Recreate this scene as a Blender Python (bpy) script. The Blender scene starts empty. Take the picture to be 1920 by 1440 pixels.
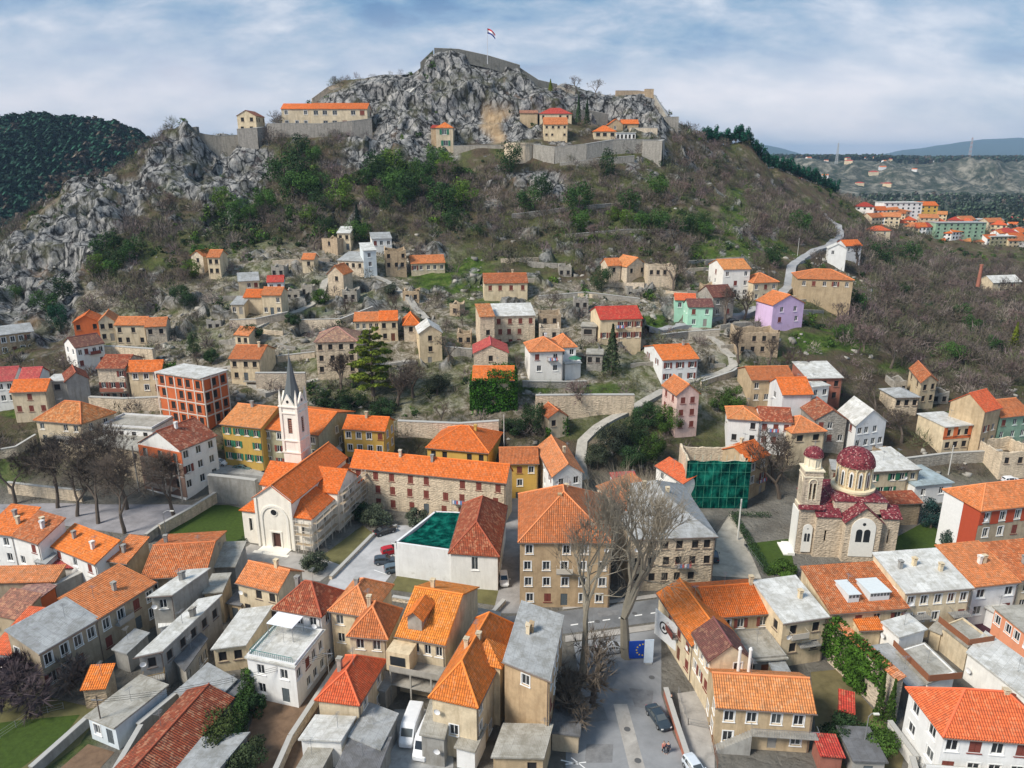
import bpy, math, random
import numpy as np
from mathutils import Vector
S = bpy.context.scene
COL = S.collection
R_ = math.radians
# ------------------------------------------------------------------ camera, world, sun
CAMH = 70.0; FPX = 1400.0; PITCH = R_(17.0)
SP, CP = math.sin(PITCH), math.cos(PITCH)
cd = bpy.data.cameras.new('camera'); cam = bpy.data.objects.new('camera', cd); COL.objects.link(cam)
cam.location = (0, 0, CAMH); cam.rotation_euler = (R_(90) - PITCH, 0, 0)
cd.sensor_width = 36.0; cd.lens = 36.0 * FPX / 1920.0; cd.clip_start = 1.0; cd.clip_end = 60000
S.camera = cam
SUN_EL, SUN_AZ = R_(44), R_(-122)      # azimuth measured clockwise from +Y
w = bpy.data.worlds.new('World'); S.world = w; w.use_nodes = True
nt = w.node_tree; nt.nodes.clear()
def N(nt, t, **k):
    n = nt.nodes.new(t)
    for a, b in k.items():
        if a.startswith('i_'):
            key = a[2:]; key = int(key) if key.isdigit() else key.replace('_', ' ')
            n.inputs[key].default_value = b
        else: setattr(n, a, b)
    return n
def ramp(nt, stops, interp='LINEAR'):
    n = nt.nodes.new('ShaderNodeValToRGB'); cr = n.color_ramp; cr.interpolation = interp
    while len(cr.elements) < len(stops): cr.elements.new(0.5)
    for e, (p, c) in zip(cr.elements, stops):
        e.position = p; e.color = (c[0], c[1], c[2], 1) if hasattr(c, '__len__') else (c, c, c, 1)
    return n
out = N(nt, 'ShaderNodeOutputWorld'); bg = N(nt, 'ShaderNodeBackground')
sky = N(nt, 'ShaderNodeTexSky'); sky.sky_type = 'NISHITA'; sky.sun_disc = False
sky.sun_elevation = SUN_EL; sky.sun_rotation = SUN_AZ
tc = N(nt, 'ShaderNodeTexCoord'); sep = N(nt, 'ShaderNodeSeparateXYZ')
nt.links.new(tc.outputs['Generated'], sep.inputs[0])
def wm(op, a, b=None, c=None):
    n = N(nt, 'ShaderNodeMath', operation=op)
    for i, v in enumerate((a, b, c)):
        if v is None: continue
        if isinstance(v, (int, float)): n.inputs[i].default_value = v
        else: nt.links.new(v, n.inputs[i])
    return n.outputs[0]
zc = wm('ADD', wm('MAXIMUM', sep.outputs[2], 0.0), 0.42)
comb = N(nt, 'ShaderNodeCombineXYZ')
nt.links.new(wm('DIVIDE', sep.outputs[0], zc), comb.inputs[0]); nt.links.new(wm('DIVIDE', sep.outputs[1], zc), comb.inputs[1])
n1 = N(nt, 'ShaderNodeTexNoise', i_Scale=2.6, i_Detail=9.0, i_Roughness=0.5, i_Distortion=0.3)
n2 = N(nt, 'ShaderNodeTexNoise', i_Scale=7.0, i_Detail=9.0, i_Roughness=0.58, i_Distortion=0.2)
mp = N(nt, 'ShaderNodeMapping'); mp.inputs['Location'].default_value = (3.1, 7.4, 1.3); mp.inputs['Scale'].default_value = (1.0, 1.5, 1.0)
nt.links.new(comb.outputs[0], mp.inputs[0]); nt.links.new(mp.outputs[0], n1.inputs['Vector']); nt.links.new(mp.outputs[0], n2.inputs['Vector'])
cl = wm('ADD', wm('MULTIPLY', n1.outputs[0], 0.56), wm('MULTIPLY', n2.outputs[0], 0.44))
cr = ramp(nt, [(0.37, (0.06, 0.17, 0.34)), (0.43, (0.11, 0.24, 0.41)), (0.48, (0.19, 0.31, 0.45)), (0.53, (0.29, 0.38, 0.50)), (0.58, (0.42, 0.48, 0.57)), (0.67, (0.64, 0.66, 0.71))])
nt.links.new(cl, cr.inputs[0])
# bright band low over the horizon
hz = ramp(nt, [(0.0, 1.0), (0.07, 0.9), (0.12, 0.35), (0.19, 0.0)]); nt.links.new(sep.outputs[2], hz.inputs[0])
hn = N(nt, 'ShaderNodeTexNoise', i_Scale=2.2, i_Detail=5.0); nt.links.new(comb.outputs[0], hn.inputs['Vector'])
hr = ramp(nt, [(0.35, 0.45), (0.6, 1.0)]); nt.links.new(hn.outputs[0], hr.inputs[0])
mixh = N(nt, 'ShaderNodeMix', data_type='RGBA'); nt.links.new(wm('MULTIPLY', hz.outputs[0], hr.outputs[0]), mixh.inputs['Factor'])
nt.links.new(cr.outputs[0], mixh.inputs[6]); mixh.inputs[7].default_value = (0.72, 0.68, 0.72, 1)
sk = N(nt, 'ShaderNodeMix', data_type='RGBA', blend_type='MULTIPLY'); sk.inputs['Factor'].default_value = 1
nt.links.new(sky.outputs[0], sk.inputs[6]); sk.inputs[7].default_value = (0.10, 0.10, 0.10, 1)
mixs = N(nt, 'ShaderNodeMix', data_type='RGBA'); mixs.inputs['Factor'].default_value = 0.85
nt.links.new(sk.outputs[2], mixs.inputs[6]); nt.links.new(mixh.outputs[2], mixs.inputs[7])
nt.links.new(mixs.outputs[2], bg.inputs[0]); bg.inputs[1].default_value = 1.0
nt.links.new(bg.outputs[0], out.inputs[0])
sl = bpy.data.lights.new('sun', 'SUN'); so = bpy.data.objects.new('sun', sl); COL.objects.link(so)
sl.energy = 3.6; sl.angle = R_(16); sl.color = (1.0, 0.93, 0.83)
sdv = Vector((math.sin(SUN_AZ) * math.cos(SUN_EL), math.cos(SUN_AZ) * math.cos(SUN_EL), math.sin(SUN_EL)))
so.rotation_euler = sdv.to_track_quat('Z', 'Y').to_euler(); so.location = (0, 0, 200)
S.view_settings.view_transform = 'Standard'; S.view_settings.look = 'None'; S.view_settings.exposure = 0.46; S.view_settings.gamma = 1
S.render.engine = 'CYCLES'; S.render.resolution_x = 1024; S.render.resolution_y = 768

# ------------------------------------------------------------------ pixel <-> ray
def rayr(px, py):            # returns (x/y, z/y) slopes of the view ray
    u = (px - 960) / FPX; v = (720 - py) / FPX
    dy = CP + v * SP; dz = -SP + v * CP
    return u / dy, dz / dy
def proj(x, y, z):           # world -> photo pixels (numpy ok)
    dz = z - CAMH
    zc = y * CP - dz * SP; vy = y * SP + dz * CP
    return 960 + FPX * x / zc, 720 - FPX * vy / zc
# ------------------------------------------------------------------ numpy noise
_rs = np.random.RandomState(7); _P = _rs.permutation(4096); _V = _rs.rand(4096) * 2 - 1
def vnoise(x, y, z=0.0):
    x, y, z = np.broadcast_arrays(np.asarray(x, float), np.asarray(y, float), np.asarray(z, float))
    xi = np.floor(x).astype(int); yi = np.floor(y).astype(int); zi = np.floor(z).astype(int)
    fx, fy, fz = x - xi, y - yi, z - zi
    fx = fx * fx * (3 - 2 * fx); fy = fy * fy * (3 - 2 * fy); fz = fz * fz * (3 - 2 * fz)
    def h(a, b, c): return _V[_P[(_P[(_P[a & 4095] + b) & 4095] + c) & 4095]]
    r = 0
    for a in (0, 1):
        for b in (0, 1):
            for c in (0, 1):
                r = r + h(xi + a, yi + b, zi + c) * (fx if a else 1 - fx) * (fy if b else 1 - fy) * (fz if c else 1 - fz)
    return r
def fbm(x, y, z=0.0, o=4):
    r = 0; a = 0.5; f = 1.0
    for i in range(o):
        r = r + a * vnoise(x * f + 13.7 * i, y * f + 5.1 * i, np.asarray(z) * f + 3.3 * i); a *= 0.5; f *= 2.03
    return r
def ss(a, b, x):
    t = np.clip((x - a) / (b - a), 0, 1); return t * t * (3 - 2 * t)
# ------------------------------------------------------------------ terrain control points (photo pixel + distance)
CPX = [
 # town edge and lower slope
 (-150,905,150),(-150,800,172),(-150,700,195),(-150,620,225),(-150,560,255),
 (100,905,150),(100,800,170),(100,700,190),(100,620,222),(80,560,250),
 (300,900,150),(300,800,168),(300,720,186),(300,620,215),(300,540,240),(300,470,262),
 (560,905,150),(560,860,158),(560,790,168),(560,720,184),(560,640,204),(560,560,232),(560,480,262),(560,400,300),(560,330,338),
 (780,900,150),(780,800,166),(780,700,188),(780,600,218),(780,520,252),(780,450,278),(780,380,310),(800,330,345),
 (960,905,150),(960,850,156),(960,780,167),(960,700,185),(960,650,200),(960,560,235),(960,480,270),(960,400,305),(960,340,338),
 (1150,900,150),(1150,850,156),(1150,780,167),(1150,690,188),(1150,600,216),(1150,520,252),(1150,440,285),(1150,370,318),(1150,318,345),
 (1350,900,150),(1350,850,158),(1350,780,170),(1350,700,188),(1350,620,212),(1350,540,245),(1350,460,285),(1350,390,325),(1350,310,395),
 (1550,900,150),(1550,820,163),(1550,750,178),(1550,680,196),(1550,600,230),(1550,520,275),(1550,450,330),(1540,400,400),
 (1750,900,150),(1750,820,165),(1750,760,180),(1750,690,210),(1750,630,255),(1750,580,300),(1740,530,350),
 (1950,880,152),(1950,800,170),(1950,700,210),(1950,620,270),(1950,560,320),(2150,800,170),(2150,600,280),
 # left crag crest and face
 (0,485,300),(60,435,306),(120,372,316),(185,343,325),(230,360,332),(290,298,346),(345,238,362),(400,275,366),(445,275,366),
 (60,520,275),(160,460,285),(250,420,300),(330,360,325),(420,340,345),(480,290,362),(-150,560,300),
 # castle platform and summit
 (470,262,372),(520,236,380),(610,234,384),(700,228,388),(620,262,368),(700,275,362),(560,290,360),
 (640,152,412),(720,142,412),(788,126,410),(812,105,408),(860,101,408),(975,126,408),
 (760,200,392),(840,200,392),(900,190,396),(960,200,396),(800,280,366),(870,272,374),
 (860,312,352),(950,312,352),(1000,322,348),(1100,310,350),(1180,302,356),(1240,305,362),
 (900,274,364),(1000,268,364),(1080,264,368),(1180,262,372),(1235,262,374),
 (1010,158,410),(1060,158,412),(1150,180,414),(1220,182,414),(1100,225,396),(1000,225,390),(1180,240,388),
 (1250,215,404),(1275,238,400),(1300,262,405),(1330,268,425),(1400,292,445),(1450,320,470),(1500,343,495),(1560,372,520),
 (1300,330,375),(1400,350,400),(1500,400,430),
 (1620,425,460),(1700,485,410),(1800,528,370),(1920,570,335),
]
CPW = []
for (px, py, Y) in CPX:
    a, b = rayr(px, py); CPW.append((a, Y, CAMH + b * Y))
for t in np.linspace(-1.3, 1.3, 9):
    for Y in (30, 80, 125): CPW.append((t, Y, 0.0))
for t in (-1.3, -0.95, -0.75, -0.6, -0.45): CPW.append((t, 440, 0 if t < -0.5 else 25))
for t in (-0.3, -0.15, 0, 0.15, 0.3): CPW.append((t, 450, 70 if abs(t) < .2 else 55)); CPW.append((t, 540, 20))
for t in (0.45, 0.6, 0.8, 1.0, 1.3): CPW.append((t, 620, 5))
for t in (-1.3, -0.9, -0.5, -0.1, 0.3): CPW.append((t, 640, 0))
CPW += [(1.3, 200, 10), (1.3, 350, 10), (-1.3, 200, 14), (-1.3, 300, 20)]
CPW = np.array(CPW)
def wc(t, Y): return t * 300.0, np.where(Y < 200, Y, 200 + (Y - 200) * 0.95)
_cx, _cy = wc(CPW[:, 0], CPW[:, 1])
def _ker(dx, dy): return -np.sqrt(dx * dx + dy * dy + 9.0)
_A = np.zeros((len(CPW) + 1,) * 2)
_A[:-1, :-1] = _ker(_cx[:, None] - _cx[None], _cy[:, None] - _cy[None]) ; _A[np.arange(len(CPW)), np.arange(len(CPW))] += -0.6
_A[-1, :-1] = 1; _A[:-1, -1] = 1
_b = np.append(CPW[:, 2], 0); _W = np.linalg.solve(_A, _b)
T = np.arange(-1.5, 1.5001, 0.0032)
Yr = list(np.arange(28, 150, 1.6)) + list(np.arange(150, 455, 0.85))
st = 0.9
while Yr[-1] < 26000: st *= 1.022; Yr.append(Yr[-1] + min(st, Yr[-1] * .03))
Yr = np.array(Yr)
TT, YY = np.meshgrid(T, Yr)
def near_z(tt, yy):
    x, y = wc(tt, np.minimum(yy, 640)); o = np.full(x.shape, _W[-1])
    for i in range(len(_cx)): o += _W[i] * _ker(x - _cx[i], y - _cy[i])
    return o
def far_z(t, Y):
    x = t * Y
    z = np.full(x.shape, -4.0) + 6 * fbm(x / 260, Y / 260)
    # wooded hill on the left
    tcr = np.interp(t, [-1.5, -0.9, -0.70, -0.60, -0.5, -0.42, -0.34], [80, 96, 98, 106, 95, 60, 0])
    z = z + tcr * np.exp(-((Y - 900) / 150.0) ** 2) * (1 + 0.06 * fbm(x / 60, Y / 60))
    # plateau over a rocky scarp
    edge = 1500 + 250 * fbm(x / 700, 3.0) - 300 * ss(0.5, 0.9, t)
    k = ss(0, 1, (Y - edge) / 750.0)
    z = z + k * (60 + 5 * fbm(x / 200, Y / 200)) + (60 * fbm(x / 170, Y / 170, 0, 5) + 22 * (1 - np.abs(vnoise(x / 60, Y / 90)) * 2)) * k * (1 - k) * 4
    # blue mountains
    cre = np.interp(t, [0.27, 0.31, 0.345, 0.37, 0.42, 0.46, 0.50, 0.56, 0.60, 0.645, 0.70, 0.8, 1.5], [0, 165, 110, 40, 5, 20, 105, 165, 235, 245, 210, 180, 0])
    z = z + (cre + 25 * fbm(t * 25, 1.0) * (cre > 20)) * np.exp(-((Y - 11000) / 1500.0) ** 2)
    return z
ROCKP = [[(-60,640),(-60,500),(0,470),(150,330),(250,335),(340,225),(450,250),(520,290),(500,350),(430,420),(385,440),(375,380),(310,345),(250,410),(190,470),(150,560),(100,650)],
         [(590,185),(720,125),(790,105),(815,75),(985,108),(1045,150),(1240,165),(1290,235),(1250,262),(1110,240),(1090,200),(1000,215),(1018,225),(1020,266),(900,270),(845,270),(860,316),(760,330),(680,310),(700,245),(640,235)],
         [(940,325),(1060,325),(1070,370),(980,378)], [(640,270),(700,262),(720,320),(660,320)], [(380,330),(500,310),(520,340),(480,400),(400,440)],
         [(560,480),(720,500),(760,580),(560,600)]]
def inpoly(px, py, P):
    r = np.zeros(np.shape(px), bool); n = len(P)
    for i in range(n):
        x0, y0 = P[i]; x1, y1 = P[(i + 1) % n]
        if y0 == y1: continue
        r ^= ((y0 > py) != (y1 > py)) & (px < (x1 - x0) * (py - y0) / (y1 - y0) + x0)
    return r
def blurgrid(m, k):
    for _ in range(k):
        m = (m + np.roll(m, 1, 0) + np.roll(m, -1, 0) + np.roll(m, 1, 1) + np.roll(m, -1, 1)) / 5.0
    return m
ZN = near_z(TT, YY)
ZN = ZN * ss(141, 160, YY) 
ZF = far_z(TT, YY)
kf = ss(560, 720, YY)
Z0 = ZN * (1 - kf) + ZF * kf
XX = TT * YY
PX, PY = proj(XX, YY, Z0)
rock = np.zeros(PX.shape)
nx, ny = 30 * fbm(XX / 14, YY / 14, Z0 / 14), 22 * fbm(XX / 14 + 50, YY / 14, Z0 / 14)
for i, P in enumerate(ROCKP):
    rock = np.maximum(rock, inpoly(PX + nx, PY + ny, P) * (1.0 if i < 5 else 0.25))
rock *= (YY < 470) & (YY > 180)
rock = blurgrid(rock, 2)
patch = fbm(XX / 9, YY / 9, Z0 / 9, 4)
rock = np.clip(rock * (1 - 0.9 * ss(0.12, 0.3, -patch) * (rock < 0.95)), 0, 1)
spot = ss(0.17, 0.27, fbm(XX / 6 + 9, YY / 10, Z0 / 5, 4)) * (YY > 190) * (YY < 460) * 0.8 * (TT < 0.35)
rock = np.maximum(rock, spot)
def crag(x, y, z):
    a = 1 - np.abs(vnoise(x / 17, y / 17, z / 22)) * 2
    b = 1 - np.abs(vnoise(x / 7 + 31, y / 8, z / 10)) * 2
    c = 1 - np.abs(vnoise(x / 3 + 77, y / 3.2, z / 4)) * 2
    return a * 4.4 + b * 2.4 + c * 0.8 - 2.8
cg = crag(XX, YY, Z0)
damp = 1 - 0.75 * ss(0, 1, (inpoly(PX, PY, [(430,180),(700,180),(700,240),(430,300)]) * 1.0)) - 0.75 * inpoly(PX, PY, [(840,262),(1260,250),(1260,330),(840,330)])
damp = blurgrid(np.clip(damp, .12, 1), 6)
rdg = 1 - 0.85 * ss(396, 404, YY) * ss(440, 430, YY)
ZG = Z0 + rock * cg * damp * rdg + (1 - rock) * (fbm(XX / 12, YY / 12) * 2.2 + fbm(XX / 3.5, YY / 3.5) * 0.7) * ss(140, 200, YY) * damp
VX = XX + rock * damp * 2.2 * vnoise(XX / 6, YY / 6, Z0 / 5 + 9)
VY = YY - rock * damp * (cg * 0.7)
# terraces in the village
def gz(x, y):
    t = np.asarray(x) / y; i = np.clip((t - T[0]) / 0.0032, 0, len(T) - 1.001); i0 = i.astype(int); fi = i - i0
    j = np.clip(np.searchsorted(Yr, y) - 1, 0, len(Yr) - 2); fj = np.clip((y - Yr[j]) / (Yr[j + 1] - Yr[j]), 0, 1)
    return (ZG[j, i0] * (1 - fi) + ZG[j, i0 + 1] * fi) * (1 - fj) + (ZG[j + 1, i0] * (1 - fi) + ZG[j + 1, i0 + 1] * fi) * fj
_ys = np.concatenate([np.arange(40, 520, 0.5), np.geomspace(520, 9000, 500)])
def hit(px, py, h=0.0, ymin=40):
    a, b = rayr(px, py); ys = _ys[_ys >= ymin]
    d = gz(a * ys, ys) + h - (CAMH + b * ys)
    k = np.argmax(d >= 0)
    if d[k] < 0: k = len(ys) - 1
    if k == 0: y = ys[0]
    else: y = ys[k - 1] + (ys[k] - ys[k - 1]) * (-d[k - 1]) / (d[k] - d[k - 1] + 1e-9)
    return Vector((a * y, y, CAMH + b * y))
def atz(px, py, z):
    a, b = rayr(px, py); y = (z - CAMH) / b; return Vector((a * y, y, z))
def aty(px, py, y):
    a, b = rayr(px, py); return Vector((a * y, y, CAMH + b * y))
# ------------------------------------------------------------------ object helpers
def tag(o, label=None, cat=None, group=None, kind=None):
    if label: o['label'] = label
    if cat: o['category'] = cat
    if group: o['group'] = group
    if kind: o['kind'] = kind
    return o
def empty(name, loc, rz=0.0, label=None, cat=None, group=None):
    o = bpy.data.objects.new(name, None); COL.objects.link(o); o.location = loc; o.rotation_euler = (0, 0, rz); o.empty_display_size = 0.5
    return tag(o, label, cat, group)
def link(name, me, parent=None, loc=None, rz=None):
    o = bpy.data.objects.new(name, me); COL.objects.link(o)
    if parent is not None: o.parent = parent
    if loc is not None: o.location = loc
    if rz is not None: o.rotation_euler = (0, 0, rz)
    return o
def copy_tree(src, parent=None):
    c = src.copy(); COL.objects.link(c)
    if parent is not None: c.parent = parent
    for ch in list(src.children): copy_tree(ch, c)
    return c
class MB:
    def __init__(s): s.v = []; s.f = []; s.m = []; s.uv = []; s.hasuv = False
    def quad(s, *p, m=0, uv=None):
        i = len(s.v); s.v += [tuple(q) for q in p]; s.f.append(tuple(range(i, i + len(p)))); s.m.append(m)
        if uv: s.hasuv = True
        s.uv.append(uv or [(0, 0)] * len(p))
    def box(s, x0, x1, y0, y1, z0, z1, m=0):
        a = [(x0,y0,z0),(x1,y0,z0),(x1,y1,z0),(x0,y1,z0),(x0,y0,z1),(x1,y0,z1),(x1,y1,z1),(x0,y1,z1)]
        for f in ((0,3,2,1),(4,5,6,7),(0,1,5,4),(1,2,6,5),(2,3,7,6),(3,0,4,7)): s.quad(*[a[k] for k in f], m=m)
    def tube(s, p0, p1, r0, r1, n=6, m=0, cap=True):
        p0 = Vector(p0); p1 = Vector(p1); d = (p1 - p0)
        if d.length < 1e-6: return
        d.normalize(); a = d.orthogonal().normalized(); b = d.cross(a)
        A = [p0 + (a * math.cos(2 * math.pi * k / n) + b * math.sin(2 * math.pi * k / n)) * r0 for k in range(n)]
        B = [p1 + (a * math.cos(2 * math.pi * k / n) + b * math.sin(2 * math.pi * k / n)) * r1 for k in range(n)]
        for k in range(n): s.quad(A[k], A[(k + 1) % n], B[(k + 1) % n], B[k], m=m)
        if cap: s.quad(*B, m=m); s.quad(*A[::-1], m=m)
    def lathe(s, prof, n=16, c=(0, 0), m=0, a0=0.0, a1=2 * math.pi):
        for k in range(n):
            t0 = a0 + (a1 - a0) * k / n; t1 = a0 + (a1 - a0) * (k + 1) / n
            for (r0, z0), (r1, z1) in zip(prof[:-1], prof[1:]):
                P = [(c[0] + r0 * math.cos(t0), c[1] + r0 * math.sin(t0), z0), (c[0] + r0 * math.cos(t1), c[1] + r0 * math.sin(t1), z0),
                     (c[0] + r1 * math.cos(t1), c[1] + r1 * math.sin(t1), z1), (c[0] + r1 * math.cos(t0), c[1] + r1 * math.sin(t0), z1)]
                if r0 < 1e-5: P = [P[0], P[2], P[3]]
                elif r1 < 1e-5: P = P[:3]
                s.quad(*P, m=m)
    def mesh(s, name, mats):
        me = bpy.data.meshes.new(name); me.from_pydata(s.v, [], s.f)
        for m in (mats if isinstance(mats, (list, tuple)) else [mats]): me.materials.append(m)
        if any(s.m): me.polygons.foreach_set('material_index', s.m)
        if s.hasuv:
            l = me.uv_layers.new(name='UVMap'); fl = [c for f in s.uv for q in f for c in q]; l.data.foreach_set('uv', fl)
        me.update(); return me
    def build(s, name, mats, parent=None, loc=None, rz=None): return link(name, s.mesh(name, mats), parent, loc, rz)
def npmesh(name, V, F, mat, col=None, smooth=False):
    me = bpy.data.meshes.new(name); V = np.asarray(V, np.float32); F = np.asarray(F, np.int32); k = F.shape[1]
    me.vertices.add(len(V)); me.vertices.foreach_set('co', V.ravel())
    me.loops.add(F.size); me.loops.foreach_set('vertex_index', F.ravel())
    me.polygons.add(len(F)); me.polygons.foreach_set('loop_start', np.arange(len(F), dtype=np.int32) * k)
    try: me.polygons.foreach_set('loop_total', np.full(len(F), k, np.int32))
    except Exception: pass
    if smooth: me.polygons.foreach_set('use_smooth', np.ones(len(F), bool))
    me.update(calc_edges=True)
    for nm, c in (col or {}).items():
        at = me.color_attributes.new(nm, 'FLOAT_COLOR', 'POINT'); c = np.asarray(c, np.float32)
        if c.shape[1] == 3: c = np.hstack([c, np.ones((len(c), 1), np.float32)])
        at.data.foreach_set('color', c.ravel())
    me.materials.append(mat); return me
# ------------------------------------------------------------------ materials
_mc = {}
def newmat(name, rough=0.9, spec=0.25):
    m = bpy.data.materials.new(name); m.use_nodes = True; t = m.node_tree; b = t.nodes['Principled BSDF']
    b.inputs['Roughness'].default_value = rough; b.inputs['Specular IOR Level'].default_value = spec
    return m, t, b
def mixc(t, fac, a, b, blend='MIX'):
    n = N(t, 'ShaderNodeMix', data_type='RGBA', blend_type=blend)
    for s, v in (('Factor', fac), (6, a), (7, b)):
        if isinstance(v, (int, float)): n.inputs[s].default_value = v
        elif isinstance(v, tuple): n.inputs[s].default_value = (v[0], v[1], v[2], 1)
        else: t.links.new(v, n.inputs[s])
    return n.outputs[2]
def noise(t, sc, det=5, vec=None, ro=0.55, dist=0.0, out=0):
    n = N(t, 'ShaderNodeTexNoise', i_Scale=sc, i_Detail=float(det), i_Roughness=ro, i_Distortion=dist)
    if vec is not None: t.links.new(vec, n.inputs['Vector'])
    return n.outputs[out]
def bump(t, b, h, d=0.1, s=0.6):
    n = N(t, 'ShaderNodeBump', i_Distance=d, i_Strength=s); t.links.new(h, n.inputs['Height']); t.links.new(n.outputs[0], b.inputs['Normal'])
def wallmat(c, kind='stucco'):
    key = ('w', c, kind)
    if key in _mc: return _mc[key]
    m, t, b = newmat('%s_wall' % kind, 0.92, 0.2); tc = N(t, 'ShaderNodeNewGeometry'); pos = tc.outputs['Position']
    n1 = ramp(t, [(0.40, 0.0), (0.62, 1.0)]); t.links.new(noise(t, 0.45, 9, pos, 0.72), n1.inputs[0])
    mp = N(t, 'ShaderNodeMapping'); mp.inputs['Scale'].default_value = (1.0, 1.0, 0.16); t.links.new(pos, mp.inputs[0])
    n2 = ramp(t, [(0.47, 0.0), (0.72, 1.0)]); t.links.new(noise(t, 1.3, 6, mp.outputs[0], 0.7), n2.inputs[0])
    dk = tuple(x * 0.66 for x in c); dk2 = tuple(x * y for x, y in zip(c, (0.50, 0.46, 0.42)))
    if kind == 'stone':
        br = N(t, 'ShaderNodeTexVoronoi', i_Scale=2.1); mp2 = N(t, 'ShaderNodeMapping'); mp2.inputs['Scale'].default_value = (1, 1, 1.9)
        t.links.new(pos, mp2.inputs[0]); t.links.new(mp2.outputs[0], br.inputs['Vector'])
        sv = N(t, 'ShaderNodeSeparateColor'); t.links.new(br.outputs['Color'], sv.inputs[0])
        a = mixc(t, sv.outputs[0], tuple(x * .7 for x in c), tuple(min(1, x * 1.2) for x in c))
        a = mixc(t, n1.outputs[0], a, dk, 'MIX') if False else mixc(t, 0.45, a, c)
        a = mixc(t, n2.outputs[0], a, tuple(x * .55 for x in c)); bump(t, b, br.outputs['Distance'], 0.12, 0.9)
    else:
        k = 0.75 if kind == 'stucco' else 0.30
        f = N(t, 'ShaderNodeMath', operation='MULTIPLY', i_1=k); t.links.new(n1.outputs[0], f.inputs[0])
        g = N(t, 'ShaderNodeMath', operation='MULTIPLY', i_1=k * 0.9); t.links.new(n2.outputs[0], g.inputs[0])
        a = mixc(t, f.outputs[0], c, dk); a = mixc(t, g.outputs[0], a, dk2)
        bump(t, b, noise(t, 6, 4, pos), 0.03, 0.5)
    st = ramp(t, [(0.60, 0.0), (0.66, 0.55)]); t.links.new(noise(t, 0.22, 10, pos, 0.75, .4), st.inputs[0]); a = mixc(t, st.outputs[0], a, tuple(min(1, x * y) for x, y in zip(c, (.62, .60, .56))))
    oi = N(t, 'ShaderNodeObjectInfo'); ov = ramp(t, [(0.0, (.84,.84,.86)), (0.5, (1,1,1)), (1.0, (1.0,.96,.90))]); t.links.new(oi.outputs['Random'], ov.inputs[0]); a = mixc(t, 1.0, a, ov.outputs[0], 'MULTIPLY')
    t.links.new(a, b.inputs['Base Color']); _mc[key] = m; return m
ROOFC = {'or': ((0.90,0.19,0.03),0.3), 'or2': ((0.70,0.19,0.055),0.85), 'orr': ((0.84,0.145,0.045),0.2), 'or3': ((0.80,0.24,0.07),0.5),
         'red': ((0.62,0.06,0.035),0.25), 'brn': ((0.21,0.07,0.05),0.25), 'pnk': ((0.62,0.10,0.085),0.3), 'old': ((0.44,0.19,0.12),0.9),
         'org': ((0.90,0.23,0.035),0.4), 'bro': ((0.42,0.09,0.035),0.8)}
SHEETC = {'gry': (0.38,0.39,0.39), 'lgt': (0.64,0.635,0.60), 'dgr': (0.17,0.17,0.175), 'wht': (0.76,0.76,0.74), 'blu': (0.38,0.46,0.49), 'con': (0.42,0.40,0.35)}
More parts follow.
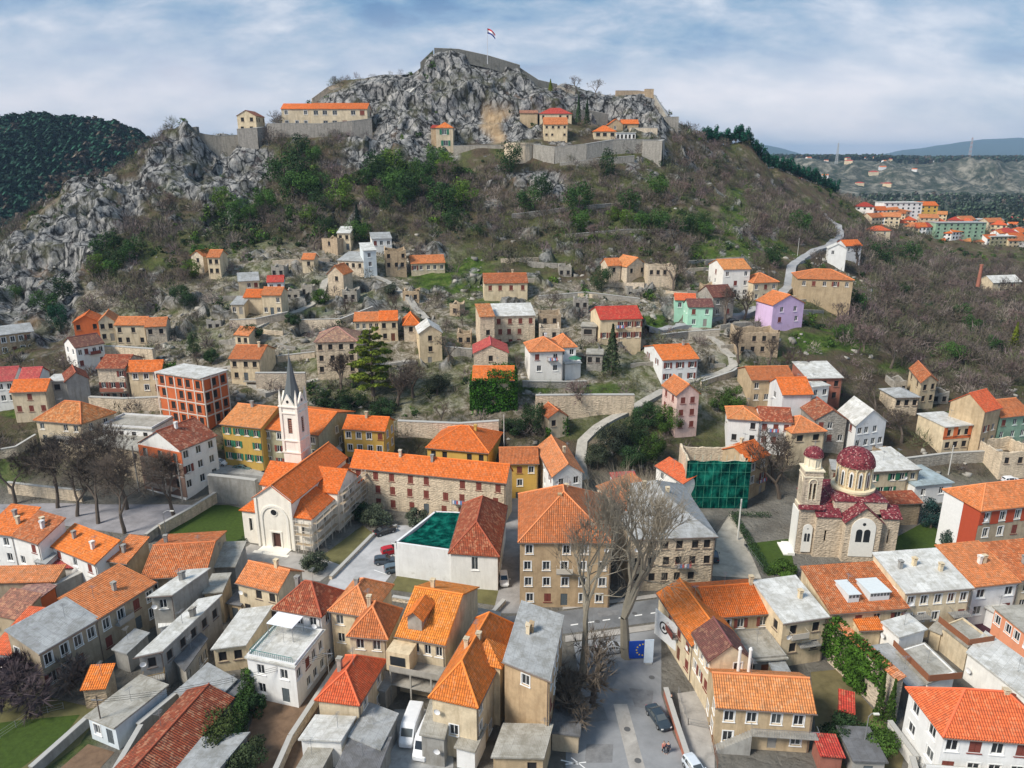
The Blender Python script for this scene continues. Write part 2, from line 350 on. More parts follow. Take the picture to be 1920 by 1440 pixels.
def roofmat(k):
    if ('r', k) in _mc: return _mc[('r', k)]
    m, t, b = newmat('roof_tiles' if k in ROOFC else 'sheet_roof', 0.8, 0.3)
    uv = N(t, 'ShaderNodeUVMap'); uv.uv_map = 'UVMap'; geo = N(t, 'ShaderNodeNewGeometry'); pos = geo.outputs['Position']
    if k in ROOFC:
        c, d = ROOFC[k]
        br = N(t, 'ShaderNodeTexBrick', i_Scale=1.0, i_Brick_Width=0.30, i_Row_Height=0.42, i_Mortar_Size=0.028, i_Mortar_Smooth=0.6, i_Bias=0.0, offset=0.0, squash=1.0)
        br.inputs['Color1'].default_value = (*[x * 0.82 for x in c], 1); br.inputs['Color2'].default_value = (*[min(1, x * 1.12) for x in c], 1); br.inputs['Mortar'].default_value = (*[x * .6 for x in c], 1)
        t.links.new(uv.outputs[0], br.inputs['Vector'])
        wv = N(t, 'ShaderNodeTexWave', wave_type='BANDS', bands_direction='X', wave_profile='SIN', i_Scale=1.0 / 0.30 / 3.18 * 1.0); t.links.new(uv.outputs[0], wv.inputs['Vector'])
        vo = N(t, 'ShaderNodeTexVoronoi', i_Scale=2.6); t.links.new(uv.outputs[0], vo.inputs['Vector'])
        sv = N(t, 'ShaderNodeSeparateColor'); t.links.new(vo.outputs['Color'], sv.inputs[0])
        # odd tiles: dark and pale replacements
        r1 = ramp(t, [(0.0, 1.0), (0.12 + .1 * d, 0.85), (0.16 + 0.12 * d, 0.0)], 'LINEAR'); t.links.new(sv.outputs[0], r1.inputs[0])
        r2 = ramp(t, [(0.80 - .1 * d, 0.0), (0.86 - .1 * d, 1.0)]); t.links.new(sv.outputs[1], r2.inputs[0])
        f1 = N(t, 'ShaderNodeMath', operation='MULTIPLY', i_1=0.25 + 0.45 * d); t.links.new(r1.outputs[0], f1.inputs[0])
        f2 = N(t, 'ShaderNodeMath', operation='MULTIPLY', i_1=0.10 + 0.35 * d); t.links.new(r2.outputs[0], f2.inputs[0])
        a = mixc(t, f1.outputs[0], br.outputs[0], tuple(x * y for x, y in zip(c, (.42, .5, .6))))
        a = mixc(t, f2.outputs[0], a, (0.80, 0.42, 0.22))
        g = ramp(t, [(0.46, 0.0), (0.68, 1.0)]); t.links.new(noise(t, 0.55, 8, pos, 0.7, 0.6), g.inputs[0])
        fg = N(t, 'ShaderNodeMath', operation='MULTIPLY', i_1=0.25 + 0.5 * d); t.links.new(g.outputs[0], fg.inputs[0])
        a = mixc(t, fg.outputs[0], a, (c[0] * .45 + .03, c[1] * .5 + .03, c[2] * .6 + .02))
        ad = N(t, 'ShaderNodeMath', operation='ADD'); t.links.new(wv.outputs['Fac'], ad.inputs[0]); t.links.new(br.outputs['Fac'], ad.inputs[1]); ad2 = N(t, 'ShaderNodeMath', operation='SUBTRACT'); t.links.new(wv.outputs['Fac'], ad2.inputs[0]); t.links.new(br.outputs['Fac'], ad2.inputs[1])
        oi = N(t, 'ShaderNodeObjectInfo'); ov = ramp(t, [(0.0, (.62,.60,.66)), (0.3, (.80,.88,1.0)), (0.6, (1,1,1)), (0.8, (.92,1.15,1.5)), (1.0, (.98,1.3,1.3))]); t.links.new(oi.outputs['Random'], ov.inputs[0]); a = mixc(t, .55 + .45 * d, a, ov.outputs[0], 'MULTIPLY')
        lc = ramp(t, [(0.56, 0.0), (0.64, .5)]); t.links.new(noise(t, 1.4, 9, pos, 0.75, .2), lc.inputs[0]); lf = N(t, 'ShaderNodeMath', operation='MULTIPLY', i_1=.35 + .65 * d); t.links.new(lc.outputs[0], lf.inputs[0]); a = mixc(t, lf.outputs[0], a, (.16,.12,.08))
        bump(t, b, ad2.outputs[0], 0.10, 0.8); t.links.new(a, b.inputs['Base Color'])
    else:
        c = SHEETC[k]
        br = N(t, 'ShaderNodeTexBrick', i_Scale=1.0, i_Brick_Width=1.05, i_Row_Height=1.6, i_Mortar_Size=0.02, i_Mortar_Smooth=0.3, offset=0.0)
        br.inputs['Color1'].default_value = (*[x * 0.88 for x in c], 1); br.inputs['Color2'].default_value = (*[min(1, x * 1.08) for x in c], 1); br.inputs['Mortar'].default_value = (*[x * .6 for x in c], 1)
        t.links.new(uv.outputs[0], br.inputs['Vector'])
        g = ramp(t, [(0.44, 0.0), (0.60, 1.0)]); t.links.new(noise(t, 0.6, 10, pos, 0.78, 0.4), g.inputs[0])
        fg = N(t, 'ShaderNodeMath', operation='MULTIPLY', i_1=0.8); t.links.new(g.outputs[0], fg.inputs[0])
        a = mixc(t, fg.outputs[0], br.outputs[0], (c[0] * .55, c[1] * .53, c[2] * .48))
        wv = N(t, 'ShaderNodeTexWave', wave_type='BANDS', bands_direction='X', wave_profile='SIN', i_Scale=1.6); t.links.new(uv.outputs[0], wv.inputs['Vector'])
        bump(t, b, wv.outputs['Fac'], 0.05, 0.5); t.links.new(a, b.inputs['Base Color']); b.inputs['Roughness'].default_value = 0.65
    _mc[('r', k)] = m; return m
def flat(c, rough=0.8, spec=0.3, metal=0.0, name='paint'):
    key = ('f', c, rough, spec, metal)
    if key in _mc: return _mc[key]
    m, t, b = newmat(name, rough, spec); b.inputs['Metallic'].default_value = metal
    geo = N(t, 'ShaderNodeNewGeometry'); a = mixc(t, noise(t, 2.0, 5, geo.outputs['Position'], .65), tuple(x * .85 for x in c), tuple(min(1, x * 1.12) for x in c))
    t.links.new(a, b.inputs['Base Color']); _mc[key] = m; return m
def glassm():
    if 'glass' in _mc: return _mc['glass']
    m, t, b = newmat('window_glass', 0.12, 0.8); oi = N(t, 'ShaderNodeObjectInfo')
    r = ramp(t, [(0.0, (0.012, 0.014, 0.017)), (0.6, (0.03, 0.035, 0.04)), (1.0, (0.09, 0.10, 0.10))]); t.links.new(oi.outputs['Random'], r.inputs[0]); t.links.new(r.outputs[0], b.inputs['Base Color'])
    _mc['glass'] = m; return m
def attrmat(name, rough=0.85, trans=0.0):
    m, t, b = newmat(name, rough, 0.15); a = N(t, 'ShaderNodeAttribute'); a.attribute_name = 'col'
    t.links.new(a.outputs['Color'], b.inputs['Base Color'])
    return m
WHT = flat((0.78,0.78,0.76), 0.6); BRNS = flat((0.20,0.055,0.04), 0.7); DARK = flat((0.025,0.024,0.024), 0.9); GREY = flat((0.30,0.30,0.29), 0.8); GRN = flat((0.03,0.16,0.09), 0.7)
METAL = flat((0.35,0.36,0.37), 0.45, 0.5, 0.6); PIPE = flat((0.16,0.12,0.10), 0.6)
LEAF = attrmat('leaves'); TWIG = attrmat('twigs'); BARK = flat((0.13,0.105,0.085), 0.95, 0.1, name='bark'); BARKP = flat((0.27,0.24,0.185), 0.9, 0.1, name='pale_bark')
# ------------------------------------------------------------------ ground sheet
GRASS = [(850,520,85,34,1),(1375,400,26,48,.9),(1400,470,95,26,.9),(1560,640,85,24,1),(1230,604,45,12,1),(890,575,50,25,.8),(250,355,24,10,.9),(350,352,50,16,.8),
         (1000,725,85,14,.9),(1110,735,60,14,.9),(640,680,60,14,.8),(30,775,40,10,1),(60,1390,130,60,.9),(560,235,1,1,0),(1250,408,110,22,.55),(1180,340,90,20,.4),(700,560,60,14,.5),
         (30,880,40,30,.8),(1720,640,60,20,.7),(1450,665,30,10,.8),(180,470,90,30,.35),(420,450,110,30,.4),(1130,690,120,20,.4),(600,585,40,10,.7),(1000,480,140,30,.45),(1100,560,60,14,.5),(1680,690,40,12,.8),(260,480,60,30,.6),
         (1290,990,30,10,.6),(860,640,60,20,.5),(1150,430,140,22,.5),(980,520,60,14,.4),(460,300,40,12,.5),(730,180,30,8,.5)]
PX, PY = proj(XX, YY, ZG)
gn = fbm(XX / 7, YY / 7, 0, 4)
grass = np.zeros(PX.shape)
for (a, b, rx, ry, k) in GRASS:
    d = ((PX - a) / rx) ** 2 + ((PY - b) / ry) ** 2
    grass = np.maximum(grass, k * ss(1.5, 0.5, d + gn * 1.6))
grass = grass * (YY < 600)
grass = np.maximum(grass, 0.38 * ss(0.12, 0.3, fbm(XX / 15 + 40, YY / 15)) * (YY < 560) * (YY > 160) * (1 - rock))
town = ss(162, 140, YY) * (1 - grass)
vil = ss(160, 175, YY) * ss(520, 545, PY) * ss(1500, 1400, PX) * ss(80, 200, PX)
vil = np.maximum(vil, ss(160, 175, YY) * ss(440, 480, PY) * ss(360, 420, PX) * ss(900, 800, PX))
farrock = ss(1150, 1350, YY) * ss(2300, 2000, YY)
m1 = np.stack([rock, grass, town, vil], -1).reshape(-1, 4)
sand = np.clip(blurgrid(inpoly(PX + nx * .3, PY + ny * .3, [(905,204),(948,203),(958,210),(936,222),(934,240),(950,264),(930,270),(908,235)]) * 1.0 * (YY < 450), 2), 0, 1)
m2 = np.stack([farrock, ss(500, 700, YY), ss(2200, 2500, YY), sand], -1).reshape(-1, 4)
nr, nc = YY.shape
idx = np.arange(nr * nc).reshape(nr, nc)
F = np.stack([idx[:-1, :-1], idx[:-1, 1:], idx[1:, 1:], idx[1:, :-1]], -1).reshape(-1, 4)
m, t, b = newmat('ground_soil_rock', 0.95, 0.15)
A1 = N(t, 'ShaderNodeAttribute'); A1.attribute_name = 'm1'; A2 = N(t, 'ShaderNodeAttribute'); A2.attribute_name = 'm2'
s1 = N(t, 'ShaderNodeSeparateColor'); t.links.new(A1.outputs['Color'], s1.inputs[0]); s2 = N(t, 'ShaderNodeSeparateColor'); t.links.new(A2.outputs['Color'], s2.inputs[0])
pos = N(t, 'ShaderNodeNewGeometry').outputs['Position']
r = ramp(t, [(0.30, (0.06,0.048,0.028)), (0.46, (0.12,0.09,0.06)), (0.54, (0.10,0.095,0.045)), (0.62, (0.22,0.18,0.13))]); t.links.new(noise(t, 0.09, 8, pos, 0.7), r.inputs[0])
soil = r.outputs[0]
rb = ramp(t, [(0.38, (0.09,0.10,0.04)), (0.47, (0.20,0.17,0.115)), (0.55, (0.40,0.36,0.29)), (0.66, (0.54,0.50,0.43))]); t.links.new(noise(t, 0.42, 9, pos, 0.75, 0.5), rb.inputs[0])
soil = mixc(t, A1.outputs['Alpha'], soil, rb.outputs[0])
gr = ramp(t, [(0.36, (0.04,0.055,0.014)), (0.5, (0.07,0.13,0.018)), (0.64, (0.16,0.19,0.05))]); t.links.new(noise(t, 0.3, 7, pos, 0.7), gr.inputs[0])
soil = mixc(t, s1.outputs[1], soil, gr.outputs[0])
tw = ramp(t, [(0.3, (0.17,0.155,0.13)), (0.6, (0.29,0.275,0.24)), (0.8, (0.40,0.36,0.30))]); t.links.new(noise(t, 0.2, 8, pos, 0.7), tw.inputs[0])
soil = mixc(t, s1.outputs[2], soil, tw.outputs[0])
mp = N(t, 'ShaderNodeMapping'); mp.inputs['Scale'].default_value = (1, 1, 0.55); mp.inputs['Rotation'].default_value = (0, 0.5, 0); t.links.new(pos, mp.inputs[0])
rn0 = noise(t, 0.33, 12, mp.outputs[0], 0.82, 0.15); vx = N(t, 'ShaderNodeTexVoronoi', i_Scale=0.22, feature='DISTANCE_TO_EDGE'); nv = N(t, 'ShaderNodeVectorMath', operation='ADD'); nq = N(t, 'ShaderNodeTexNoise', i_Scale=.25, i_Detail=6.0); t.links.new(mp.outputs[0], nq.inputs['Vector']); nsc = N(t, 'ShaderNodeVectorMath', operation='SCALE'); nsc.inputs['Scale'].default_value = 7.0; t.links.new(nq.outputs[1], nsc.inputs[0]); t.links.new(mp.outputs[0], nv.inputs[0]); t.links.new(nsc.outputs[0], nv.inputs[1]); t.links.new(nv.outputs[0], vx.inputs['Vector']); ck = ramp(t, [(0.0, 0.0), (0.12, 1.0)]); t.links.new(vx.outputs['Distance'], ck.inputs[0]); mm = N(t, 'ShaderNodeMath', operation='MULTIPLY_ADD'); t.links.new(ck.outputs[0], mm.inputs[0]); mm.inputs[1].default_value = 0.14; t.links.new(rn0, mm.inputs[2]); mm2 = N(t, 'ShaderNodeMath', operation='SUBTRACT'); t.links.new(mm.outputs[0], mm2.inputs[0]); mm2.inputs[1].default_value = 0.10; rn = mm2.outputs[0]
rr = ramp(t, [(0.40, (0.02,0.02,0.019)), (0.465, (0.10,0.10,0.098)), (0.53, (0.25,0.25,0.245)), (0.63, (0.50,0.48,0.445))]); t.links.new(rn, rr.inputs[0])  # near-black low end paints crevice shade into the rock colour
lg = ramp(t, [(0.52, 0.0), (0.64, 0.8)]); t.links.new(noise(t, 0.07, 7, pos, 0.7), lg.inputs[0])
rk = mixc(t, lg.outputs[0], rr.outputs[0], (0.10,0.10,0.055)); lg2 = ramp(t, [(0.60, 0.0), (0.68, 0.6)]); t.links.new(noise(t, 0.05, 5, mp.outputs[0], 0.6), lg2.inputs[0]); rk = mixc(t, lg2.outputs[0], rk, (0.33,0.22,0.14))
a = mixc(t, s1.outputs[0], soil, rk)
fr = ramp(t, [(0.30, (0.022,0.05,0.03)), (0.5, (0.06,0.075,0.05)), (0.7, (0.14,0.13,0.10))]); t.links.new(noise(t, 0.012, 10, pos, 0.75), fr.inputs[0])
a = mixc(t, s2.outputs[1], a, fr.outputs[0])
fk = ramp(t, [(0.42, (0.025,0.04,0.025)), (0.5, (0.08,0.085,0.065)), (0.6, (0.28,0.26,0.21))]); t.links.new(noise(t, 0.028, 12, pos, 0.82, 0.2), fk.inputs[0])
a = mixc(t, s2.outputs[0], a, fk.outputs[0]); a = mixc(t, s2.outputs[2], a, (0.045,0.065,0.05))
sn = ramp(t, [(0.3, (0.36,0.24,0.13)), (0.7, (0.58,0.44,0.28))]); t.links.new(noise(t, .3, 8, pos), sn.inputs[0]); a = mixc(t, A2.outputs['Alpha'], a, sn.outputs[0])
t.links.new(a, b.inputs['Base Color'])
bh = N(t, 'ShaderNodeMath', operation='MULTIPLY'); t.links.new(rn, bh.inputs[0]); bh.inputs[1].default_value = 3.0
ad = N(t, 'ShaderNodeMath', operation='ADD'); t.links.new(bh.outputs[0], ad.inputs[0]); t.links.new(noise(t, 1.3, 6, pos), ad.inputs[1])
bump(t, b, ad.outputs[0], 0.55, 1.0)
GM = m
V = np.stack([VX, VY, ZG], -1).reshape(-1, 3)
tag(link('ground', npmesh('ground', V, F, GM, {'m1': m1, 'm2': m2})), kind='structure')
# ------------------------------------------------------------------ roads, paths, lawns
def pavem(c, name, sc=0.8):
    m, t, b = newmat(name, 0.92, 0.2); pos = N(t, 'ShaderNodeNewGeometry').outputs['Position']
    r = ramp(t, [(0.3, tuple(x * .68 for x in c)), (0.5, c), (0.72, tuple(min(1, x * 1.3) for x in c))]); t.links.new(noise(t, sc, 9, pos, 0.7, .4), r.inputs[0])
    t.links.new(r.outputs[0], b.inputs['Base Color']); bump(t, b, noise(t, 5, 4, pos), 0.03, 0.5); return m
ASPH = pavem((0.17,0.175,0.18), 'asphalt', .25); PAVE = pavem((0.36,0.34,0.31), 'paving', .35); CONC = pavem((0.34,0.34,0.33), 'concrete'); DIRT = pavem((0.17,0.11,0.07), 'soil'); LAWN = pavem((0.045,0.075,0.012), 'lawn_grass', 1.6); DRYG = pavem((0.13,0.12,0.05), 'dry_grass', .5); PATHM = pavem((0.36,0.34,0.30), 'path_stone'); GRAV = pavem((0.42,0.38,0.31), 'gravel', .5); MAROON = pavem((0.06,0.025,0.035), 'maroon_court')
ASPHL = pavem((0.24,0.245,0.25), 'worn_asphalt', .12)
def sheet(name, pts, mat, z=0.02, **kw):
    P = [atz(x, y, z) for x, y in pts]; mb = MB(); mb.quad(*P[::-1]) if area(P) < 0 else mb.quad(*P)
    o = mb.build(name, mat); tag(o, kind='structure'); return o
def area(P): return sum(P[i].x * P[(i + 1) % len(P)].y - P[(i + 1) % len(P)].x * P[i].y for i in range(len(P)))
sheet('street', [(700,1235),(1060,1188),(1250,1163),(2100,1040),(2100,1010),(1240,1122),(1055,1146),(700,1180)], ASPH, 0.02)
sheet('plaza', [(1060,1460),(1062,1345),(1090,1290),(1075,1205),(1240,1178),(1240,1300),(1262,1375),(1300,1460)], ASPHL, 0.028)
sheet('pavement', [(1060,1204),(1250,1177),(1250,1167),(1060,1192)], PAVE, 0.12)
sheet('pavement', [(1055,1143),(1240,1119),(1240,1112),(1055,1136)], PAVE, 0.12)
sheet('paving_strip', [(1150,1320),(1176,1320),(1215,1460),(1185,1460)], PAVE, 0.036)
sheet('alley', [(925,1150),(948,1000),(952,920),(972,920),(975,1000),(990,1150)], pavem((0.27,0.26,0.25), 'alley_paving', .3), 0.024)
sheet('car_park', [(600,1120),(640,1052),(725,985),(800,985),(800,1010),(735,1020),(735,1075),(700,1120)], pavem((0.42,0.42,0.42), 'car_park_asphalt', .2), 0.024)
sheet('lawn', [(290,1040),(400,1052),(470,1008),(462,955),(400,940),(330,980)], LAWN, 0.03)
sheet('lawn', [(625,1075),(700,1000),(680,985),(600,1045)], DRYG, 0.03)
sheet('lawn', [(730,1105),(745,1080),(935,1105),(928,1135)], DRYG, 0.03)
sheet('lawn', [(-80,1445),(-80,1365),(40,1350),(150,1340),(120,1380),(40,1440)], LAWN, 0.04); sheet('yard', [(-80,1460),(-80,1300),(60,1300),(190,1330),(150,1395),(60,1460)], DRYG, 0.03)
sheet('church_forecourt', [(400,1065),(470,1020),(600,1045),(640,1060),(600,1090),(440,1075)], PAVE, 0.034)
sheet('lawn', [(1395,1020),(1480,1010),(1490,1070),(1440,1080)], LAWN, 0.03)
sheet('lawn', [(1675,1010),(1740,975),(1800,1035),(1680,1055)], LAWN, 0.03)
sheet('yard', [(1520,1260),(1570,1255),(1700,1400),(1690,1440),(1535,1440)], pavem((0.15,0.125,0.06), 'dry_yard', .5), 0.03)
sheet('yard', [(1270,1300),(1340,1290),(1340,1440),(1290,1440)], PAVE, 0.034)
sheet('yard', [(490,1290),(570,1200),(640,1200),(560,1440),(440,1460)], DIRT, 0.03)
sheet('yard', [(700,1440),(740,1330),(850,1330),(850,1440)], CONC, 0.034)
sheet('yard', [(90,1460),(165,1395),(215,1410),(170,1460)], DIRT, 0.034)
sheet('gravel_yard', [(1335,1080),(1345,1000),(1370,960),(1385,985),(1428,1085)], GRAV, 0.03)
sheet('court', [(1820,1175),(1870,1150),(1960,1230),(1960,1270)], MAROON, 0.03)
sheet('court', [(1840,1165),(1860,1150),(1945,1190),(1935,1200)], flat((0.03,0.13,0.07), .9), 0.04)
sheet('square', [(-60,915),(120,930),(330,925),(420,930),(300,1005),(225,1000),(-60,960)], pavem((0.27,0.26,0.27), 'square_paving', .3), 0.03)
for a, b in (((1062,1176),(1245,1150)),):
    pass
mk = MB()
for k in range(7):
    x0 = 1070 + k * 30; P = [atz(x0, 1190 - (x0 - 1070) * .147 - 17, .026), atz(x0 + 14, 1188 - (x0 - 1070) * .147 - 17, .026), atz(x0 + 14, 1186 - (x0 - 1070) * .147 - 17, .026), atz(x0, 1188 - (x0 - 1070) * .147 - 17, .026)]
    mk.quad(*P)
tag(mk.build('road_marking', WHT), kind='structure')
def ribbon(name, pts, wid, mat, lift=0.12, kind='structure', kerb=0.0, **kw):
    W = [hit(x, y) for x, y in pts]; P = []
    for a, b in zip(W[:-1], W[1:]):
        n = max(2, int((b - a).length / 1.2))
        for k in range(n): P.append(a.lerp(b, k / n))
    P.append(W[-1]); mb = MB(); rows = []
    for i, p in enumerate(P):
        d = (P[min(i + 1, len(P) - 1)] - P[max(i - 1, 0)]); d.z = 0
        if d.length < 1e-6: d = Vector((1, 0, 0))
        d.normalize(); n = Vector((-d.y, d.x, 0)) * wid / 2; l, r = p + n, p - n
        z = max(float(gz(p.x, p.y)), float(gz(l.x, l.y)), float(gz(r.x, r.y))) + lift
        rows.append((Vector((l.x, l.y, z)), Vector((r.x, r.y, z))))
    zz = [q[0].z for q in rows]
    for i in range(len(rows)):
        z = sum(zz[max(0, i - 2):i + 3]) / len(zz[max(0, i - 2):i + 3]); rows[i][0].z = rows[i][1].z = z
    for (a, b), (c, d) in zip(rows[:-1], rows[1:]):
        mb.quad(a, b, d, c); mb.quad(b, b - Vector((0, 0, 1.6)), d - Vector((0, 0, 1.6)), d); mb.quad(a, c, c - Vector((0, 0, 1.6)), a - Vector((0, 0, 1.6)))
    o = mb.build(name, mat); tag(o, kind=kind, **kw); return o
ribbon('path', [(1095,905),(1088,862),(1092,828),(1120,802),(1165,778),(1225,745),(1250,727)], 2.4, PATHM)
ribbon('path', [(1262,725),(1310,710),(1375,688),(1372,668),(1350,645),(1318,622),(1290,612)], 2.3, PATHM)
ribbon('road', [(1210,625),(1260,615),(1320,604),(1400,592),(1450,570),(1478,540),(1484,500),(1510,482),(1555,464),(1575,445),(1572,425),(1545,405),(1520,395)], 3.3, pavem((0.32,0.32,0.32), 'hill_road', .3))
ribbon('path', [(440,640),(480,615),(540,590),(600,560),(610,530),(650,512),(700,518),(740,540),(775,575),(800,610)], 2.2, PATHM)
ribbon('path', [(300,720),(380,700),(430,690),(500,742),(560,720),(680,690),(780,680)], 1.8, PATHM)
ribbon('road', [(390,890),(440,888),(520,895),(600,900),(660,885)], 5.0, CONC)
# ------------------------------------------------------------------ houses
rng = random.Random(11)
_wc = {}
def window_meshes(w_, h_, st):
    key = (round(w_, 2), round(h_, 2), st)
    if key in _wc: return _wc[key]
    f = MB(); b_ = 0.08; y0, y1 = 0.10, 0.18
    hw = w_ / 2
    f.box(-hw, -hw + b_, y0, y1, 0, h_); f.box(hw - b_, hw, y0, y1, 0, h_); f.box(-hw + b_, hw - b_, y0, y1, 0, b_); f.box(-hw + b_, hw - b_, y0, y1, h_ - b_, h_)
    if st != 'd': f.box(-0.035, 0.035, y0 + .01, y1, b_, h_ - b_)
    if st in ('w', 's'):
        g = 0.13
        f.box(-hw - g, -hw, -0.04, 0.1, -0.08, h_ + g); f.box(hw, hw + g, -0.04, 0.1, -0.08, h_ + g); f.box(-hw, hw, -0.04, 0.1, h_, h_ + g)
    f.box(-hw - 0.18, hw + 0.18, -0.12, 0.09, -0.16, -0.08)
    fm = f.mesh('window', {'w': WHT, 's': WHT, 'd': PIPE, 'n': WHT, 'o': WHT, 'c': BRNS, 'g': WHT}[st])
    p = MB(); p.quad((-hw, 0.16, 0), (hw, 0.16, 0), (hw, 0.16, h_), (-hw, 0.16, h_)); pm = p.mesh('pane', DARK if st == 'd' else glassm())  # dark-hole style: a flat dark sheet paints the shade inside the opening
    sm = None
    if st in ('o', 'g'):
        s = MB()
        sm = []
        for sg in (-1, 1):
            s = MB()
            x0, x1 = sorted((sg * (hw + 0.02), sg * (hw + 0.02 + w_ * 0.48))); s.box(x0, x1, -0.07, -0.025, 0, h_)
            for k in range(5): s.box(x0 + .05, x1 - .05, -0.085, -0.071, h_ * (k + .15) / 5, h_ * (k + .8) / 5)
            sm.append(s.mesh('shutter', GRN if st == 'g' else BRNS))
    if st == 'c':
        sm = []
        for a_, b2_ in ((-hw + .02, -.02), (.02, hw - .02)):
            s = MB(); s.box(a_, b2_, 0.01, 0.09, 0.02, h_ - .02)
            for k in range(5): s.box(a_ + .05, b2_ - .05, -.005, .011, h_ * (k + .2) / 5, h_ * (k + .8) / 5)
            sm.append(s.mesh('shutter', BRNS))
    _wc[key] = (fm, pm, sm); return _wc[key]
def facade(mb, P0, P1, z0, z1, ops, rec=0.2, m=0):
    P0 = Vector((P0[0], P0[1], 0)); P1 = Vector((P1[0], P1[1], 0)); d = P1 - P0; L = d.length; d.normalize(); inn = Vector((-d.y, d.x, 0))
    us = sorted({0.0, L} | {o[0] for o in ops} | {o[1] for o in ops}); vs = sorted({z0, z1} | {o[2] for o in ops} | {o[3] for o in ops})
    pt = lambda u, v, k=0.0: (P0 + d * u + inn * k + Vector((0, 0, v)))
    for i in range(len(us) - 1):
        run = None
        for j in range(len(vs) - 1):
            uc, vc = (us[i] + us[i + 1]) / 2, (vs[j] + vs[j + 1]) / 2
            if any(o[0] < uc < o[1] and o[2] < vc < o[3] for o in ops):
                if run is not None: mb.quad(pt(us[i], run), pt(us[i + 1], run), pt(us[i + 1], vs[j]), pt(us[i], vs[j]), m=m); run = None
            elif run is None: run = vs[j]
        if run is not None: mb.quad(pt(us[i], run), pt(us[i + 1], run), pt(us[i + 1], z1), pt(us[i], z1), m=m)
    for (a, b, c, e) in ops:
        mb.quad(pt(a, c), pt(a, c, rec), pt(a, e, rec), pt(a, e), m=m); mb.quad(pt(b, c, rec), pt(b, c), pt(b, e), pt(b, e, rec), m=m)
        mb.quad(pt(a, c, rec), pt(a, c), pt(b, c), pt(b, c, rec), m=m); mb.quad(pt(a, e), pt(a, e, rec), pt(b, e, rec), pt(b, e), m=m)
def roof_slab(mb, polys, th=0.16):
    edges = {}
    for P in polys:
        P = [Vector(p) for p in P]; n = (P[1] - P[0]).cross(P[2] - P[0])
        if n.length < 1e-6: n = (P[2] - P[1]).cross(P[-1] - P[1])
        n.normalize()
        if n.z < 0: P = P[::-1]; n = -n
        u = Vector((0, 0, 1)).cross(n)
        if u.length < 1e-3: u = Vector((1, 0, 0))
        u.normalize(); v = n.cross(u)
        uv = [(p.dot(u), p.dot(v)) for p in P]; up = Vector((0, 0, th))
        mb.quad(*[p + up for p in P], uv=uv); mb.quad(*P[::-1], uv=uv[::-1])
        for i in range(len(P)):
            a, b = P[i], P[(i + 1) % len(P)]; ka = tuple(round(c, 2) for c in a); kb = tuple(round(c, 2) for c in b)
            edges.setdefault(frozenset((ka, kb)), []).append((a, b))
    for e in edges.values():
        if len(e) == 1: a, b = e[0]; up = Vector((0, 0, th)); mb.quad(a, b, b + up, a + up, uv=[(0, 0), ((b - a).length, 0), ((b - a).length, th), (0, th)])
def roof_shape(kind, W, D, h, rise, o):
    """returns (roof polygons, wall-top polygons, ridge lines)"""
    x0, x1 = -W / 2, W / 2
    if kind == 'gable':
        s = rise / (D / 2); ze = h - o * s; zr = h + rise; oo = o * .7
        return ([[(x0 - oo, -o, ze), (x1 + oo, -o, ze), (x1 + oo, D / 2, zr), (x0 - oo, D / 2, zr)], [(x1 + oo, D + o, ze), (x0 - oo, D + o, ze), (x0 - oo, D / 2, zr), (x1 + oo, D / 2, zr)]],
                [[(x1, 0, h), (x1, D, h), (x1, D / 2, zr)], [(x0, D, h), (x0, 0, h), (x0, D / 2, zr)]], [((x0 - oo, D / 2, zr), (x1 + oo, D / 2, zr))])
    if kind == 'gablef':
        s = rise / (W / 2); ze = h - o * s; zr = h + rise; oo = o * .7
        return ([[(x0 - o, D + oo, ze), (x0 - o, -oo, ze), (0, -oo, zr), (0, D + oo, zr)], [(x1 + o, -oo, ze), (x1 + o, D + oo, ze), (0, D + oo, zr), (0, -oo, zr)]],
                [[(x0, 0, h), (x1, 0, h), (0, 0, zr)], [(x1, D, h), (x0, D, h), (0, D, zr)]], [((0, -oo, zr), (0, D + oo, zr))])
    if kind in ('hip', 'hipf'):
        s = rise / (min(W, D) / 2); ze = h - o * s; X0, X1, Y0, Y1 = x0 - o, x1 + o, -o, D + o; zr = h + rise
        if W >= D:
            q = min(D / 2 + o, (X1 - X0) / 2 - .01); a, b = (X0 + q, D / 2, zr), (X1 - q, D / 2, zr)
            P = [[(X0, Y0, ze), (X1, Y0, ze), b, a], [(X1, Y1, ze), (X0, Y1, ze), a, b], [(X1, Y0, ze), (X1, Y1, ze), b], [(X0, Y1, ze), (X0, Y0, ze), a]]
        else:
            q = min(W / 2 + o, (Y1 - Y0) / 2 - .01); a, b = (0, Y0 + q, zr), (0, Y1 - q, zr)
            P = [[(X0, Y0, ze), (X1, Y0, ze), a], [(X1, Y1, ze), (X0, Y1, ze), b], [(X1, Y0, ze), (X1, Y1, ze), b, a], [(X0, Y1, ze), (X0, Y0, ze), a, b]]
        R = [(a, b), ((X0, Y0, ze), a), ((X0, Y1, ze), a if W >= D else b), ((X1, Y0, ze), b if W >= D else a), ((X1, Y1, ze), b)]
        return P, [], R
    # shed / flat
    s = rise / D; ze = h - o * s; zb = h + rise + o * s
    P = [[(x0 - o * .6, -o, ze), (x1 + o * .6, -o, ze), (x1 + o * .6, D + o, zb), (x0 - o * .6, D + o, zb)]]
    wl = []
    if abs(rise) > 0.01: wl = [[(x1, 0, h), (x1, D, h), (x1, D, h + rise)], [(x0, D, h), (x0, 0, h), (x0, D, h + rise)], [(x1, D, h), (x0, D, h), (x0, D, h + rise), (x1, D, h + rise)]]
    if rise < 0: wl = []
    return P, wl, []
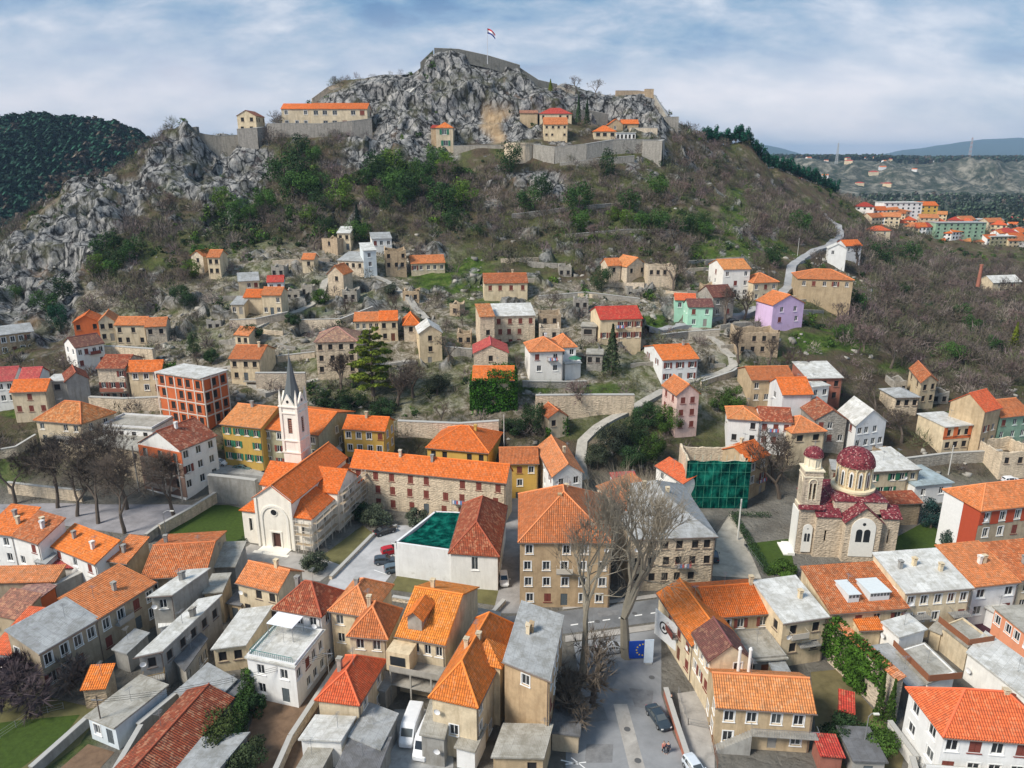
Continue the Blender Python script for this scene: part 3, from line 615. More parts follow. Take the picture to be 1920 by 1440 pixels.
def line_d(L, Rr, Q):
    d = Vector((Rr.x - L.x, Rr.y - L.y)); d.normalize(); q = Vector((Q.x - L.x, Q.y - L.y)); return -d.y * q.x + d.x * q.y
DOORM = [flat((0.16,0.06,0.035), .7), flat((0.30,0.28,0.25), .7), flat((0.10,0.12,0.13), .6)]
WALLC = {'wh': (0.80,0.80,0.78), 'cr': (0.74,0.62,0.43), 'be': (0.56,0.43,0.27), 'bg': (0.46,0.38,0.27), 'oc': (0.62,0.40,0.10), 'gr': (0.38,0.37,0.34), 'ol': (0.42,0.39,0.26), 'mi': (0.42,0.72,0.55),
         'li': (0.66,0.50,0.76), 'pk': (0.74,0.55,0.50), 'bk': (0.66,0.17,0.06), 'rb': (0.42,0.17,0.12), 'gn': (0.33,0.50,0.36), 'ss': (0.48,0.37,0.25), 'sw': (0.64,0.54,0.41), 'sg': (0.36,0.335,0.29), 'sd': (0.17,0.17,0.155), 'lb': (0.62,0.70,0.76), 'sal': (0.78,0.34,0.20), 'st': (0.55,0.40,0.24)}
def wallof(k):
    return wallmat(WALLC[k], 'stone' if k in ('ss', 'sw', 'sg', 'sd') else ('plain' if k in ('wh', 'mi', 'li', 'bk', 'oc', 'sal', 'lb') else 'stucco'))
def house(label, L, Rr, h, D, roof='gable', rise=2.0, wall='cr', rm='or', f=(0, 0), r=(0, 0), l=(0, 0), bk=(0, 0), st='n', fd=None, ch=None, o=0.35, door=True, cat='house', name='house', ww=1.1, wh_=1.5, fl=2.95, top=0.75, par=0.0, group=None, gut=True, Y=None):
    if Y is not None: PL = aty(L[0], L[1], Y)
    else: PL = hit(L[0], L[1], h)
    PR = atz(Rr[0], Rr[1], PL.z) if Y is None else aty(Rr[0], Rr[1], Y if len(Rr) < 3 else Rr[2])
    if Y is None and PL.y > 215 and abs(PR.y - PL.y) > 0.5 * abs(PR.x - PL.x):
        k = 0.5 * abs(PR.x - PL.x) * (1 if PR.y > PL.y else -1); PR = aty(Rr[0], Rr[1], PL.y + k)
    PR.z = PL.z
    far = PL.y > 190; sk = 0.0
    if rm == 'or' and rng.random() < .35: rm = 'or3'
    if isinstance(D, tuple):
        if D[0] in ('r', 'l'):
            Q = atz(D[1], D[2], PL.z); e_ = (PR - PL); e_.z = 0; e_.normalize(); sk = (Q - (PR if D[0] == 'r' else PL)).dot(e_); D = line_d(PL, PR, Q)
        else:
            D = line_d(PL, PR, atz(D[0], D[1], PL.z + rise)); D = D * 2 if roof in ('gable', 'hip') else D
        D = min(max(D, 3.0), 26.0)
        if far: D = min(max(D, 6.0), 12); sk = 0.0
        sk = max(-.75, min(.75, sk / D))
    d = PR - PL; W = math.hypot(d.x, d.y); yaw = math.atan2(d.y, d.x)
    if fd is None: fd = 1.0 if PL.y < 140 else 6.0
    mid = (PL + PR) / 2
    root = empty(name, (mid.x, mid.y, PL.z - h), yaw, label, cat, group)
    wm_ = wallof(wall); rec = 0.2
    mb = MB(); sides = {'f': ((-W / 2, 0), (W / 2, 0), W, f, 0), 'r': ((W / 2, 0), (W / 2, D), D, r, math.pi / 2), 'b': ((W / 2, D), (-W / 2, D), W, bk, math.pi), 'l': ((-W / 2, D), (-W / 2, 0), D, l, -math.pi / 2)}
    hb = h + (rise if (roof == 'shed' and rise < 0) else 0)
    for key, (P0, P1, Ln, (nc_, nr_), ang) in sides.items():
        ops = []; items = []
        if nc_ and nr_ and Ln > 2:
            sp = Ln / nc_; w_ = min(ww, sp * 0.55)
            for j in range(nr_):
                zt = h - top - j * fl; zb = zt - wh_
                if zb < -fd + .5: break
                gl = zb < 1.6
                for i in range(nc_):
                    u = sp * (i + .5) + rng.uniform(-.08, .08) * sp
                    if rng.random() < 0.12: continue
                    isd = door and key == 'f' and gl and j == nr_ - 1 and i == nc_ // 2
                    if isd: ops.append((u - .55, u + .55, max(zt - 2.2, -.2), zt)); items.append(('door', u, max(zt - 2.2, -.2), 1.1, zt - max(zt - 2.2, -.2)))
                    else: ops.append((u - w_ / 2, u + w_ / 2, zb, zt)); items.append(('window', u, zb, w_, wh_))
        ht = hb if (roof == 'shed' and rise < 0 and key == 'b') else h
        facade(mb, P0, P1, -fd, h if not (roof == 'shed' and rise < 0) else hb, ops if not (roof == 'shed' and rise < 0) else [], rec)
        dx = Vector((P1[0] - P0[0], P1[1] - P0[1], 0)).normalized()
        for (kd, u, zb, w_, hh) in items:
            loc = Vector((P0[0], P0[1], 0)) + dx * u + Vector((0, 0, zb))
            if kd == 'window' and st in ('n', 'w') and rng.random() < .16: st2 = rng.choice(('o', 'c', 'o', 'c'))
            else: st2 = st
            if kd == 'window':
                fm, pm, sm = window_meshes(w_, hh, st2); wo = link('window', fm, root, loc, ang); link('pane', pm, wo)
                
                for s_m in (sm or []): link('shutter', s_m, wo)
            else:
                q = MB(); q.box(-.55, .55, .08, .15, 0, hh); q.box(-.42, -.06, .06, .079, .2, hh * .45); q.box(.06, .42, .06, .079, .2, hh * .45); q.box(-.42, -.06, .06, .079, hh * .52, hh - .2); q.box(.06, .42, .06, .079, hh * .52, hh - .2)
                do = q.build('door', rng.choice(DOORM), root, loc, ang); q = MB(); q.box(.4, .46, .0, .06, hh * .46, hh * .50); q.build('handle', METAL, do)
    if roof == 'ruin':
        k = 0.45; # inner faces and ragged tops
        for key, (P0, P1, Ln, _, ang) in sides.items():
            P0 = Vector((*P0, 0)); P1 = Vector((*P1, 0)); dx = (P1 - P0).normalized(); inn = Vector((-dx.y, dx.x, 0)) * k; n = max(3, int(Ln / .8)); hs = [rng.uniform(-.3, .55) + (rise * .35 if i in (0, n) else 0) for i in range(n + 1)]; hs = [(hs[max(i - 1, 0)] + hs[i] + hs[min(i + 1, n)]) / 3 * 1.3 for i in range(n + 1)]
            for i in range(n):
                a = P0 + dx * Ln * i / n; b_ = P0 + dx * Ln * (i + 1) / n; za, zb = h + max(0, hs[i]), h + max(0, hs[i + 1]); up = lambda p, z: Vector((p.x, p.y, z))
                mb.quad(up(a, h), up(b_, h), up(b_, zb), up(a, za)); mb.quad(up(a, za), up(b_, zb), up(b_ + inn, zb), up(a + inn, za)); mb.quad(up(b_ + inn, -1), up(a + inn, -1), up(a + inn, za), up(b_ + inn, zb))
        mb.build('wall', wm_, root); return root
    rf, wl, rid = roof_shape(roof, W, D, h, rise, o)
    for P in wl: mb.quad(*P)
    mb.build('wall', wm_, root)
    rb_ = MB(); roof_slab(rb_, rf, 0.16 if roof != 'flat' else 0.22); ro = rb_.build('roof', roofmat(rm), root)
    if rid and rm in ROOFC and not (PL.y > 260):
        q = MB()
        for a, b_ in rid: q.tube(Vector(a) + Vector((0, 0, .17)), Vector(b_) + Vector((0, 0, .17)), .13, .13, 6)
        c = ROOFC[rm][0]; q.build('ridge_cap', flat((c[0] * .95, c[1] * 1.12, c[2] * 1.5), .85), ro)
    if par > 0:
        q = MB(); t_ = .2
        q.box(-W / 2, W / 2, 0, t_, h + .22, h + .22 + par); q.box(-W / 2, W / 2, D - t_, D, h + .22, h + .22 + par); q.box(-W / 2, -W / 2 + t_, t_, D - t_, h + .22, h + .22 + par); q.box(W / 2 - t_, W / 2, t_, D - t_, h + .22, h + .22 + par)
        q.build('parapet', wm_, ro)
    if ch is None: ch = 0 if PL.y > 240 else (rng.choice((1, 1, 2)) if roof != 'flat' else rng.choice((0, 1)))
    for k in range(ch):
        cx = rng.uniform(-.36, .36) * W; cy = rng.uniform(.35, .65) * D
        zz = h + (rise * (1 - abs(cy - D / 2) / (D / 2)) if roof == 'gable' else rise * (1 - abs(cx) / (W / 2)) if roof == 'gablef' else rise * .7 if roof in ('hip', 'hipf') else rise * cy / D)
        q = MB(); a = .26; q.box(cx - a, cx + a, cy - a, cy + a, zz - .5, zz + 1.15); q.box(cx - a - .07, cx + a + .07, cy - a - .07, cy + a + .07, zz + 1.15, zz + 1.25)
        for sx in (-1, 1):
            for sy in (-1, 1): q.box(cx + sx * a - .06, cx + sx * a + .06, cy + sy * a - .06, cy + sy * a + .06, zz + 1.25, zz + 1.45)
        q.box(cx - a - .1, cx + a + .1, cy - a - .1, cy + a + .1, zz + 1.45, zz + 1.53)
        q.build('chimney', rng.choice((wm_, wallof('cr'), wallof('gr'))), ro)
    if PL.y < 190 and roof != 'ruin' and cat == 'house' and rng.random() < .55:
        ax, ay = rng.uniform(-.3, .3) * W, D * .5; za = h + (rise if roof in ('gable', 'gablef', 'hip', 'hipf') and abs(ax) < W * .2 else rise * .5); q = MB(); q.tube((ax, ay, za - .3), (ax, ay, za + 2.4), .03, .025, 5)
        for k in range(5): q.tube((ax - .45 + .05 * k, ay - .5 + .22 * k, za + 2.2), (ax + .45 - .05 * k, ay - .5 + .22 * k, za + 2.2), .018, .018, 4)
        q.tube((ax, ay - .6, za + 2.2), (ax, ay + .5, za + 2.2), .02, .02, 4); q.build('antenna', METAL, ro)
    if PL.y < 150 and h > 4 and rng.random() < .5:
        q = MB(); sx = rng.choice((-1, 1)); cx = sx * (W / 2 - .8); cz = h - rng.uniform(1.0, 2.2); q.lathe([(.42, 0), (.3, -.08), (0, -.13)], 12); q.v = [(cx + x, -.55 - z * 1.0 - .0 * y, cz + y * .95) for x, y, z in q.v]; q.tube((cx, -.45, cz), (cx, 0, cz - .1), .03, .03, 5); q.build('satellite_dish', flat((0.7,0.7,0.7), .5), root)
    if PL.y < 200 and roof != 'ruin' and f[1] >= 2 and cat == 'house' and h > 6 and W > 6 and rng.random() < .4:
        bx = rng.uniform(-.25, .25) * W; zb_ = h - top - wh_ - .15 - (fl if f[1] > 2 and h > 8.5 else 0) ; q = MB(); q.box(bx - 1.3, bx + 1.3, -1.0, 0, zb_ - .14, zb_); bo = q.build('balcony', wallof('gr'), root); q = MB()
        if rng.random() < .5: q.box(bx - 1.3, bx + 1.3, -1.06, -1.0, zb_, zb_ + .9)
        else:
            for k in range(12): q.tube((bx - 1.3 + 2.6 * k / 11, -.97, zb_), (bx - 1.3 + 2.6 * k / 11, -.97, zb_ + .95), .018, .018, 4)
            q.tube((bx - 1.3, -.97, zb_ + .95), (bx + 1.3, -.97, zb_ + .95), .03, .03, 4)
        for x_ in (-1.28, 1.28): q.tube((bx + x_, -.97, zb_ + .95), (bx + x_, 0, zb_ + .95), .03, .03, 4); q.tube((bx + x_, -.5, zb_), (bx + x_, -.5, zb_ + .95), .02, .02, 4)
        q.build('railing', rng.choice((METAL, flat((.55,.5,.42), .8), BRNS)), bo)
        if rng.random() < .4:
            q = MB()
            for k in range(6): x_ = bx - 1.1 + .4 * k; q.quad((x_, -1.12, zb_ + .1), (x_ + .32, -1.12, zb_ + .1), (x_ + .32, -1.1, zb_ + .85), (x_, -1.1, zb_ + .85), m=k % 3)
            q.build('laundry', [flat((.7,.7,.72), .9), flat((.15,.25,.5), .9), flat((.55,.12,.12), .9)], bo)
    if gut and PL.y < 185 and h > 4.5 and roof not in ('flat', 'ruin'):
        q = MB()
        if roof in ('gable', 'hip', 'shed'):
            ze = h - o * abs(rise) / (D / 2 if roof != 'shed' else D); q.tube((-W / 2 - o, -o - .08, ze), (W / 2 + o, -o - .08, ze), .08, .08, 6); q.tube((W / 2 - .2, -o - .05, ze - .05), (W / 2 - .2, -.08, ze - .6), .05, .05, 5); q.tube((W / 2 - .2, -.08, ze - .6), (W / 2 - .2, -.08, 0), .05, .05, 5)
        else:
            ze = h - o * rise / (W / 2)
            q.tube((W / 2 + o + .06, -o, ze), (W / 2 + o + .06, D, ze), .08, .08, 6); q.tube((-W / 2 - o - .06, -o, ze), (-W / 2 - o - .06, D, ze), .08, .08, 6); q.tube((W / 2 + .08, .3, ze), (W / 2 + .08, .3, 0), .05, .05, 5)
        q.build('gutter', PIPE, root)
    if abs(sk) > .02: shear(root, sk)
    return root
def shear(root, sk):
    M = np.eye(3); M[0, 1] = sk
    def rec(o_, shared):
        for c_ in o_.children:
            if c_.name.split('.')[0] in ('window', 'door'):
                x, y, z = c_.location; c_.location = (x + sk * y, y, z); a = c_.rotation_euler.z
                if abs(a - math.pi / 2) < .01 or abs(a + math.pi / 2) < .01: c_.rotation_euler.z = a - math.atan(sk)
                continue
            me = c_.data; n = len(me.vertices); v = np.empty(n * 3, np.float32); me.vertices.foreach_get('co', v); v = v.reshape(-1, 3); v[:, 0] += sk * v[:, 1]; me.vertices.foreach_set('co', v.ravel()); me.update(); rec(c_, 0)
    rec(root, 0)
H = house
# ---- houses, front left
H('long house end with grey sheet roof at lower left, joined to orange roofed part', (73,1224), (182,1160), 7, (22,1179), 'shed', 1.4, 'bg', 'gry', f=(4,2), l=(2,1), st='w', wh_=1.7, ch=0)
H('long two storey house with orange roof behind the grey roofed house end at lower left', (182,1160), (289,1093), 7, (128,1115), 'shed', 1.4, 'bg', 'or3', f=(4,2), st='w', wh_=1.7)
H('house with mottled weathered orange tile roof beside the lower corner of the green lawn', (266,1084), (384,1076), 6.0, (284,1024), 'gable', 1.8, 'bg', 'or2', f=(3,1), st='w')
H('small house with narrow orange roof left of the mottled roof by the lawn', (203,1050), (238,1055), 6, (231,1004), 'shed', 1.6, 'bg', 'or3', f=(1,1))
H('terraced house with broad orange roof and white chimneys below the bare trees', (97,1022), (180,1056), 6.5, (120,978), 'shed', 1.8, 'wh', 'or', f=(3,1), ch=2)
H('white house with clean bright orange roof at the left edge above the pink roof', (-30,996), (24,1003), 8, (2,946), 'shed', 2, 'wh', 'or', f=(2,2), st='n')
H('white house with patched orange roof and open tile hole near the left edge', (24,1003), (73,1018), 8, (57,957), 'shed', 2, 'wh', 'or2', f=(2,2), st='n')
H('small white house with grey sheet roof between patched orange roof and pink roof', (68,1052), (88,1056), 4.5, (110,1024), 'shed', 1, 'wh', 'gry', f=(1,1), ch=0)
H('low outbuilding with crimson pink sheet roof in the yard at left', (90,1062), (170,1064), 3.6, (118,1040), 'shed', .8, 'wh', 'pnk', f=(2,1), ch=0)
H('long low shed with rusty orange roof at the far left edge', (-40,1092), (104,1089), 4, (0,1070), 'shed', .8, 'bg', 'or3', f=(0,0), ch=0, gut=False)
H('low house with faded pink brown tiles at the left edge', (-20,1148), (35,1160), 4.5, (28,1108), 'shed', 1.4, 'bg', 'old', ch=0)
H('house with plain red orange roof cut by the left edge beside the grey roofed end', (-20,1222), (20,1226), 4.5, (45,1140), 'shed', 1.8, 'wh', 'orr', f=(2,1), ch=0)
H('white lean-to canopy shed between grey wall and long orange roof', (168,1079), (190,1085), 3.5, (206,1052), 'shed', .5, 'wh', 'wht', ch=0)
H('tall narrow concrete block with pale shed roof and one square window', (283,1117), (325,1114), 8, ('l',350,1077), 'shed', .5, 'gr', 'lgt', f=(1,1), st='n', ch=1)
H('small beige flat block wedged behind the pale shed roofs near the church', (383,1112), (416,1110), 5.5, 5.0, 'flat', 0, 'be', 'con', f=(1,1), ch=0)
H('grey plastered block with sloping slab roof behind the beige flat block', (392,1064), (440,1062), 4.0, 7.0, 'shed', .6, 'gr', 'con', ch=0)
H('long narrow house with pale shed roof and small front balcony', (260,1229), (306,1219), 6, ('l',405,1126), 'shed', .5, 'gr', 'lgt', f=(1,1), r=(5,1), st='d', ch=1)
H('dark grey lean-to along the right wall of the long narrow house', (325,1233), (348,1255), 3.2, ('r',383,1201), 'shed', .3, 'gr', 'dgr', f=(0,0), r=(4,1), ch=0)
H('wide flat carport roof of worn grey sheets beside the ivy hedge', (334,1297), (388,1330), 3, ('l',388,1248), 'flat', 0, 'gr', 'gry', ch=0)
H('long white garage with stained flat concrete roof on the lower left lawn', (165,1343), (216,1364), 3.4, ('l',262,1270), 'flat', 0, 'lb', 'con', f=(2,1), st='w', ch=0)
H('tiny stone hut with a plain orange roof behind the long white garage', (155,1291), (197,1288), 3.2, (208,1252), 'shed', .9, 'ss', 'or', ch=0)
H('small grey shed beneath the windows of the long two storey house', (214,1217), (239,1225), 3.2, ('l',252,1183), 'flat', 0, 'gr', 'gry', ch=0)
H('outbuilding with half orange half brown tiled roof at the bottom edge left', (208,1452), (300,1470), 3.2, 14.0, 'gablef', 1.4, 'gr', 'bro', ch=0)
H('square flat hut with pale grey panel roof at bottom edge beside the round shrub', (305,1452), (412,1440), 3, ('l',362,1390), 'flat', 0, 'gr', 'gry', ch=0)
H('cream house with orange roof joined to the brown hipped roof', (446,1090), (521,1108), 7, (467,1053), 'gable', 1.8, 'cr', 'or', f=(3,2), st='d')
H('tall white house with dark brown hipped roof beside the roof terrace', (517,1138), (601,1152), 9, ('r',643,1109), 'hip', 2.8, 'wh', 'bro', f=(3,3), r=(2,3), st='n')
H('white two storey wing with green railed flat roof terrace', (463,1232), (553,1251), 6.4, ('r',606,1185), 'flat', 0, 'wh', 'lgt', f=(2,2), r=(4,2), st='n', par=.25, ch=0)
H('low cream annex with crumpled pale roof left of the roof terrace', (400,1216), (461,1208), 4, ('l',452,1150), 'shed', .4, 'cr', 'lgt', f=(2,1), st='d', ch=0)
H('beige three storey house with faded orange hipped roof beside the brown roof', (620,1142), (692,1153), 9, (672,1092), 'hip', 2.3, 'cr', 'or3', f=(2,3), st='n')
H('pavilion wing with pyramid of old orange tiles between two larger orange roofs', (655,1188), (724,1194), 8.5, 6.5, 'hip', 2.6, 'cr', 'or3', f=(2,2), st='n')
H('big house with wide orange roof, dormer and enclosed loggias above the parked vans', (745,1190), (834,1206), 9, (750,1097), 'gable', 3, 'cr', 'org', f=(4,2), st='n', ww=1.4)
H('corner house with steep many hipped orange roof right of the parked vans', (810,1302), (893,1320), 8.5, 16, 'hipf', 3.2, 'cr', 'org', f=(1,2), r=(5,3), st='w')
H('small house with clean red orange hipped roof and tall chimney, left of the vans', (597,1308), (671,1317), 6, ('r',719,1238), 'hipf', 2.2, 'cr', 'orr', f=(1,2), r=(2,2), st='w', ch=1)
H('white flat roofed garage block below the small red orange hipped house', (565,1385), (639,1388), 4, ('l',592,1346), 'flat', 0, 'wh', 'lgt', ch=0)
H('lean-to with bluish grey patched sheet roof beside the white van', (657,1380), (713,1403), 3.4, ('l',690,1322), 'flat', 0, 'gr', 'gry', ch=0)
H('dark slate grey shed roof at the bottom edge below the patched lean-to', (628,1452), (706,1452), 3.2, ('l',657,1388), 'flat', 0, 'gr', 'dgr', ch=0)
H('narrow concrete box house with flat grey roof between van and corner house', (790,1376), (832,1383), 4.4, ('l',808,1318), 'flat', 0, 'gr', 'con', f=(1,1), st='d', ch=0)
H('tall ochre stuccoed house with slanting grey sheet roof beside the plaza', (946,1239), (1030,1273), 11, ('l',979,1138), 'shed', .6, 'st', 'gry', f=(1,1), r=(4,3), st='w', ch=2)
H('low beige annex with flat slab roof in front of the tall ochre house', (925,1418), (1018,1420), 4, ('l',945,1362), 'flat', 0, 'be', 'con', f=(2,1), st='d', ch=0)
H('low flat grey roof with orange skylight boxes behind the corner house', (890,1222), (946,1234), 4.5, ('l',885,1142), 'flat', 0, 'gr', 'con', ch=0)
H('small dark lean-to beside the big bare plane tree', (1035,1372), (1085,1378), 2.8, 6.5, 'flat', 0, 'bg', 'dgr', ch=0)
# ---- front right
H('pale house with long bright orange roof parallel to the main street', (1331,1156), (1446,1147), 6.5, (1305,1103), 'gable', 2, 'be', 'or', f=(5,1), l=(1,1), st='w', ch=1)
H('street side wing with old orange roof and white billboard end by the plaza', (1236,1112), (1300,1208), 6.3, 6.5, 'gable', 1.9, 'cr', 'org', f=(4,2), st='c', ch=0)
H('cream gabled house with purple brown tiled roof', (1332,1237), (1404,1232), 8, ('l',1302,1186), 'gablef', 2, 'cr', 'brn', f=(2,2), l=(3,2), st='w', ch=0)
H('beige house with broad weathered orange roof and outside stairs at lower right', (1345,1322), (1526,1333), 6.2, (1395,1266), 'gable', 1.9, 'be', 'or3', f=(4,2), l=(2,2), st='w', ww=1.2, ch=0)
H('stone faced house with pale grey sheet roof beside the ivy wall', (1469,1167), (1551,1155), 7.5, (1428,1091), 'shed', 1.4, 'cr', 'lgt', f=(2,2), l=(2,2), st='d', ch=1)
H('house with very weathered orange roof carrying two pale skylights', (1558,1149), (1701,1138), 6.5, (1525,1064), 'shed', 2.0, 'cr', 'or2', f=(4,1), st='n', ch=0)
H('two storey cream house with wide pale grey roof and small balconies', (1698,1111), (1822,1101), 8.2, (1662,1038), 'shed', 1.6, 'cr', 'lgt', f=(5,3), l=(2,2), st='w', ch=3)
H('white house with clean orange roof and wide strip windows right of the pale grey roof', (1827,1099), (1910,1090), 7, (1768,1024), 'shed', 2, 'wh', 'or', f=(3,2), st='n', ww=1.9, ch=2)
H('house with faded orange roof cut off by the right edge', (1912,1087), (1995,1078), 7, (1862,1019), 'shed', 1.8, 'cr', 'or2', f=(3,2), ch=1)
H('large modern block with orange hipped roof, white side and rust red corner', (1840,956), (2010,938), 11, ('l',1771,918), 'hip', 2.6, 'bg', 'or', f=(6,3), l=(0,0), st='w', ch=0, wh_=1.7)
H('white house with big clean orange red hipped roof in the lower right corner', (1771,1376), (1985,1392), 7.5, ('l',1706,1291), 'hip', 3.2, 'wh', 'orr', f=(5,2), l=(2,2), st='w', ww=1.5, ch=1)
H('brown railed roof terrace over low outbuilding behind the lower right house', (1684,1224), (1740,1281), 4.2, ('r',1790,1264), 'flat', 0, 'wh', 'con', par=.1, ch=0)
H('small white hut with ribbed pale roof between grey roof and brown railed terrace', (1656,1168), (1687,1195), 5.6, ('r',1734,1181), 'flat', 0, 'wh', 'lgt', ch=0)
H('long low grey sheet roof running beside the stone wall to the lower right', (1628,1215), (1707,1289), 3.6, ('r',1736,1284), 'flat', 0, 'gr', 'gry', ch=0)
H('low strip roof of bright orange tiles under the skylight roof', (1612,1180), (1655,1178), 4.6, (1600,1161), 'shed', .8, 'cr', 'or', ch=0)
H('flat concrete terrace house with brown boarded parapet below the balconies', (1768,1176), (1815,1213), 4, ('r',1852,1198), 'flat', 0, 'cr', 'con', par=.2, ch=0)
H('long low hall with pale ribbed roof at the right edge', (1815,1224), (1960,1335), 4.2, ('r',1990,1290), 'flat', 0, 'wh', 'lgt', ch=0)
H('salmon coloured building beside the maroon court at the right edge', (1866,1140), (1940,1200), 4.6, 6, 'flat', 0, 'sal', 'con', f=(4,1), st='w', ww=1.4, ch=0)
H('flat roofed grey patio building between purple brown roof and stone faced house', (1398,1240), (1474,1234), 3.4, 6.5, 'flat', 0, 'gr', 'con', f=(3,1), st='d', par=.3, ch=0)
# ---- around the churches
H('long stone monastery with orange roof and rows of brown shutters', (658,874), (948,903), 9, (672,845), 'gable', 2.4, 'sw', 'or', f=(9,3), st='c', ch=2, wh_=1.7)
H('white walled building wing with steep orange and brown hipped roof by the alley', (845,1034), (933,1040), 6.8, ('r',948,949), 'hipf', 3.6, 'wh', 'bro', f=(1,1), r=(4,2), ch=0, wh_=2.4)
H('ochre yellow three storey house with small roof vents', (644,803), (721,807), 9.5, (648,779), 'gable', 1.8, 'oc', 'or', f=(4,3), r=(2,2), st='w', ch=1)
H('ochre terraced house with orange roof left of the steeple', (415,794), (489,802), 10, (446,757), 'gable', 2.4, 'oc', 'or', f=(4,3), st='g', ch=1)
H('olive grey terraced house directly behind the steeple', (489,802), (597,815), 10, (507,760), 'gable', 2.4, 'ol', 'or', f=(5,3), r=(1,2), st='w', ch=0)
H('small white annex at the end of the terraced row beside the steeple', (588,852), (640,845), 5.5, 6, 'flat', 0, 'wh', 'lgt', f=(3,1), ch=0)
H('ochre building under two nested orange hipped roofs behind the monastery', (801,838), (915,848), 7.5, 12.0, 'hip', 3.2, 'oc', 'or', f=(5,1), st='d', ch=1)
H('bright yellow house with orange roof at the end of the alley', (938,869), (1009,868), 8, (939,840), 'gable', 1.8, 'oc', 'or3', f=(3,3), st='w', ch=0)
H('white house with broad light orange gabled roof beside the curving path', (1037,893), (1092,885), 9, ('l',1008,838), 'gablef', 2.2, 'wh', 'or', f=(2,2), l=(3,3), st='n', ch=1)
H('four storey stained beige palace with big orange hipped roof behind the plane trees', (975,1014), (1147,1015), 12, 17, 'hip', 5.0, 'st', 'or', f=(5,4), r=(4,4), st='w', ch=2, fl=2.9)
H('old stone warehouse with grey hipped roof behind the right plane tree', (1185,1009), (1342,1004), 10, 20, 'hip', 4.2, 'sw', 'gry', f=(6,3), r=(4,3), st='d', ch=2)
H('house with orange roof tilted toward the grey roofed stone warehouse', (1178,960), (1243,932), 10.5, 7.5, 'shed', 2.0, 'sw', 'or', f=(3,2), ch=0)
H('narrow house with pink roof behind the orange tilted roof', (1158,917), (1202,914), 8, 5, 'shed', 1, 'wh', 'pnk', f=(2,2), ch=0)
H('low white house with small orange roof left of the green scaffold net', (1231,873), (1283,906), 5, (1250,864), 'shed', 1.2, 'wh', 'orr', f=(2,1), ch=0)
H('roofless stone building wrapped in green net under repair', (1290,866), (1402,866), 10, 8, 'ruin', 1.2, 'sw', 'or', f=(4,3), st='d', door=False)
H('brown stucco house with small orange roof right of the green net', (1405,866), (1442,852), 9, 8, 'gable', 2, 'be', 'or', f=(2,3), st='w', ch=1)
H('tall pale lilac house with four maroon shuttered windows above the dark bushes', (1270,740), (1311,737), 10.5, 8, 'gablef', 2.2, 'pk', 'or', f=(2,3), st='c', ch=0, l=(2,2))
H('tiny cream hut with orange gable half wrapped in ivy below the stone terrace', (1029,783), (1063,779), 5.5, 6, 'gablef', 1.4, 'cr', 'or2', f=(2,1), st='d', ch=0)
H('house swallowed by thick ivy with one strip of orange roof showing', (887,712), (963,712), 9, 9, 'gable', 2, 'cr', 'or', ch=0)
H('stone house with pink red gable above the ivy covered house', (889,662), (952,661), 6.5, 9, 'gablef', 2, 'sw', 'pnk', f=(1,1), st='d', ch=0)
H('white modern house with orange pyramid roof on the grassy terrace', (994,659), (1056,657), 8, 9, 'hip', 2.4, 'wh', 'or', f=(2,2), st='n', ch=1)
H('white house wing with orange hip just behind the modern white house', (1045,650), (1080,649), 8, 8, 'hip', 2.0, 'wh', 'or', f=(2,1), ch=0)
H('low white flat annex with terrace beside the modern white house', (1060,684), (1089,681), 4.2, 6, 'flat', 0, 'wh', 'lgt', f=(1,1), ch=0, par=.5)
H('large cream four storey house with pale grey roof in the middle of the village', (927,593), (1003,591), 10.5, 9, 'shed', 1.6, 'sw', 'lgt', f=(4,4), r=(2,3), st='c', ch=0)
H('narrow stone end with old orange roof joined to the large pale grey roof', (900,594), (927,593), 10.5, 9, 'shed', 1.6, 'sw', 'or2', f=(1,3), st='d', ch=0)
H('cream cottage with old orange roof above the large grey roofed house', (908,531), (989,530), 5.5, (911,513), 'gable', 2, 'cr', 'or2', f=(4,1), st='c', ch=1)
H('white two storey house with red double roof behind the tall fir', (1126,599), (1204,597), 7, (1127,575), 'gable', 2.2, 'cr', 'red', f=(5,2), st='o', ch=0)
H('cream villa with bright orange roof and yellow base beside the zigzag steps', (1243,675), (1309,672), 6.5, (1228,648), 'gable', 2, 'wh', 'or', f=(3,2), l=(2,1), st='o', ch=1)
H('square stone garage with black opening left of the red double roof', (1090,612), (1118,613), 4, 5, 'flat', 0, 'sg', 'con', f=(1,1), st='d', ww=3.5, ch=0)
H('open stone shelter with columns below the black garage', (1100,664), (1130,665), 4.5, 5, 'flat', 0, 'sg', 'con', f=(2,1), st='d', ww=1.8, ch=0)
H('mint green house with brown roof on the upper road', (1291,575), (1337,575), 6.5, (1287,562), 'gable', 1.6, 'mi', 'brn', f=(2,2), l=(2,1), ch=0)
H('mint green wing with orange roof behind the brown roofed mint house', (1266,562), (1304,563), 5.5, (1270,553), 'gable', 1.3, 'mi', 'orr', f=(2,1), ch=0)
H('pale grey house with dark brown roof and stone gable right of the mint house', (1337,557), (1377,555), 7, 9, 'gable', 2.6, 'sg', 'brn', f=(2,2), l=(1,1), ch=0)
H('white tall house with orange roof above the dark brown roofed house', (1357,505), (1407,504), 9, (1350,487), 'gable', 2.2, 'wh', 'or', f=(3,3), l=(1,2), ch=0)
H('cream house with orange hipped roof between white tall house and hill road', (1413,530), (1459,528), 6, 8, 'hip', 2.2, 'cr', 'or', f=(3,2), ch=0)
H('long beige hall with orange roof right of the hill road', (1497,522), (1600,525), 7, (1500,503), 'hip', 2.3, 'be', 'or', f=(5,1), ch=0)
H('lilac house with orange roof below the long beige hall', (1450,572), (1508,568), 8, 8, 'gablef', 2.6, 'li', 'or', f=(2,2), r=(3,2), ch=0)
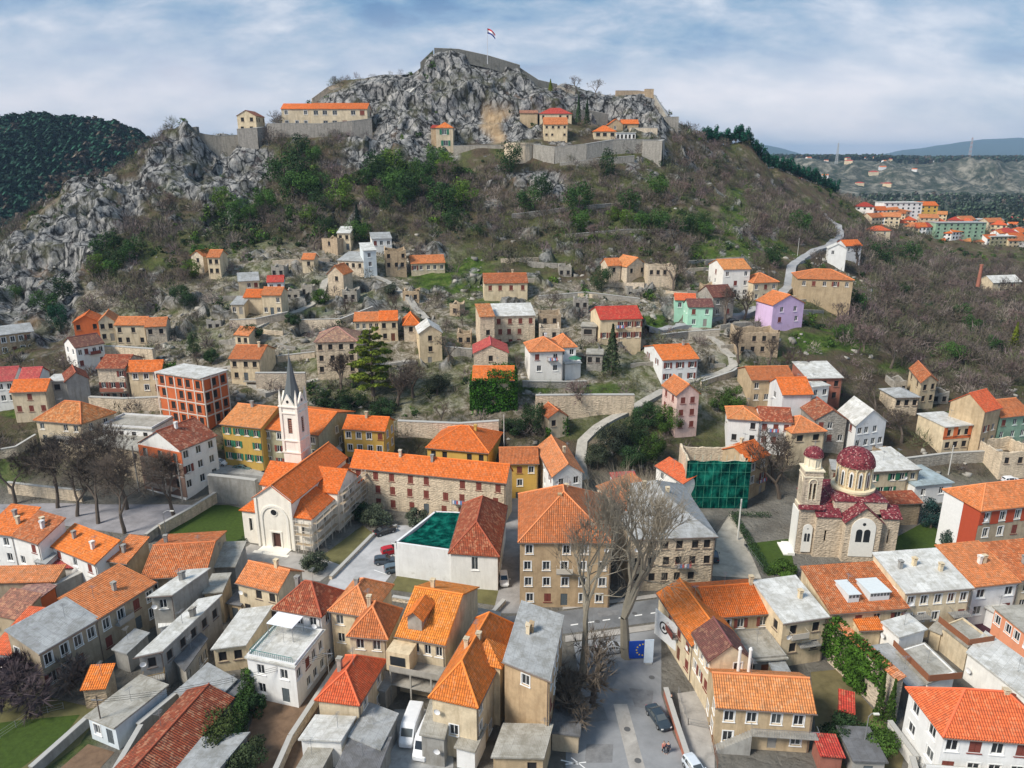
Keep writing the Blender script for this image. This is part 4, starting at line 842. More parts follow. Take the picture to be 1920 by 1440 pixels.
H('small white gabled house at the bend of the hill road', (1554,466), (1588,467), 5.5, 6, 'gablef', 1.8, 'wh', 'lgt', f=(2,1), ch=0)
H('white house with orange roof right of the bend of the hill road', (1586,461), (1616,460), 5.5, 7, 'gable', 2, 'wh', 'or', f=(2,2), ch=0)
H('crumbling brown stone ruin with bushes above the zigzag steps', (1385,625), (1462,625), 6, 8, 'ruin', 1.2, 'ss', 'or', f=(4,2), st='d', door=False)
H('beige house with orange roof behind the white orange roofed house on the right slope', (1410,712), (1490,711), 7, (1408,688), 'gable', 1.8, 'be', 'or', f=(4,2), ch=0)
H('red brick house with long pale grey roof on the right slope', (1514,709), (1580,708), 7.5, 9, 'shed', 1.5, 'rb', 'lgt', f=(3,2), st='d', ch=0)
H('white tall house with bright orange roof and roof window on the right slope', (1468,739), (1523,738), 8.5, (1453,709), 'gable', 2.6, 'wh', 'or', f=(2,3), l=(1,1), ww=1.5, ch=0)
H('narrow white flat topped house between bright orange roof and brick house', (1523,726), (1555,723), 8, 6, 'flat', 0, 'wh', 'lgt', f=(2,2), ch=0)
H('white row house with low orange roof above the green net', (1366,784), (1426,788), 8, 8, 'hip', 1.5, 'wh', 'or3', f=(2,2), l=(1,1), st='d', ch=0)
H('row house with dark brown roof and maroon shutters left of the orange row roof', (1426,788), (1485,791), 8, 8, 'gable', 1.8, 'wh', 'bro', f=(3,2), st='c', ch=0)
H('cream row house with orange hipped roof behind the bell tower', (1486,811), (1547,807), 8, 8, 'hip', 2.2, 'cr', 'or3', f=(2,2), ww=1.5, st='d', ch=0)
H('grey stone gable house with brown roof slope beside the white gabled house', (1530,786), (1588,786), 8, 9, 'gablef', 2.2, 'sg', 'bro', f=(3,2), ch=0)
H('tall white gabled house with pale grey roof above the domed church', (1606,797), (1662,789), 9.5, ('l',1572,770), 'gablef', 3, 'wh', 'lgt', f=(4,3), l=(2,2), ch=0)
H('cream house with pale grey roof and green shutters behind the big dome', (1631,884), (1704,880), 7.5, (1622,849), 'shed', 1.2, 'cr', 'lgt', f=(4,2), st='g', ch=0)
H('narrow cream house with balcony joined right of the green shuttered house', (1704,881), (1724,879), 7.2, 9, 'shed', 1.2, 'cr', 'lgt', f=(1,2), ch=0)
H('cream stone gabled house with old roof high in the bare wood on the right', (1728,717), (1757,713), 7, ('l',1706,690), 'gablef', 1.6, 'cr', 'or2', f=(2,2), l=(2,1), st='d', ch=0)
H('low stone cottage with small grey roof left of the cream gabled house in the wood', (1680,745), (1724,744), 4.8, 7, 'hip', 1.2, 'sw', 'gry', f=(3,1), st='d', ch=0)
H('large beige gabled house with orange roof and wooden balconies at right', (1783,752), (1847,771), 9, ('r',1877,763), 'gablef', 3.0, 'be', 'orr', f=(0,0), r=(2,3), ch=0)
H('green painted house with orange roof at the right edge', (1876,782), (1935,776), 7.5, (1872,750), 'gable', 2.2, 'gn', 'or3', f=(3,2), ch=0)
H('cream house with bright orange brick upper floor and flat grey roof', (1773,801), (1822,797), 7, ('l',1722,777), 'flat', 0, 'cr', 'lgt', f=(3,2), ww=1.5, st='d', ch=0)
H('long white garage with flat blue grey roof right of the green shuttered house', (1716,912), (1786,905), 4.4, 9, 'flat', 0, 'wh', 'blu', f=(2,1), ch=0)
H('beige stone shed with rust red strip roof right of the domed church', (1657,945), (1728,942), 4.8, 3.4, 'shed', .7, 'ss', 'bro', ch=0)
H('collapsed cream stone house above the big orange block', (1880,852), (1950,850), 6, 9, 'ruin', 1.5, 'sw', 'or', f=(3,1), st='d', door=False)
# ---- left slope
H('brick red corner of an unfinished four storey block with open bays', (294,698), (376,710), 12, ('r',424,695), 'flat', 0, 'bk', 'lgt', f=(5,4), r=(3,4), st='d', ww=1.3, wh_=1.9, ch=0, door=False, fl=3.0, o=.5)
H('white tall house with red gabled roof and stacked loggias', (262,829), (336,843), 11, ('r',404,816), 'gablef', 3.2, 'wh', 'bro', f=(3,3), r=(3,3), ww=1.3, wh_=1.7, st='n', ch=1, fl=3.3)
H('cream villa with two tone orange and brown hipped roof above the bare trees', (67,786), (152,793), 8.5, ('r',213,773), 'hip', 3.4, 'cr', 'or2', f=(4,2), r=(2,2), st='n', ch=0)
H('white flat roofed house with rubble terrace right of the two tone hipped roof', (190,800), (285,806), 5.5, 8, 'flat', 0, 'wh', 'con', f=(4,1), st='d', par=.4, ch=0)
H('half collapsed house with heap of grey roof slabs above the bare trees', (168,830), (262,846), 5.5, 8, 'flat', 0, 'bg', 'con', f=(4,1), r=(2,1), st='d', ch=0)
H('three storey stone house with dark red roof and wooden balcony left of the brick block', (182,690), (233,690), 8.5, (190,666), 'gable', 2, 'sw', 'bro', f=(3,3), r=(1,2), st='o', ch=0)
H('cream house with orange roof and ivy patch beside the brick block', (240,695), (302,694), 7, (248,677), 'gable', 2, 'cr', 'or', f=(3,2), st='w', ch=0)
H('white house with brown roof standing alone on the left slope', (141,652), (194,643), 7.5, 8, 'gable', 2, 'wh', 'brn', f=(4,2), l=(2,2), ch=0)
H('white house with crimson roof at the left edge', (-25,716), (24,713), 8, (-5,690), 'gable', 2.2, 'wh', 'pnk', f=(3,2), ch=0)
H('small house with red pink roof squeezed behind the orange roof at left', (36,712), (72,710), 7, 7, 'gable', 2, 'wh', 'pnk', f=(2,1), ch=0)
H('cream house with orange roof and two red garage doors at left', (20,734), (86,732), 8, (30,713), 'gable', 2, 'cr', 'or', f=(3,2), st='c', ch=0)
H('grey rendered flat topped house right of the red garage doors', (86,716), (122,714), 8, 6, 'flat', 0, 'gr', 'lgt', f=(1,3), st='d', ww=1.4, ch=0)
H('grey gabled house with short brown roof next to the grey flat topped house', (123,715), (165,709), 8, 8, 'gablef', 1.8, 'gr', 'bro', f=(0,0), r=(2,1), ch=0)
H('unfinished orange brick house with orange gable at the top left of the row', (137,605), (184,602), 5.5, 8, 'gablef', 1.8, 'bk', 'or', f=(3,1), st='d', ch=0)
H('narrow cream gabled house in the middle of the orange roofed row', (184,603), (214,601), 6.5, 8, 'gablef', 1.8, 'cr', 'or3', f=(2,2), st='d', ch=0)
H('long cream row house with orange roof on the upper left slope', (215,609), (270,609), 6, (219,597), 'gable', 1.6, 'cr', 'or3', f=(4,2), st='d', ch=0)
H('stone end house with orange roof closing the row on the upper left', (272,613), (310,611), 5.5, 8, 'gable', 1.6, 'sw', 'or3', f=(2,1), st='d', ch=0)
H('long stone house with grey roof below the crag at the left edge', (-20,631), (62,621), 6, (-10,613), 'gable', 1.5, 'ss', 'gry', f=(5,2), st='w', ch=0)
H('cream two storey house with red orange roof above the brick block', (430,672), (487,673), 6.8, (436,647), 'gable', 2.2, 'cr', 'or3', f=(3,2), st='d', ch=1)
H('little stone hut with orange roof above the two storey cream house', (440,627), (466,629), 4, 6, 'gable', 1.5, 'cr', 'or3', f=(2,1), st='d', ch=0)
H('large cream shell house with faded pink hipped roof left of the cedar', (591,641), (668,639), 10.5, 10, 'hip', 2.6, 'sw', 'old', f=(4,3), st='d', ch=0)
H('long low cream house with orange roof above the cedar', (664,602), (712,601), 5, 7, 'gable', 1.6, 'cr', 'or', f=(4,1), ch=0)
H('cream house with orange roof at the right end of the long low house', (712,601), (745,600), 6.2, 7, 'gable', 1.8, 'cr', 'or', f=(2,2), st='d', ch=0)
H('small stone house with peaked orange roof between cream houses and white gable', (757,608), (786,607), 5, 7, 'hip', 2.4, 'sw', 'or', f=(1,1), st='d', ch=0)
H('white gabled tower house with pale roof and maroon door', (786,625), (828,623), 8.5, 9, 'gablef', 2, 'cr', 'lgt', f=(1,3), l=(1,1), st='d', ch=0)
H('cream cottage with bright orange roof beside a twin on the middle left slope', (457,557), (490,557), 5, 7, 'gable', 1.6, 'cr', 'or', f=(2,1), ch=0)
H('cream cottage with duller orange roof, right hand of the twin cottages', (490,553), (526,553), 6.5, 7, 'gable', 1.6, 'cr', 'or3', f=(3,2), ch=0)
H('grey roofed lean-to cottage left of the twin cottages', (433,571), (457,571), 3.6, 6, 'shed', 1.2, 'cr', 'gry', f=(2,1), ch=0)
H('cream cottage with plain grey roof above the twin cottages', (447,527), (485,525), 5, 7, 'gable', 2, 'cr', 'gry', f=(3,1), ch=0)
H('little house with red roof right of the plain grey roof', (501,529), (531,528), 4.5, 6, 'gable', 1.4, 'wh', 'red', f=(2,1), ch=0)
H('tiny cream chapel-like hut with orange roof among the rocks', (566,486), (588,486), 4.5, 6, 'gable', 1.4, 'cr', 'or3', f=(1,1), st='d', ch=0)
H('stone gabled house with single orange roof slope at the path fork', (614,513), (643,514), 6.5, 7, 'gablef', 2.4, 'sw', 'or3', f=(1,1), st='d', ch=0)
H('long grey roofed stone house above the path fork', (633,488), (681,490), 4.5, 8, 'shed', 1.8, 'sw', 'gry', f=(4,1), st='d', ch=0)
H('pale blue narrow house with grey roof beside the roofless tower house', (681,470), (705,469), 9, 7, 'shed', 1.6, 'lb', 'lgt', f=(1,2), ch=0)
H('roofless stone tower house with tall corner stumps', (722,472), (761,471), 8, 7, 'ruin', 2.2, 'ss', 'or', f=(3,2), st='d', door=False)
H('low cream cottage with orange roof right of the roofless tower house', (771,494), (834,492), 4.4, 8, 'gable', 2, 'cr', 'or', f=(5,1), ch=0)
H('grey white cottage highest on the slope below the wood', (697,448), (734,447), 4.5, 7, 'shed', 1.4, 'wh', 'gry', f=(3,1), ch=0)
H('stone house with pale roof beside the dark cypress clump', (632,437), (656,437), 6.5, 7, 'shed', 1.5, 'cr', 'lgt', f=(2,2), st='d', ch=0)
H('broken stone walls of a roofless cottage left of the pale roofed stone house', (603,448), (632,450), 4, 6, 'ruin', 1.4, 'ss', 'or', f=(1,1), st='d', door=False)
H('stone house with bright orange roof under the left crag', (388,482), (411,482), 7, 7, 'gable', 1.8, 'cr', 'or3', f=(2,2), st='d', ch=0)
H('small pink orange gable left of the house under the crag', (358,479), (380,480), 5, 6, 'gablef', 1.5, 'sw', 'or3', f=(1,1), st='d', ch=0)
H('small stone house with orange roof beside an evergreen on the upper right', (1140,498), (1164,497), 6, 6, 'gable', 1.8, 'sw', 'or', f=(1,1), st='d', ch=0)
H('stone house with steep sloping orange roof on the upper right', (1176,500), (1214,494), 6, 8, 'gablef', 2.6, 'sw', 'or3', f=(2,1), r=(1,1), st='d', ch=0)
H('pinkish stone ruins right of the steep sloping orange roof', (1216,502), (1268,502), 5.5, 8, 'ruin', 1.4, 'sw', 'or', f=(4,1), st='d', door=False)
H('low stone ruin with a chimney stump left of the large grey roofed house', (843,573), (862,574), 3.0, 5, 'ruin', 1.8, 'ss', 'or', f=(1,1), st='d', door=False)
H('roofless stone walls right of the large grey roofed house', (1010,592), (1052,592), 5, 7, 'ruin', 1.8, 'ss', 'or', f=(2,1), st='d', door=False)
H('low rubble stone ruin with two arched openings behind the modern white house', (1012,618), (1050,618), 4.5, 6, 'ruin', 1.0, 'sw', 'or', f=(2,1), st='d', door=False)
H('pale metal roofed shed in the bare wood at the right edge', (1862,530), (1915,528), 5, 9, 'gable', 2.6, 'cr', 'lgt', f=(2,1), ch=0)
H('small cottage with orange hipped roof in the far wood on the right', (1634,432), (1670,433), 4, 8, 'hip', 2.2, 'cr', 'orr', f=(2,1), ch=0, Y=430)
H('tiny white cottage with orange roof behind the far wood ridge', (1612,397), (1632,398), 4, 8, 'gable', 2.2, 'cr', 'orr', f=(2,1), ch=0, Y=480)
# ---- castle buildings (explicit distances)
H('long castle barracks with orange roof, narrower left part', (527,204), (582,204), 10, 11, 'gable', 2.6, 'cr', 'or', f=(3,2), st='w', Y=378, ww=1.6, wh_=1.8, fl=4.5, fd=12, ch=0)
H('long castle barracks with orange roof, wider right part with paired windows', (582,204), (688,201), 10, 11, 'gable', 2.8, 'cr', 'or', f=(6,2), r=(2,2), st='n', Y=377, ww=2.2, wh_=2.0, fl=4.5, fd=12, ch=0)
H('stone castle house with brown gabled roof on the left bastion', (444,217), (479,217), 9, 13, 'gablef', 2.4, 'cr', 'bro', f=(2,2), r=(4,1), st='d', Y=371, ww=1.5, wh_=1.8, fl=4, fd=14, ch=0)
H('square castle watch house with small orange roof', (817,239), (849,239), 10, 9, 'hip', 2.4, 'cr', 'or', f=(1,2), st='g', Y=368, ww=2.2, wh_=2.4, fl=5, fd=10, ch=0)
H('low red roofed annex left of the castle watch house', (808,240), (818,240), 9, 9, 'shed', 1.5, 'ss', 'red', Y=370, fd=10, ch=0)
H('large cream castle house with orange gabled roof and small square windows', (1020,233), (1064,236), 10.5, 11, 'gable', 3.2, 'cr', 'or', f=(4,3), r=(1,3), st='d', Y=366, wh_=1.0, fl=3.3, fd=8, ch=0)
H('castle house with red hipped roof above the large cream castle house', (1012,213), (1072,214), 7, 11, 'hip', 2.8, 'cr', 'red', f=(4,1), st='d', Y=388, wh_=1.6, fd=10, ch=0)
H('castle house with orange hipped roof on the right terrace', (1114,246), (1155,247), 6, 9, 'hip', 2.6, 'cr', 'or', f=(3,1), st='d', Y=372, ww=2.0, fd=8, ch=0)
H('white arcaded castle building right of the orange hipped roof', (1155,249), (1192,249), 5, 6, 'flat', 0, 'wh', 'lgt', f=(5,1), st='d', Y=372, ww=1.2, wh_=1.8, fd=8, ch=0)
H('castle house with orange roof above the white arcade', (1142,233), (1168,233), 7, 12, 'gablef', 2.4, 'be', 'or', f=(1,1), r=(3,1), st='n', Y=384, fd=10, ch=0)
H('small castle house with orange roof slope right of the arcade gable', (1166,232), (1197,236), 6, 8, 'gable', 2.0, 'be', 'or', f=(2,1), st='d', Y=386, fd=10, ch=0)
# ------------------------------------------------------------------ walls
def wall_line(label, pts, h, th=0.8, mat='sg', Y=None, fd=2.0, name='stone_wall', cat='wall', ztop=None, batter=0.0, cap=True):
    """wall along photo points of its TOP edge; Y gives explicit distances"""
    W = [(aty(p[0], p[1], p[2]) if len(p) > 2 else hit(p[0], p[1], h)) for p in pts]
    root = W[0].copy(); mb = MB(); cb = MB()
    for i, (a, b) in enumerate(zip(W[:-1], W[1:])):
        n = max(1, int((b - a).length / 3)); d = (b - a); d.z = 0; d.normalize(); nn = Vector((-d.y, d.x, 0)) * th
        if nn.y < 0: nn = -nn
        bt = Vector((-nn.x, -nn.y, 0)) / th * batter
        for k in range(n):
            p, q = a.lerp(b, k / n) - root, a.lerp(b, (k + 1) / n) - root
            dn = Vector((0, 0, -(h + fd))); lo, lo2 = p + dn + bt, q + dn + bt
            mb.quad(lo, lo2, q, p); mb.quad(p, q, q + nn, p + nn); mb.quad(q + nn + dn, p + nn + dn, p + nn, q + nn); 
            if k == 0 and i == 0: mb.quad(p + nn + dn, lo, p, p + nn)
            if k == n - 1 and i == len(W) - 2: mb.quad(lo2, q + nn + dn, q + nn, q)
            if cap:
                u = Vector((0, 0, .14)); e = nn.normalized() * .08; cb.quad(p - e, q - e, q - e + u, p - e + u); cb.quad(p - e + u, q - e + u, q + nn + e + u, p + nn + e + u); cb.quad(q + nn + e, p + nn + e, p + nn + e + u, q + nn + e + u)
    r = empty(name, root, 0, label, cat); mb.build('wall', wallof(mat), r)
    if cap: cb.build('coping', flat((0.42,0.41,0.38), .9), r)
    return r
wall_line('long pale retaining wall of the castle courtyard left of the round bastion', [(850,273,362),(950,272,362)], 9, 2, 'sg', fd=4, batter=.8)
wall_line('castle curtain wall curving from the round bastion to the right corner', [(1000,271,356),(1040,276,352),(1100,270,354),(1150,262,360),(1238,261,366)], 11, 2, 'sg', fd=6, batter=1.2)
wall_line('angled right corner bastion of the castle', [(1205,264,362),(1242,264,360),(1246,262,372)], 14, 2, 'sg', fd=6, batter=1.5)
wall_line('castle parapet wall along the summit ridge under the flag', [(814,90,410),(860,92,410),(915,104,410),(975,122,410)], 3, 1.2, 'sd', fd=3)
wall_line('short castle wall stepping down left of the summit', [(788,117,411),(812,94,411)], 3, 1.2, 'sd', fd=4)
wall_line('castle wall sloping down right of the summit to the bare trees', [(976,128,411),(1010,150,412),(1045,158,413)], 2.5, 1.2, 'sd', fd=4)
wall_line('ruined castle wall with square turret on the right crest', [(1155,170,409),(1195,170,410),(1212,172,410)], 8, 1.5, 'ss', fd=6)
wall_line('stone turret stump at the end of the ruined castle wall', [(1210,167,408),(1226,167,408)], 10, 3.5, 'ss', fd=8)
wall_line('sloping castle wall dropping right from the turret', [(1226,178,408),(1243,205,404),(1250,218,402)], 7, 1.5, 'sg', fd=8)
wall_line('low grey bastion wall at the right end of the castle', [(1226,220,396),(1273,219,396)], 8, 3, 'sg', fd=8)
wall_line('cream terrace wall below the small orange roofed castle houses', [(1180,240,378),(1233,240,376)], 5, 1.2, 'sw', fd=5)
wall_line('castle wall linking the left crag to the bastion house', [(368,248,364),(385,252,364),(412,255,366),(446,253,368)], 6, 1.2, 'sg', fd=7)
wall_line('tall square bastion carrying the brown roofed castle house', [(444,242,367),(482,240,367),(500,238,375)], 12, 3, 'sg', fd=8, batter=1.0)
wall_line('long retaining wall under the castle barracks', [(500,232,372),(530,231,371),(600,232,370),(660,227,370),(697,222,372)], 6, 1.2, 'sg', fd=6)
wall_line('stone stair wall climbing toward the castle summit', [(756,187,392),(778,165,398)], 3, 1.5, 'sw', fd=5)
wall_line('thin pale parapet on the sloping ridge behind the barracks', [(585,185,404),(615,163,408),(645,152,410)], 2.5, 1, 'sw', fd=6)
# round bastion
bp = aty(975, 272, 358); mb = MB(); mb.lathe([(8.6, -18), (7.2, 0), (7.4, 0.2), (7.4, 1.0), (6.6, 1.0), (6.6, 0), (0, 0)], 20)
o = empty('round_bastion', (bp.x, bp.y + 3, bp.z), 0, 'pale round bastion in the middle of the castle wall', 'bastion'); mb.build('wall', wallof('sw'), o)
# village retaining walls
for (lab, pts, h, mt) in [
 ('large dressed stone terrace wall below the modern white house', [(1005,742),(1100,741),(1190,741)], 5.5, 'sw'),
 ('stone retaining wall above the ochre row below the cream cottage', [(478,700),(572,700)], 4.5, 'sw'),
 ('stained concrete retaining wall left of the steeple under the parked cars', [(388,892),(430,896),(478,902)], 6.0, 'gr'),
 ('low stone wall along the upper edge of the square lawn', [(300,985),(355,955),(412,920)], 2.2, 'sw'),
 ('long dark boundary wall climbing toward the orange roofs at left', [(103,1098),(150,1076),(192,1055)], 3.4, 'gr'),
 ('low wall between square and lower orange roofs', [(275,1003),(300,985)], 1.8, 'sg'),
 ('stone garden wall beside the zigzag steps', [(1316,716),(1376,696),(1384,690)], 1.6, 'sw'),
 ('rough stone wall under the grassy terrace of the modern white house', [(980,715),(1060,716),(1100,715)], 1.6, 'sg'),
 ('terrace wall holding up the upper road below the mint house', [(1240,628),(1290,622),(1350,618)], 2.0, 'sg'),
 ('dry stone wall across the grass left of the cream shell house', [(520,668),(590,660)], 1.6, 'sw'),
 ('dry stone terrace below the twin cottages', [(430,600),(480,598),(540,585)], 2.2, 'sw'),
 ('dry stone terrace above the long low cream house', [(560,600),(640,598),(700,575)], 1.8, 'sw'),
 ('crumbling stone wall right of the white gabled tower house', [(832,650),(885,655)], 2.4, 'sg'),
 ('stone wall behind the ochre building with nested roofs', [(745,790),(860,795),(935,790)], 4.0, 'sw'),
 ('broken wall below the orange roofed row at upper left', [(170,650),(215,650),(285,655)], 4.0, 'sw'),
 ('rubble wall below the stone house with wooden balcony', [(165,745),(230,748),(300,745)], 3.5, 'sw'),
 ('mossy wall on the slope above the red double roof', [(1010,555),(1100,548),(1200,560)], 1.5, 'sg'),
 ('terrace wall across the hillside under the castle', [(960,402),(1040,392),(1120,384),(1200,378)], 1.5, 'sg'),
 ('second hillside terrace wall right of the castle terraces', [(1060,440),(1180,430),(1300,432)], 1.5, 'sg'),
 ('weathered retaining wall below the large beige gabled house at right', [(1700,860),(1780,850),(1880,845)], 2.6, 'sg'),
 ('crumbling wall beside the gravel yard below the green net', [(1268,880),(1285,950)], 1.6, 'sw'),
 ('low wall round the lower left garden', [(60,1440),(170,1342)], 1.4, 'gr'),
 ('dark garden wall from the garage toward the bottom edge', [(210,1445),(260,1360),(345,1290)], 2.4, 'gr'),
 ('rough stone garden wall below the white terrace house', [(515,1455),(548,1380),(640,1240)], 1.4, 'sw'),
 ('low kerb wall beside the church car park', [(622,1082),(700,1003),(745,985)], .5, 'sw'),
 ('low wall in front of the white walled building', [(735,1120),(860,1140),(925,1150),(948,1125)], 0.7, 'sw'),
 ('red fence wall along the right side of the plaza', [(1245,1290),(1262,1345),(1300,1460)], 1.2, 'rb'),
 ('white yard wall left of the lower right house', [(1665,1352),(1715,1420),(1725,1455)], 1.8, 'wh'),
 ('pale wall of terraced ground left of the bare trees', [(12,905),(70,912),(150,920)], 2.6, 'sw'),
 ('stone wall above the left lane', [(-40,850),(30,838),(68,815)], 2.2, 'sw')]:
    wall_line(lab, pts, h, .5 if h < 3 else .9, mt, fd=2.5)
# high stone wall with ivy
P1 = atz(1562, 1168, 6.5); P2 = atz(1684, 1276, 6.5); d = (P2 - P1); L_ = d.length; yaw = math.atan2(d.y, d.x)
sw_ = empty('stone_wall', (P1.x, P1.y, 0), yaw, 'high rough stone boundary wall half covered by ivy at lower right', 'wall'); mb = MB(); mb.box(0, L_, 0, .8, -.5, 6.5); mb.build('wall', wallof('sw'), sw_)
mb = MB(); rb2 = MB(); roof_slab(rb2, [[(-.2, -.25, 6.5), (L_ + .2, -.25, 6.5), (L_ + .2, 1.0, 7.0), (-.2, 1.0, 7.0)]], .12); rb2.build('tile_coping', roofmat('or2'), sw_)
# ------------------------------------------------------------------ catholic church
def church():
    PL = hit(460, 1016); PR = atz(588, 1034, PL.z); d = PR - PL; W = d.length; yaw = math.atan2(d.y, d.x); mid = (PL + PR) / 2
    root = empty('church', (mid.x, mid.y, 0), yaw, 'cream church with orange cross shaped roof, round arched front and scaffold', 'church')
    wm_ = wallmat((0.86,0.82,0.73), 'plain'); cm = flat((0.80,0.76,0.67), .85); nw = 3.8; hN = 10.0; rN = 2.7; Dn = 21; t0, t1 = 8.5, 17.0; hw = W / 2
    mb = MB()
    facade(mb, (-nw, -.5), (nw, -.5), -1, hN, [(nw - .9, nw + .9, 0.1, 3.1)], .5)
    facade(mb, (nw, -.5), (nw, Dn), -1, hN, []); facade(mb, (-nw, Dn), (-nw, -.5), -1, hN, []); facade(mb, (nw, Dn), (-nw, Dn), -1, hN, [])
    mb.quad((-nw, -.5, hN), (nw, -.5, hN), (0, -.5, hN + rN)); mb.quad((nw, Dn, hN), (-nw, Dn, hN), (0, Dn, hN + rN))
    # aisles
    for s in (-1, 1):
        a, b = sorted((s * nw, s * hw)); ww_ = (b - a) / 2
        facade(mb, (a, 0), (b, 0), -1, 6.8, [(ww_ - .3, ww_ + .3, 2.6, 5.2)], .3)
        if s > 0: facade(mb, (b, 0), (b, t0), -1, 6.8, [(1.6, 2.2, 2.4, 5.2), (4.6, 5.2, 2.4, 5.2)], .3)
        else: facade(mb, (a, t0), (a, 0), -1, 6.8, [], .3)
        # transept arm
        x = s * (hw + 1.0)
        pr = [(min(s * nw, x), t0), (max(s * nw, x), t0)]; facade(mb, pr[0], pr[1], -1, 8.2, []); facade(mb, (pr[1][0], t1), (pr[0][0], t1), -1, 8.2, [])
        if s > 0: facade(mb, (x, t0), (x, t1), -1, 8.2, [(2.4, 3.3, 3.6, 7.4), (5.2, 6.1, 3.6, 7.4)], .3)
        else: facade(mb, (x, t1), (x, t0), -1, 8.2, [])
        if s > 0: mb.quad((x, t0, 8.2), (x, t1, 8.2), (x, (t0 + t1) / 2, 11.2))
        else: mb.quad((x, t1, 8.2), (x, t0, 8.2), (x, (t0 + t1) / 2, 11.2))
        # choir side rooms
        facade(mb, *(((x, t1 + .01), (x, Dn)) if s > 0 else ((x, Dn), (x, t1 + .01))), -1, 6.5, [(1.2, 1.9, 3, 5.2)] if s > 0 else [], .3); facade(mb, (max(x, s * nw), Dn), (min(x, s * nw), Dn), -1, 6.5, [])
    mb.build('wall', wm_, root)
    # front trim: big arch, pilasters, round window
    q = MB(); n = 22; ra, rbb, zc_ = 2.9, 2.45, 5.9
    for k in range(n):
        a0, a1 = math.pi * k / n, math.pi * (k + 1) / n
        p = lambda r_, a_, y_: (r_ * math.cos(a_), y_, zc_ + r_ * math.sin(a_))
        q.quad(p(rbb, a0, -.66), p(ra, a0, -.66), p(ra, a1, -.66), p(rbb, a1, -.66)); q.quad(p(ra, a0, -.66), p(ra, a0, -.5), p(ra, a1, -.5), p(ra, a1, -.66)); q.quad(p(rbb, a1, -.66), p(rbb, a1, -.5), p(rbb, a0, -.5), p(rbb, a0, -.66))
    for s in (-1, 1):
        a, b = sorted((s * rbb, s * ra)); q.box(a, b, -.66, -.5, 0, zc_); a, b = sorted((s * (nw - .45), s * (nw + .02))); q.box(a, b, -.72, -.5, 0, hN - .1)
    q.box(-1.25, -.9, -.6, -.5, 0, 3.2); q.box(.9, 1.25, -.6, -.5, 0, 3.2); q.box(-1.25, 1.25, -.62, -.5, 3.2, 3.5)
    for s in (-1, 1):
        q.tube((s * nw, -.6, hN), (0, -.6, hN + rN), .16, .16, 6)
    q.build('stone_trim', cm, root)
    q = MB(); q.box(-.9, -.02, -.1, 0, 0.1, 3.1); q.box(.02, .9, -.1, 0, .1, 3.1); q.build('door', flat((0.09,0.04,0.03), .7), root)
    q = MB(); P = [(0.62 * math.cos(2 * math.pi * k / 20), -.53, 7.3 + .62 * math.sin(2 * math.pi * k / 20)) for k in range(20)]; q.quad(*P); fo = q.build('round_window', glassm(), root)
    q = MB()
    for k in range(20):
        a0, a1 = 2 * math.pi * k / 20, 2 * math.pi * (k + 1) / 20; q.tube((.68 * math.cos(a0), -.56, 7.3 + .68 * math.sin(a0)), (.68 * math.cos(a1), -.56, 7.3 + .68 * math.sin(a1)), .09, .09, 5)
    q.build('frame', cm, fo)
    for (x, y, z, h_, w_, a_) in [(-(nw + hw) / 2, .28, 2.6, 2.6, .6, 0), ((nw + hw) / 2, .28, 2.6, 2.6, .6, 0), (hw - .28, 1.9, 2.4, 2.8, .6, 1), (hw - .28, 4.9, 2.4, 2.8, .6, 1), (hw + .72, t0 + 2.85, 3.6, 3.8, .9, 1), (hw + .72, t0 + 5.65, 3.6, 3.8, .9, 1), (hw + .72, t1 + 1.55, 3, 2.2, .7, 1)]:
        q = MB(); q.quad((-w_ / 2, 0, 0), (w_ / 2, 0, 0), (w_ / 2, 0, h_), (-w_ / 2, 0, h_)); wo = q.build('window', glassm(), root, (x, y, z), math.pi / 2 * a_)
        q = MB(); q.box(-w_ / 2 - .15, -w_ / 2, -.34, 0, 0, h_ + .15); q.box(w_ / 2, w_ / 2 + .15, -.34, 0, 0, h_ + .15); q.box(-w_ / 2, w_ / 2, -.34, 0, h_, h_ + .15); q.build('frame', cm, wo)
    rb_ = MB(); o = .4; s = rN / nw; z0 = hN - o * s; zr = hN + rN
    P = [[(-nw - o, Dn + o, z0), (-nw - o, -.8, z0), (0, -.8, zr), (0, Dn + o, zr)], [(nw + o, -.8, z0), (nw + o, Dn + o, z0), (0, Dn + o, zr), (0, -.8, zr)]]; roof_slab(rb_, P)
    for sg in (-1, 1):
        xo = sg * (hw + o); q_ = [(sg * nw, -.3, 8.6), (xo, -.3, 6.6), (xo, t0, 6.6), (sg * nw, t0, 8.6)]
        q_ = [(sg * nw, 2.6, 8.9), (xo, -.35, 6.6), (xo, t0, 6.6), (sg * nw, t0, 8.9)]; roof_slab(rb_, [q_, [(sg * nw, -.35, 6.6), (xo, -.35, 6.6), (sg * nw, 2.6, 8.9)]])
        xe = sg * (hw + 1.4); tm = (t0 + t1) / 2; st_ = 3.0 / ((t1 - t0) / 2)
        roof_slab(rb_, [[(0, t0 - .35, 8.2 - .35 * st_), (xe, t0 - .35, 8.2 - .35 * st_), (xe, tm, 11.2), (0, tm, 11.2)], [(0, t1 + .35, 8.2 - .35 * st_), (xe, t1 + .35, 8.2 - .35 * st_), (xe, tm, 11.2), (0, tm, 11.2)]])
        roof_slab(rb_, [[(sg * nw, t1, 8.4), (xe, t1, 6.3), (xe, Dn + .4, 6.3), (sg * nw, Dn + .4, 8.4)]])
    ro = rb_.build('roof', roofmat('orr') if False else roofmat('or'), root)
    q = MB(); q.tube((0, -.8, zr + .17), (0, Dn + .4, zr + .17), .14, .14, 6); q.build('ridge_cap', flat((.9, .28, .08), .85), ro)
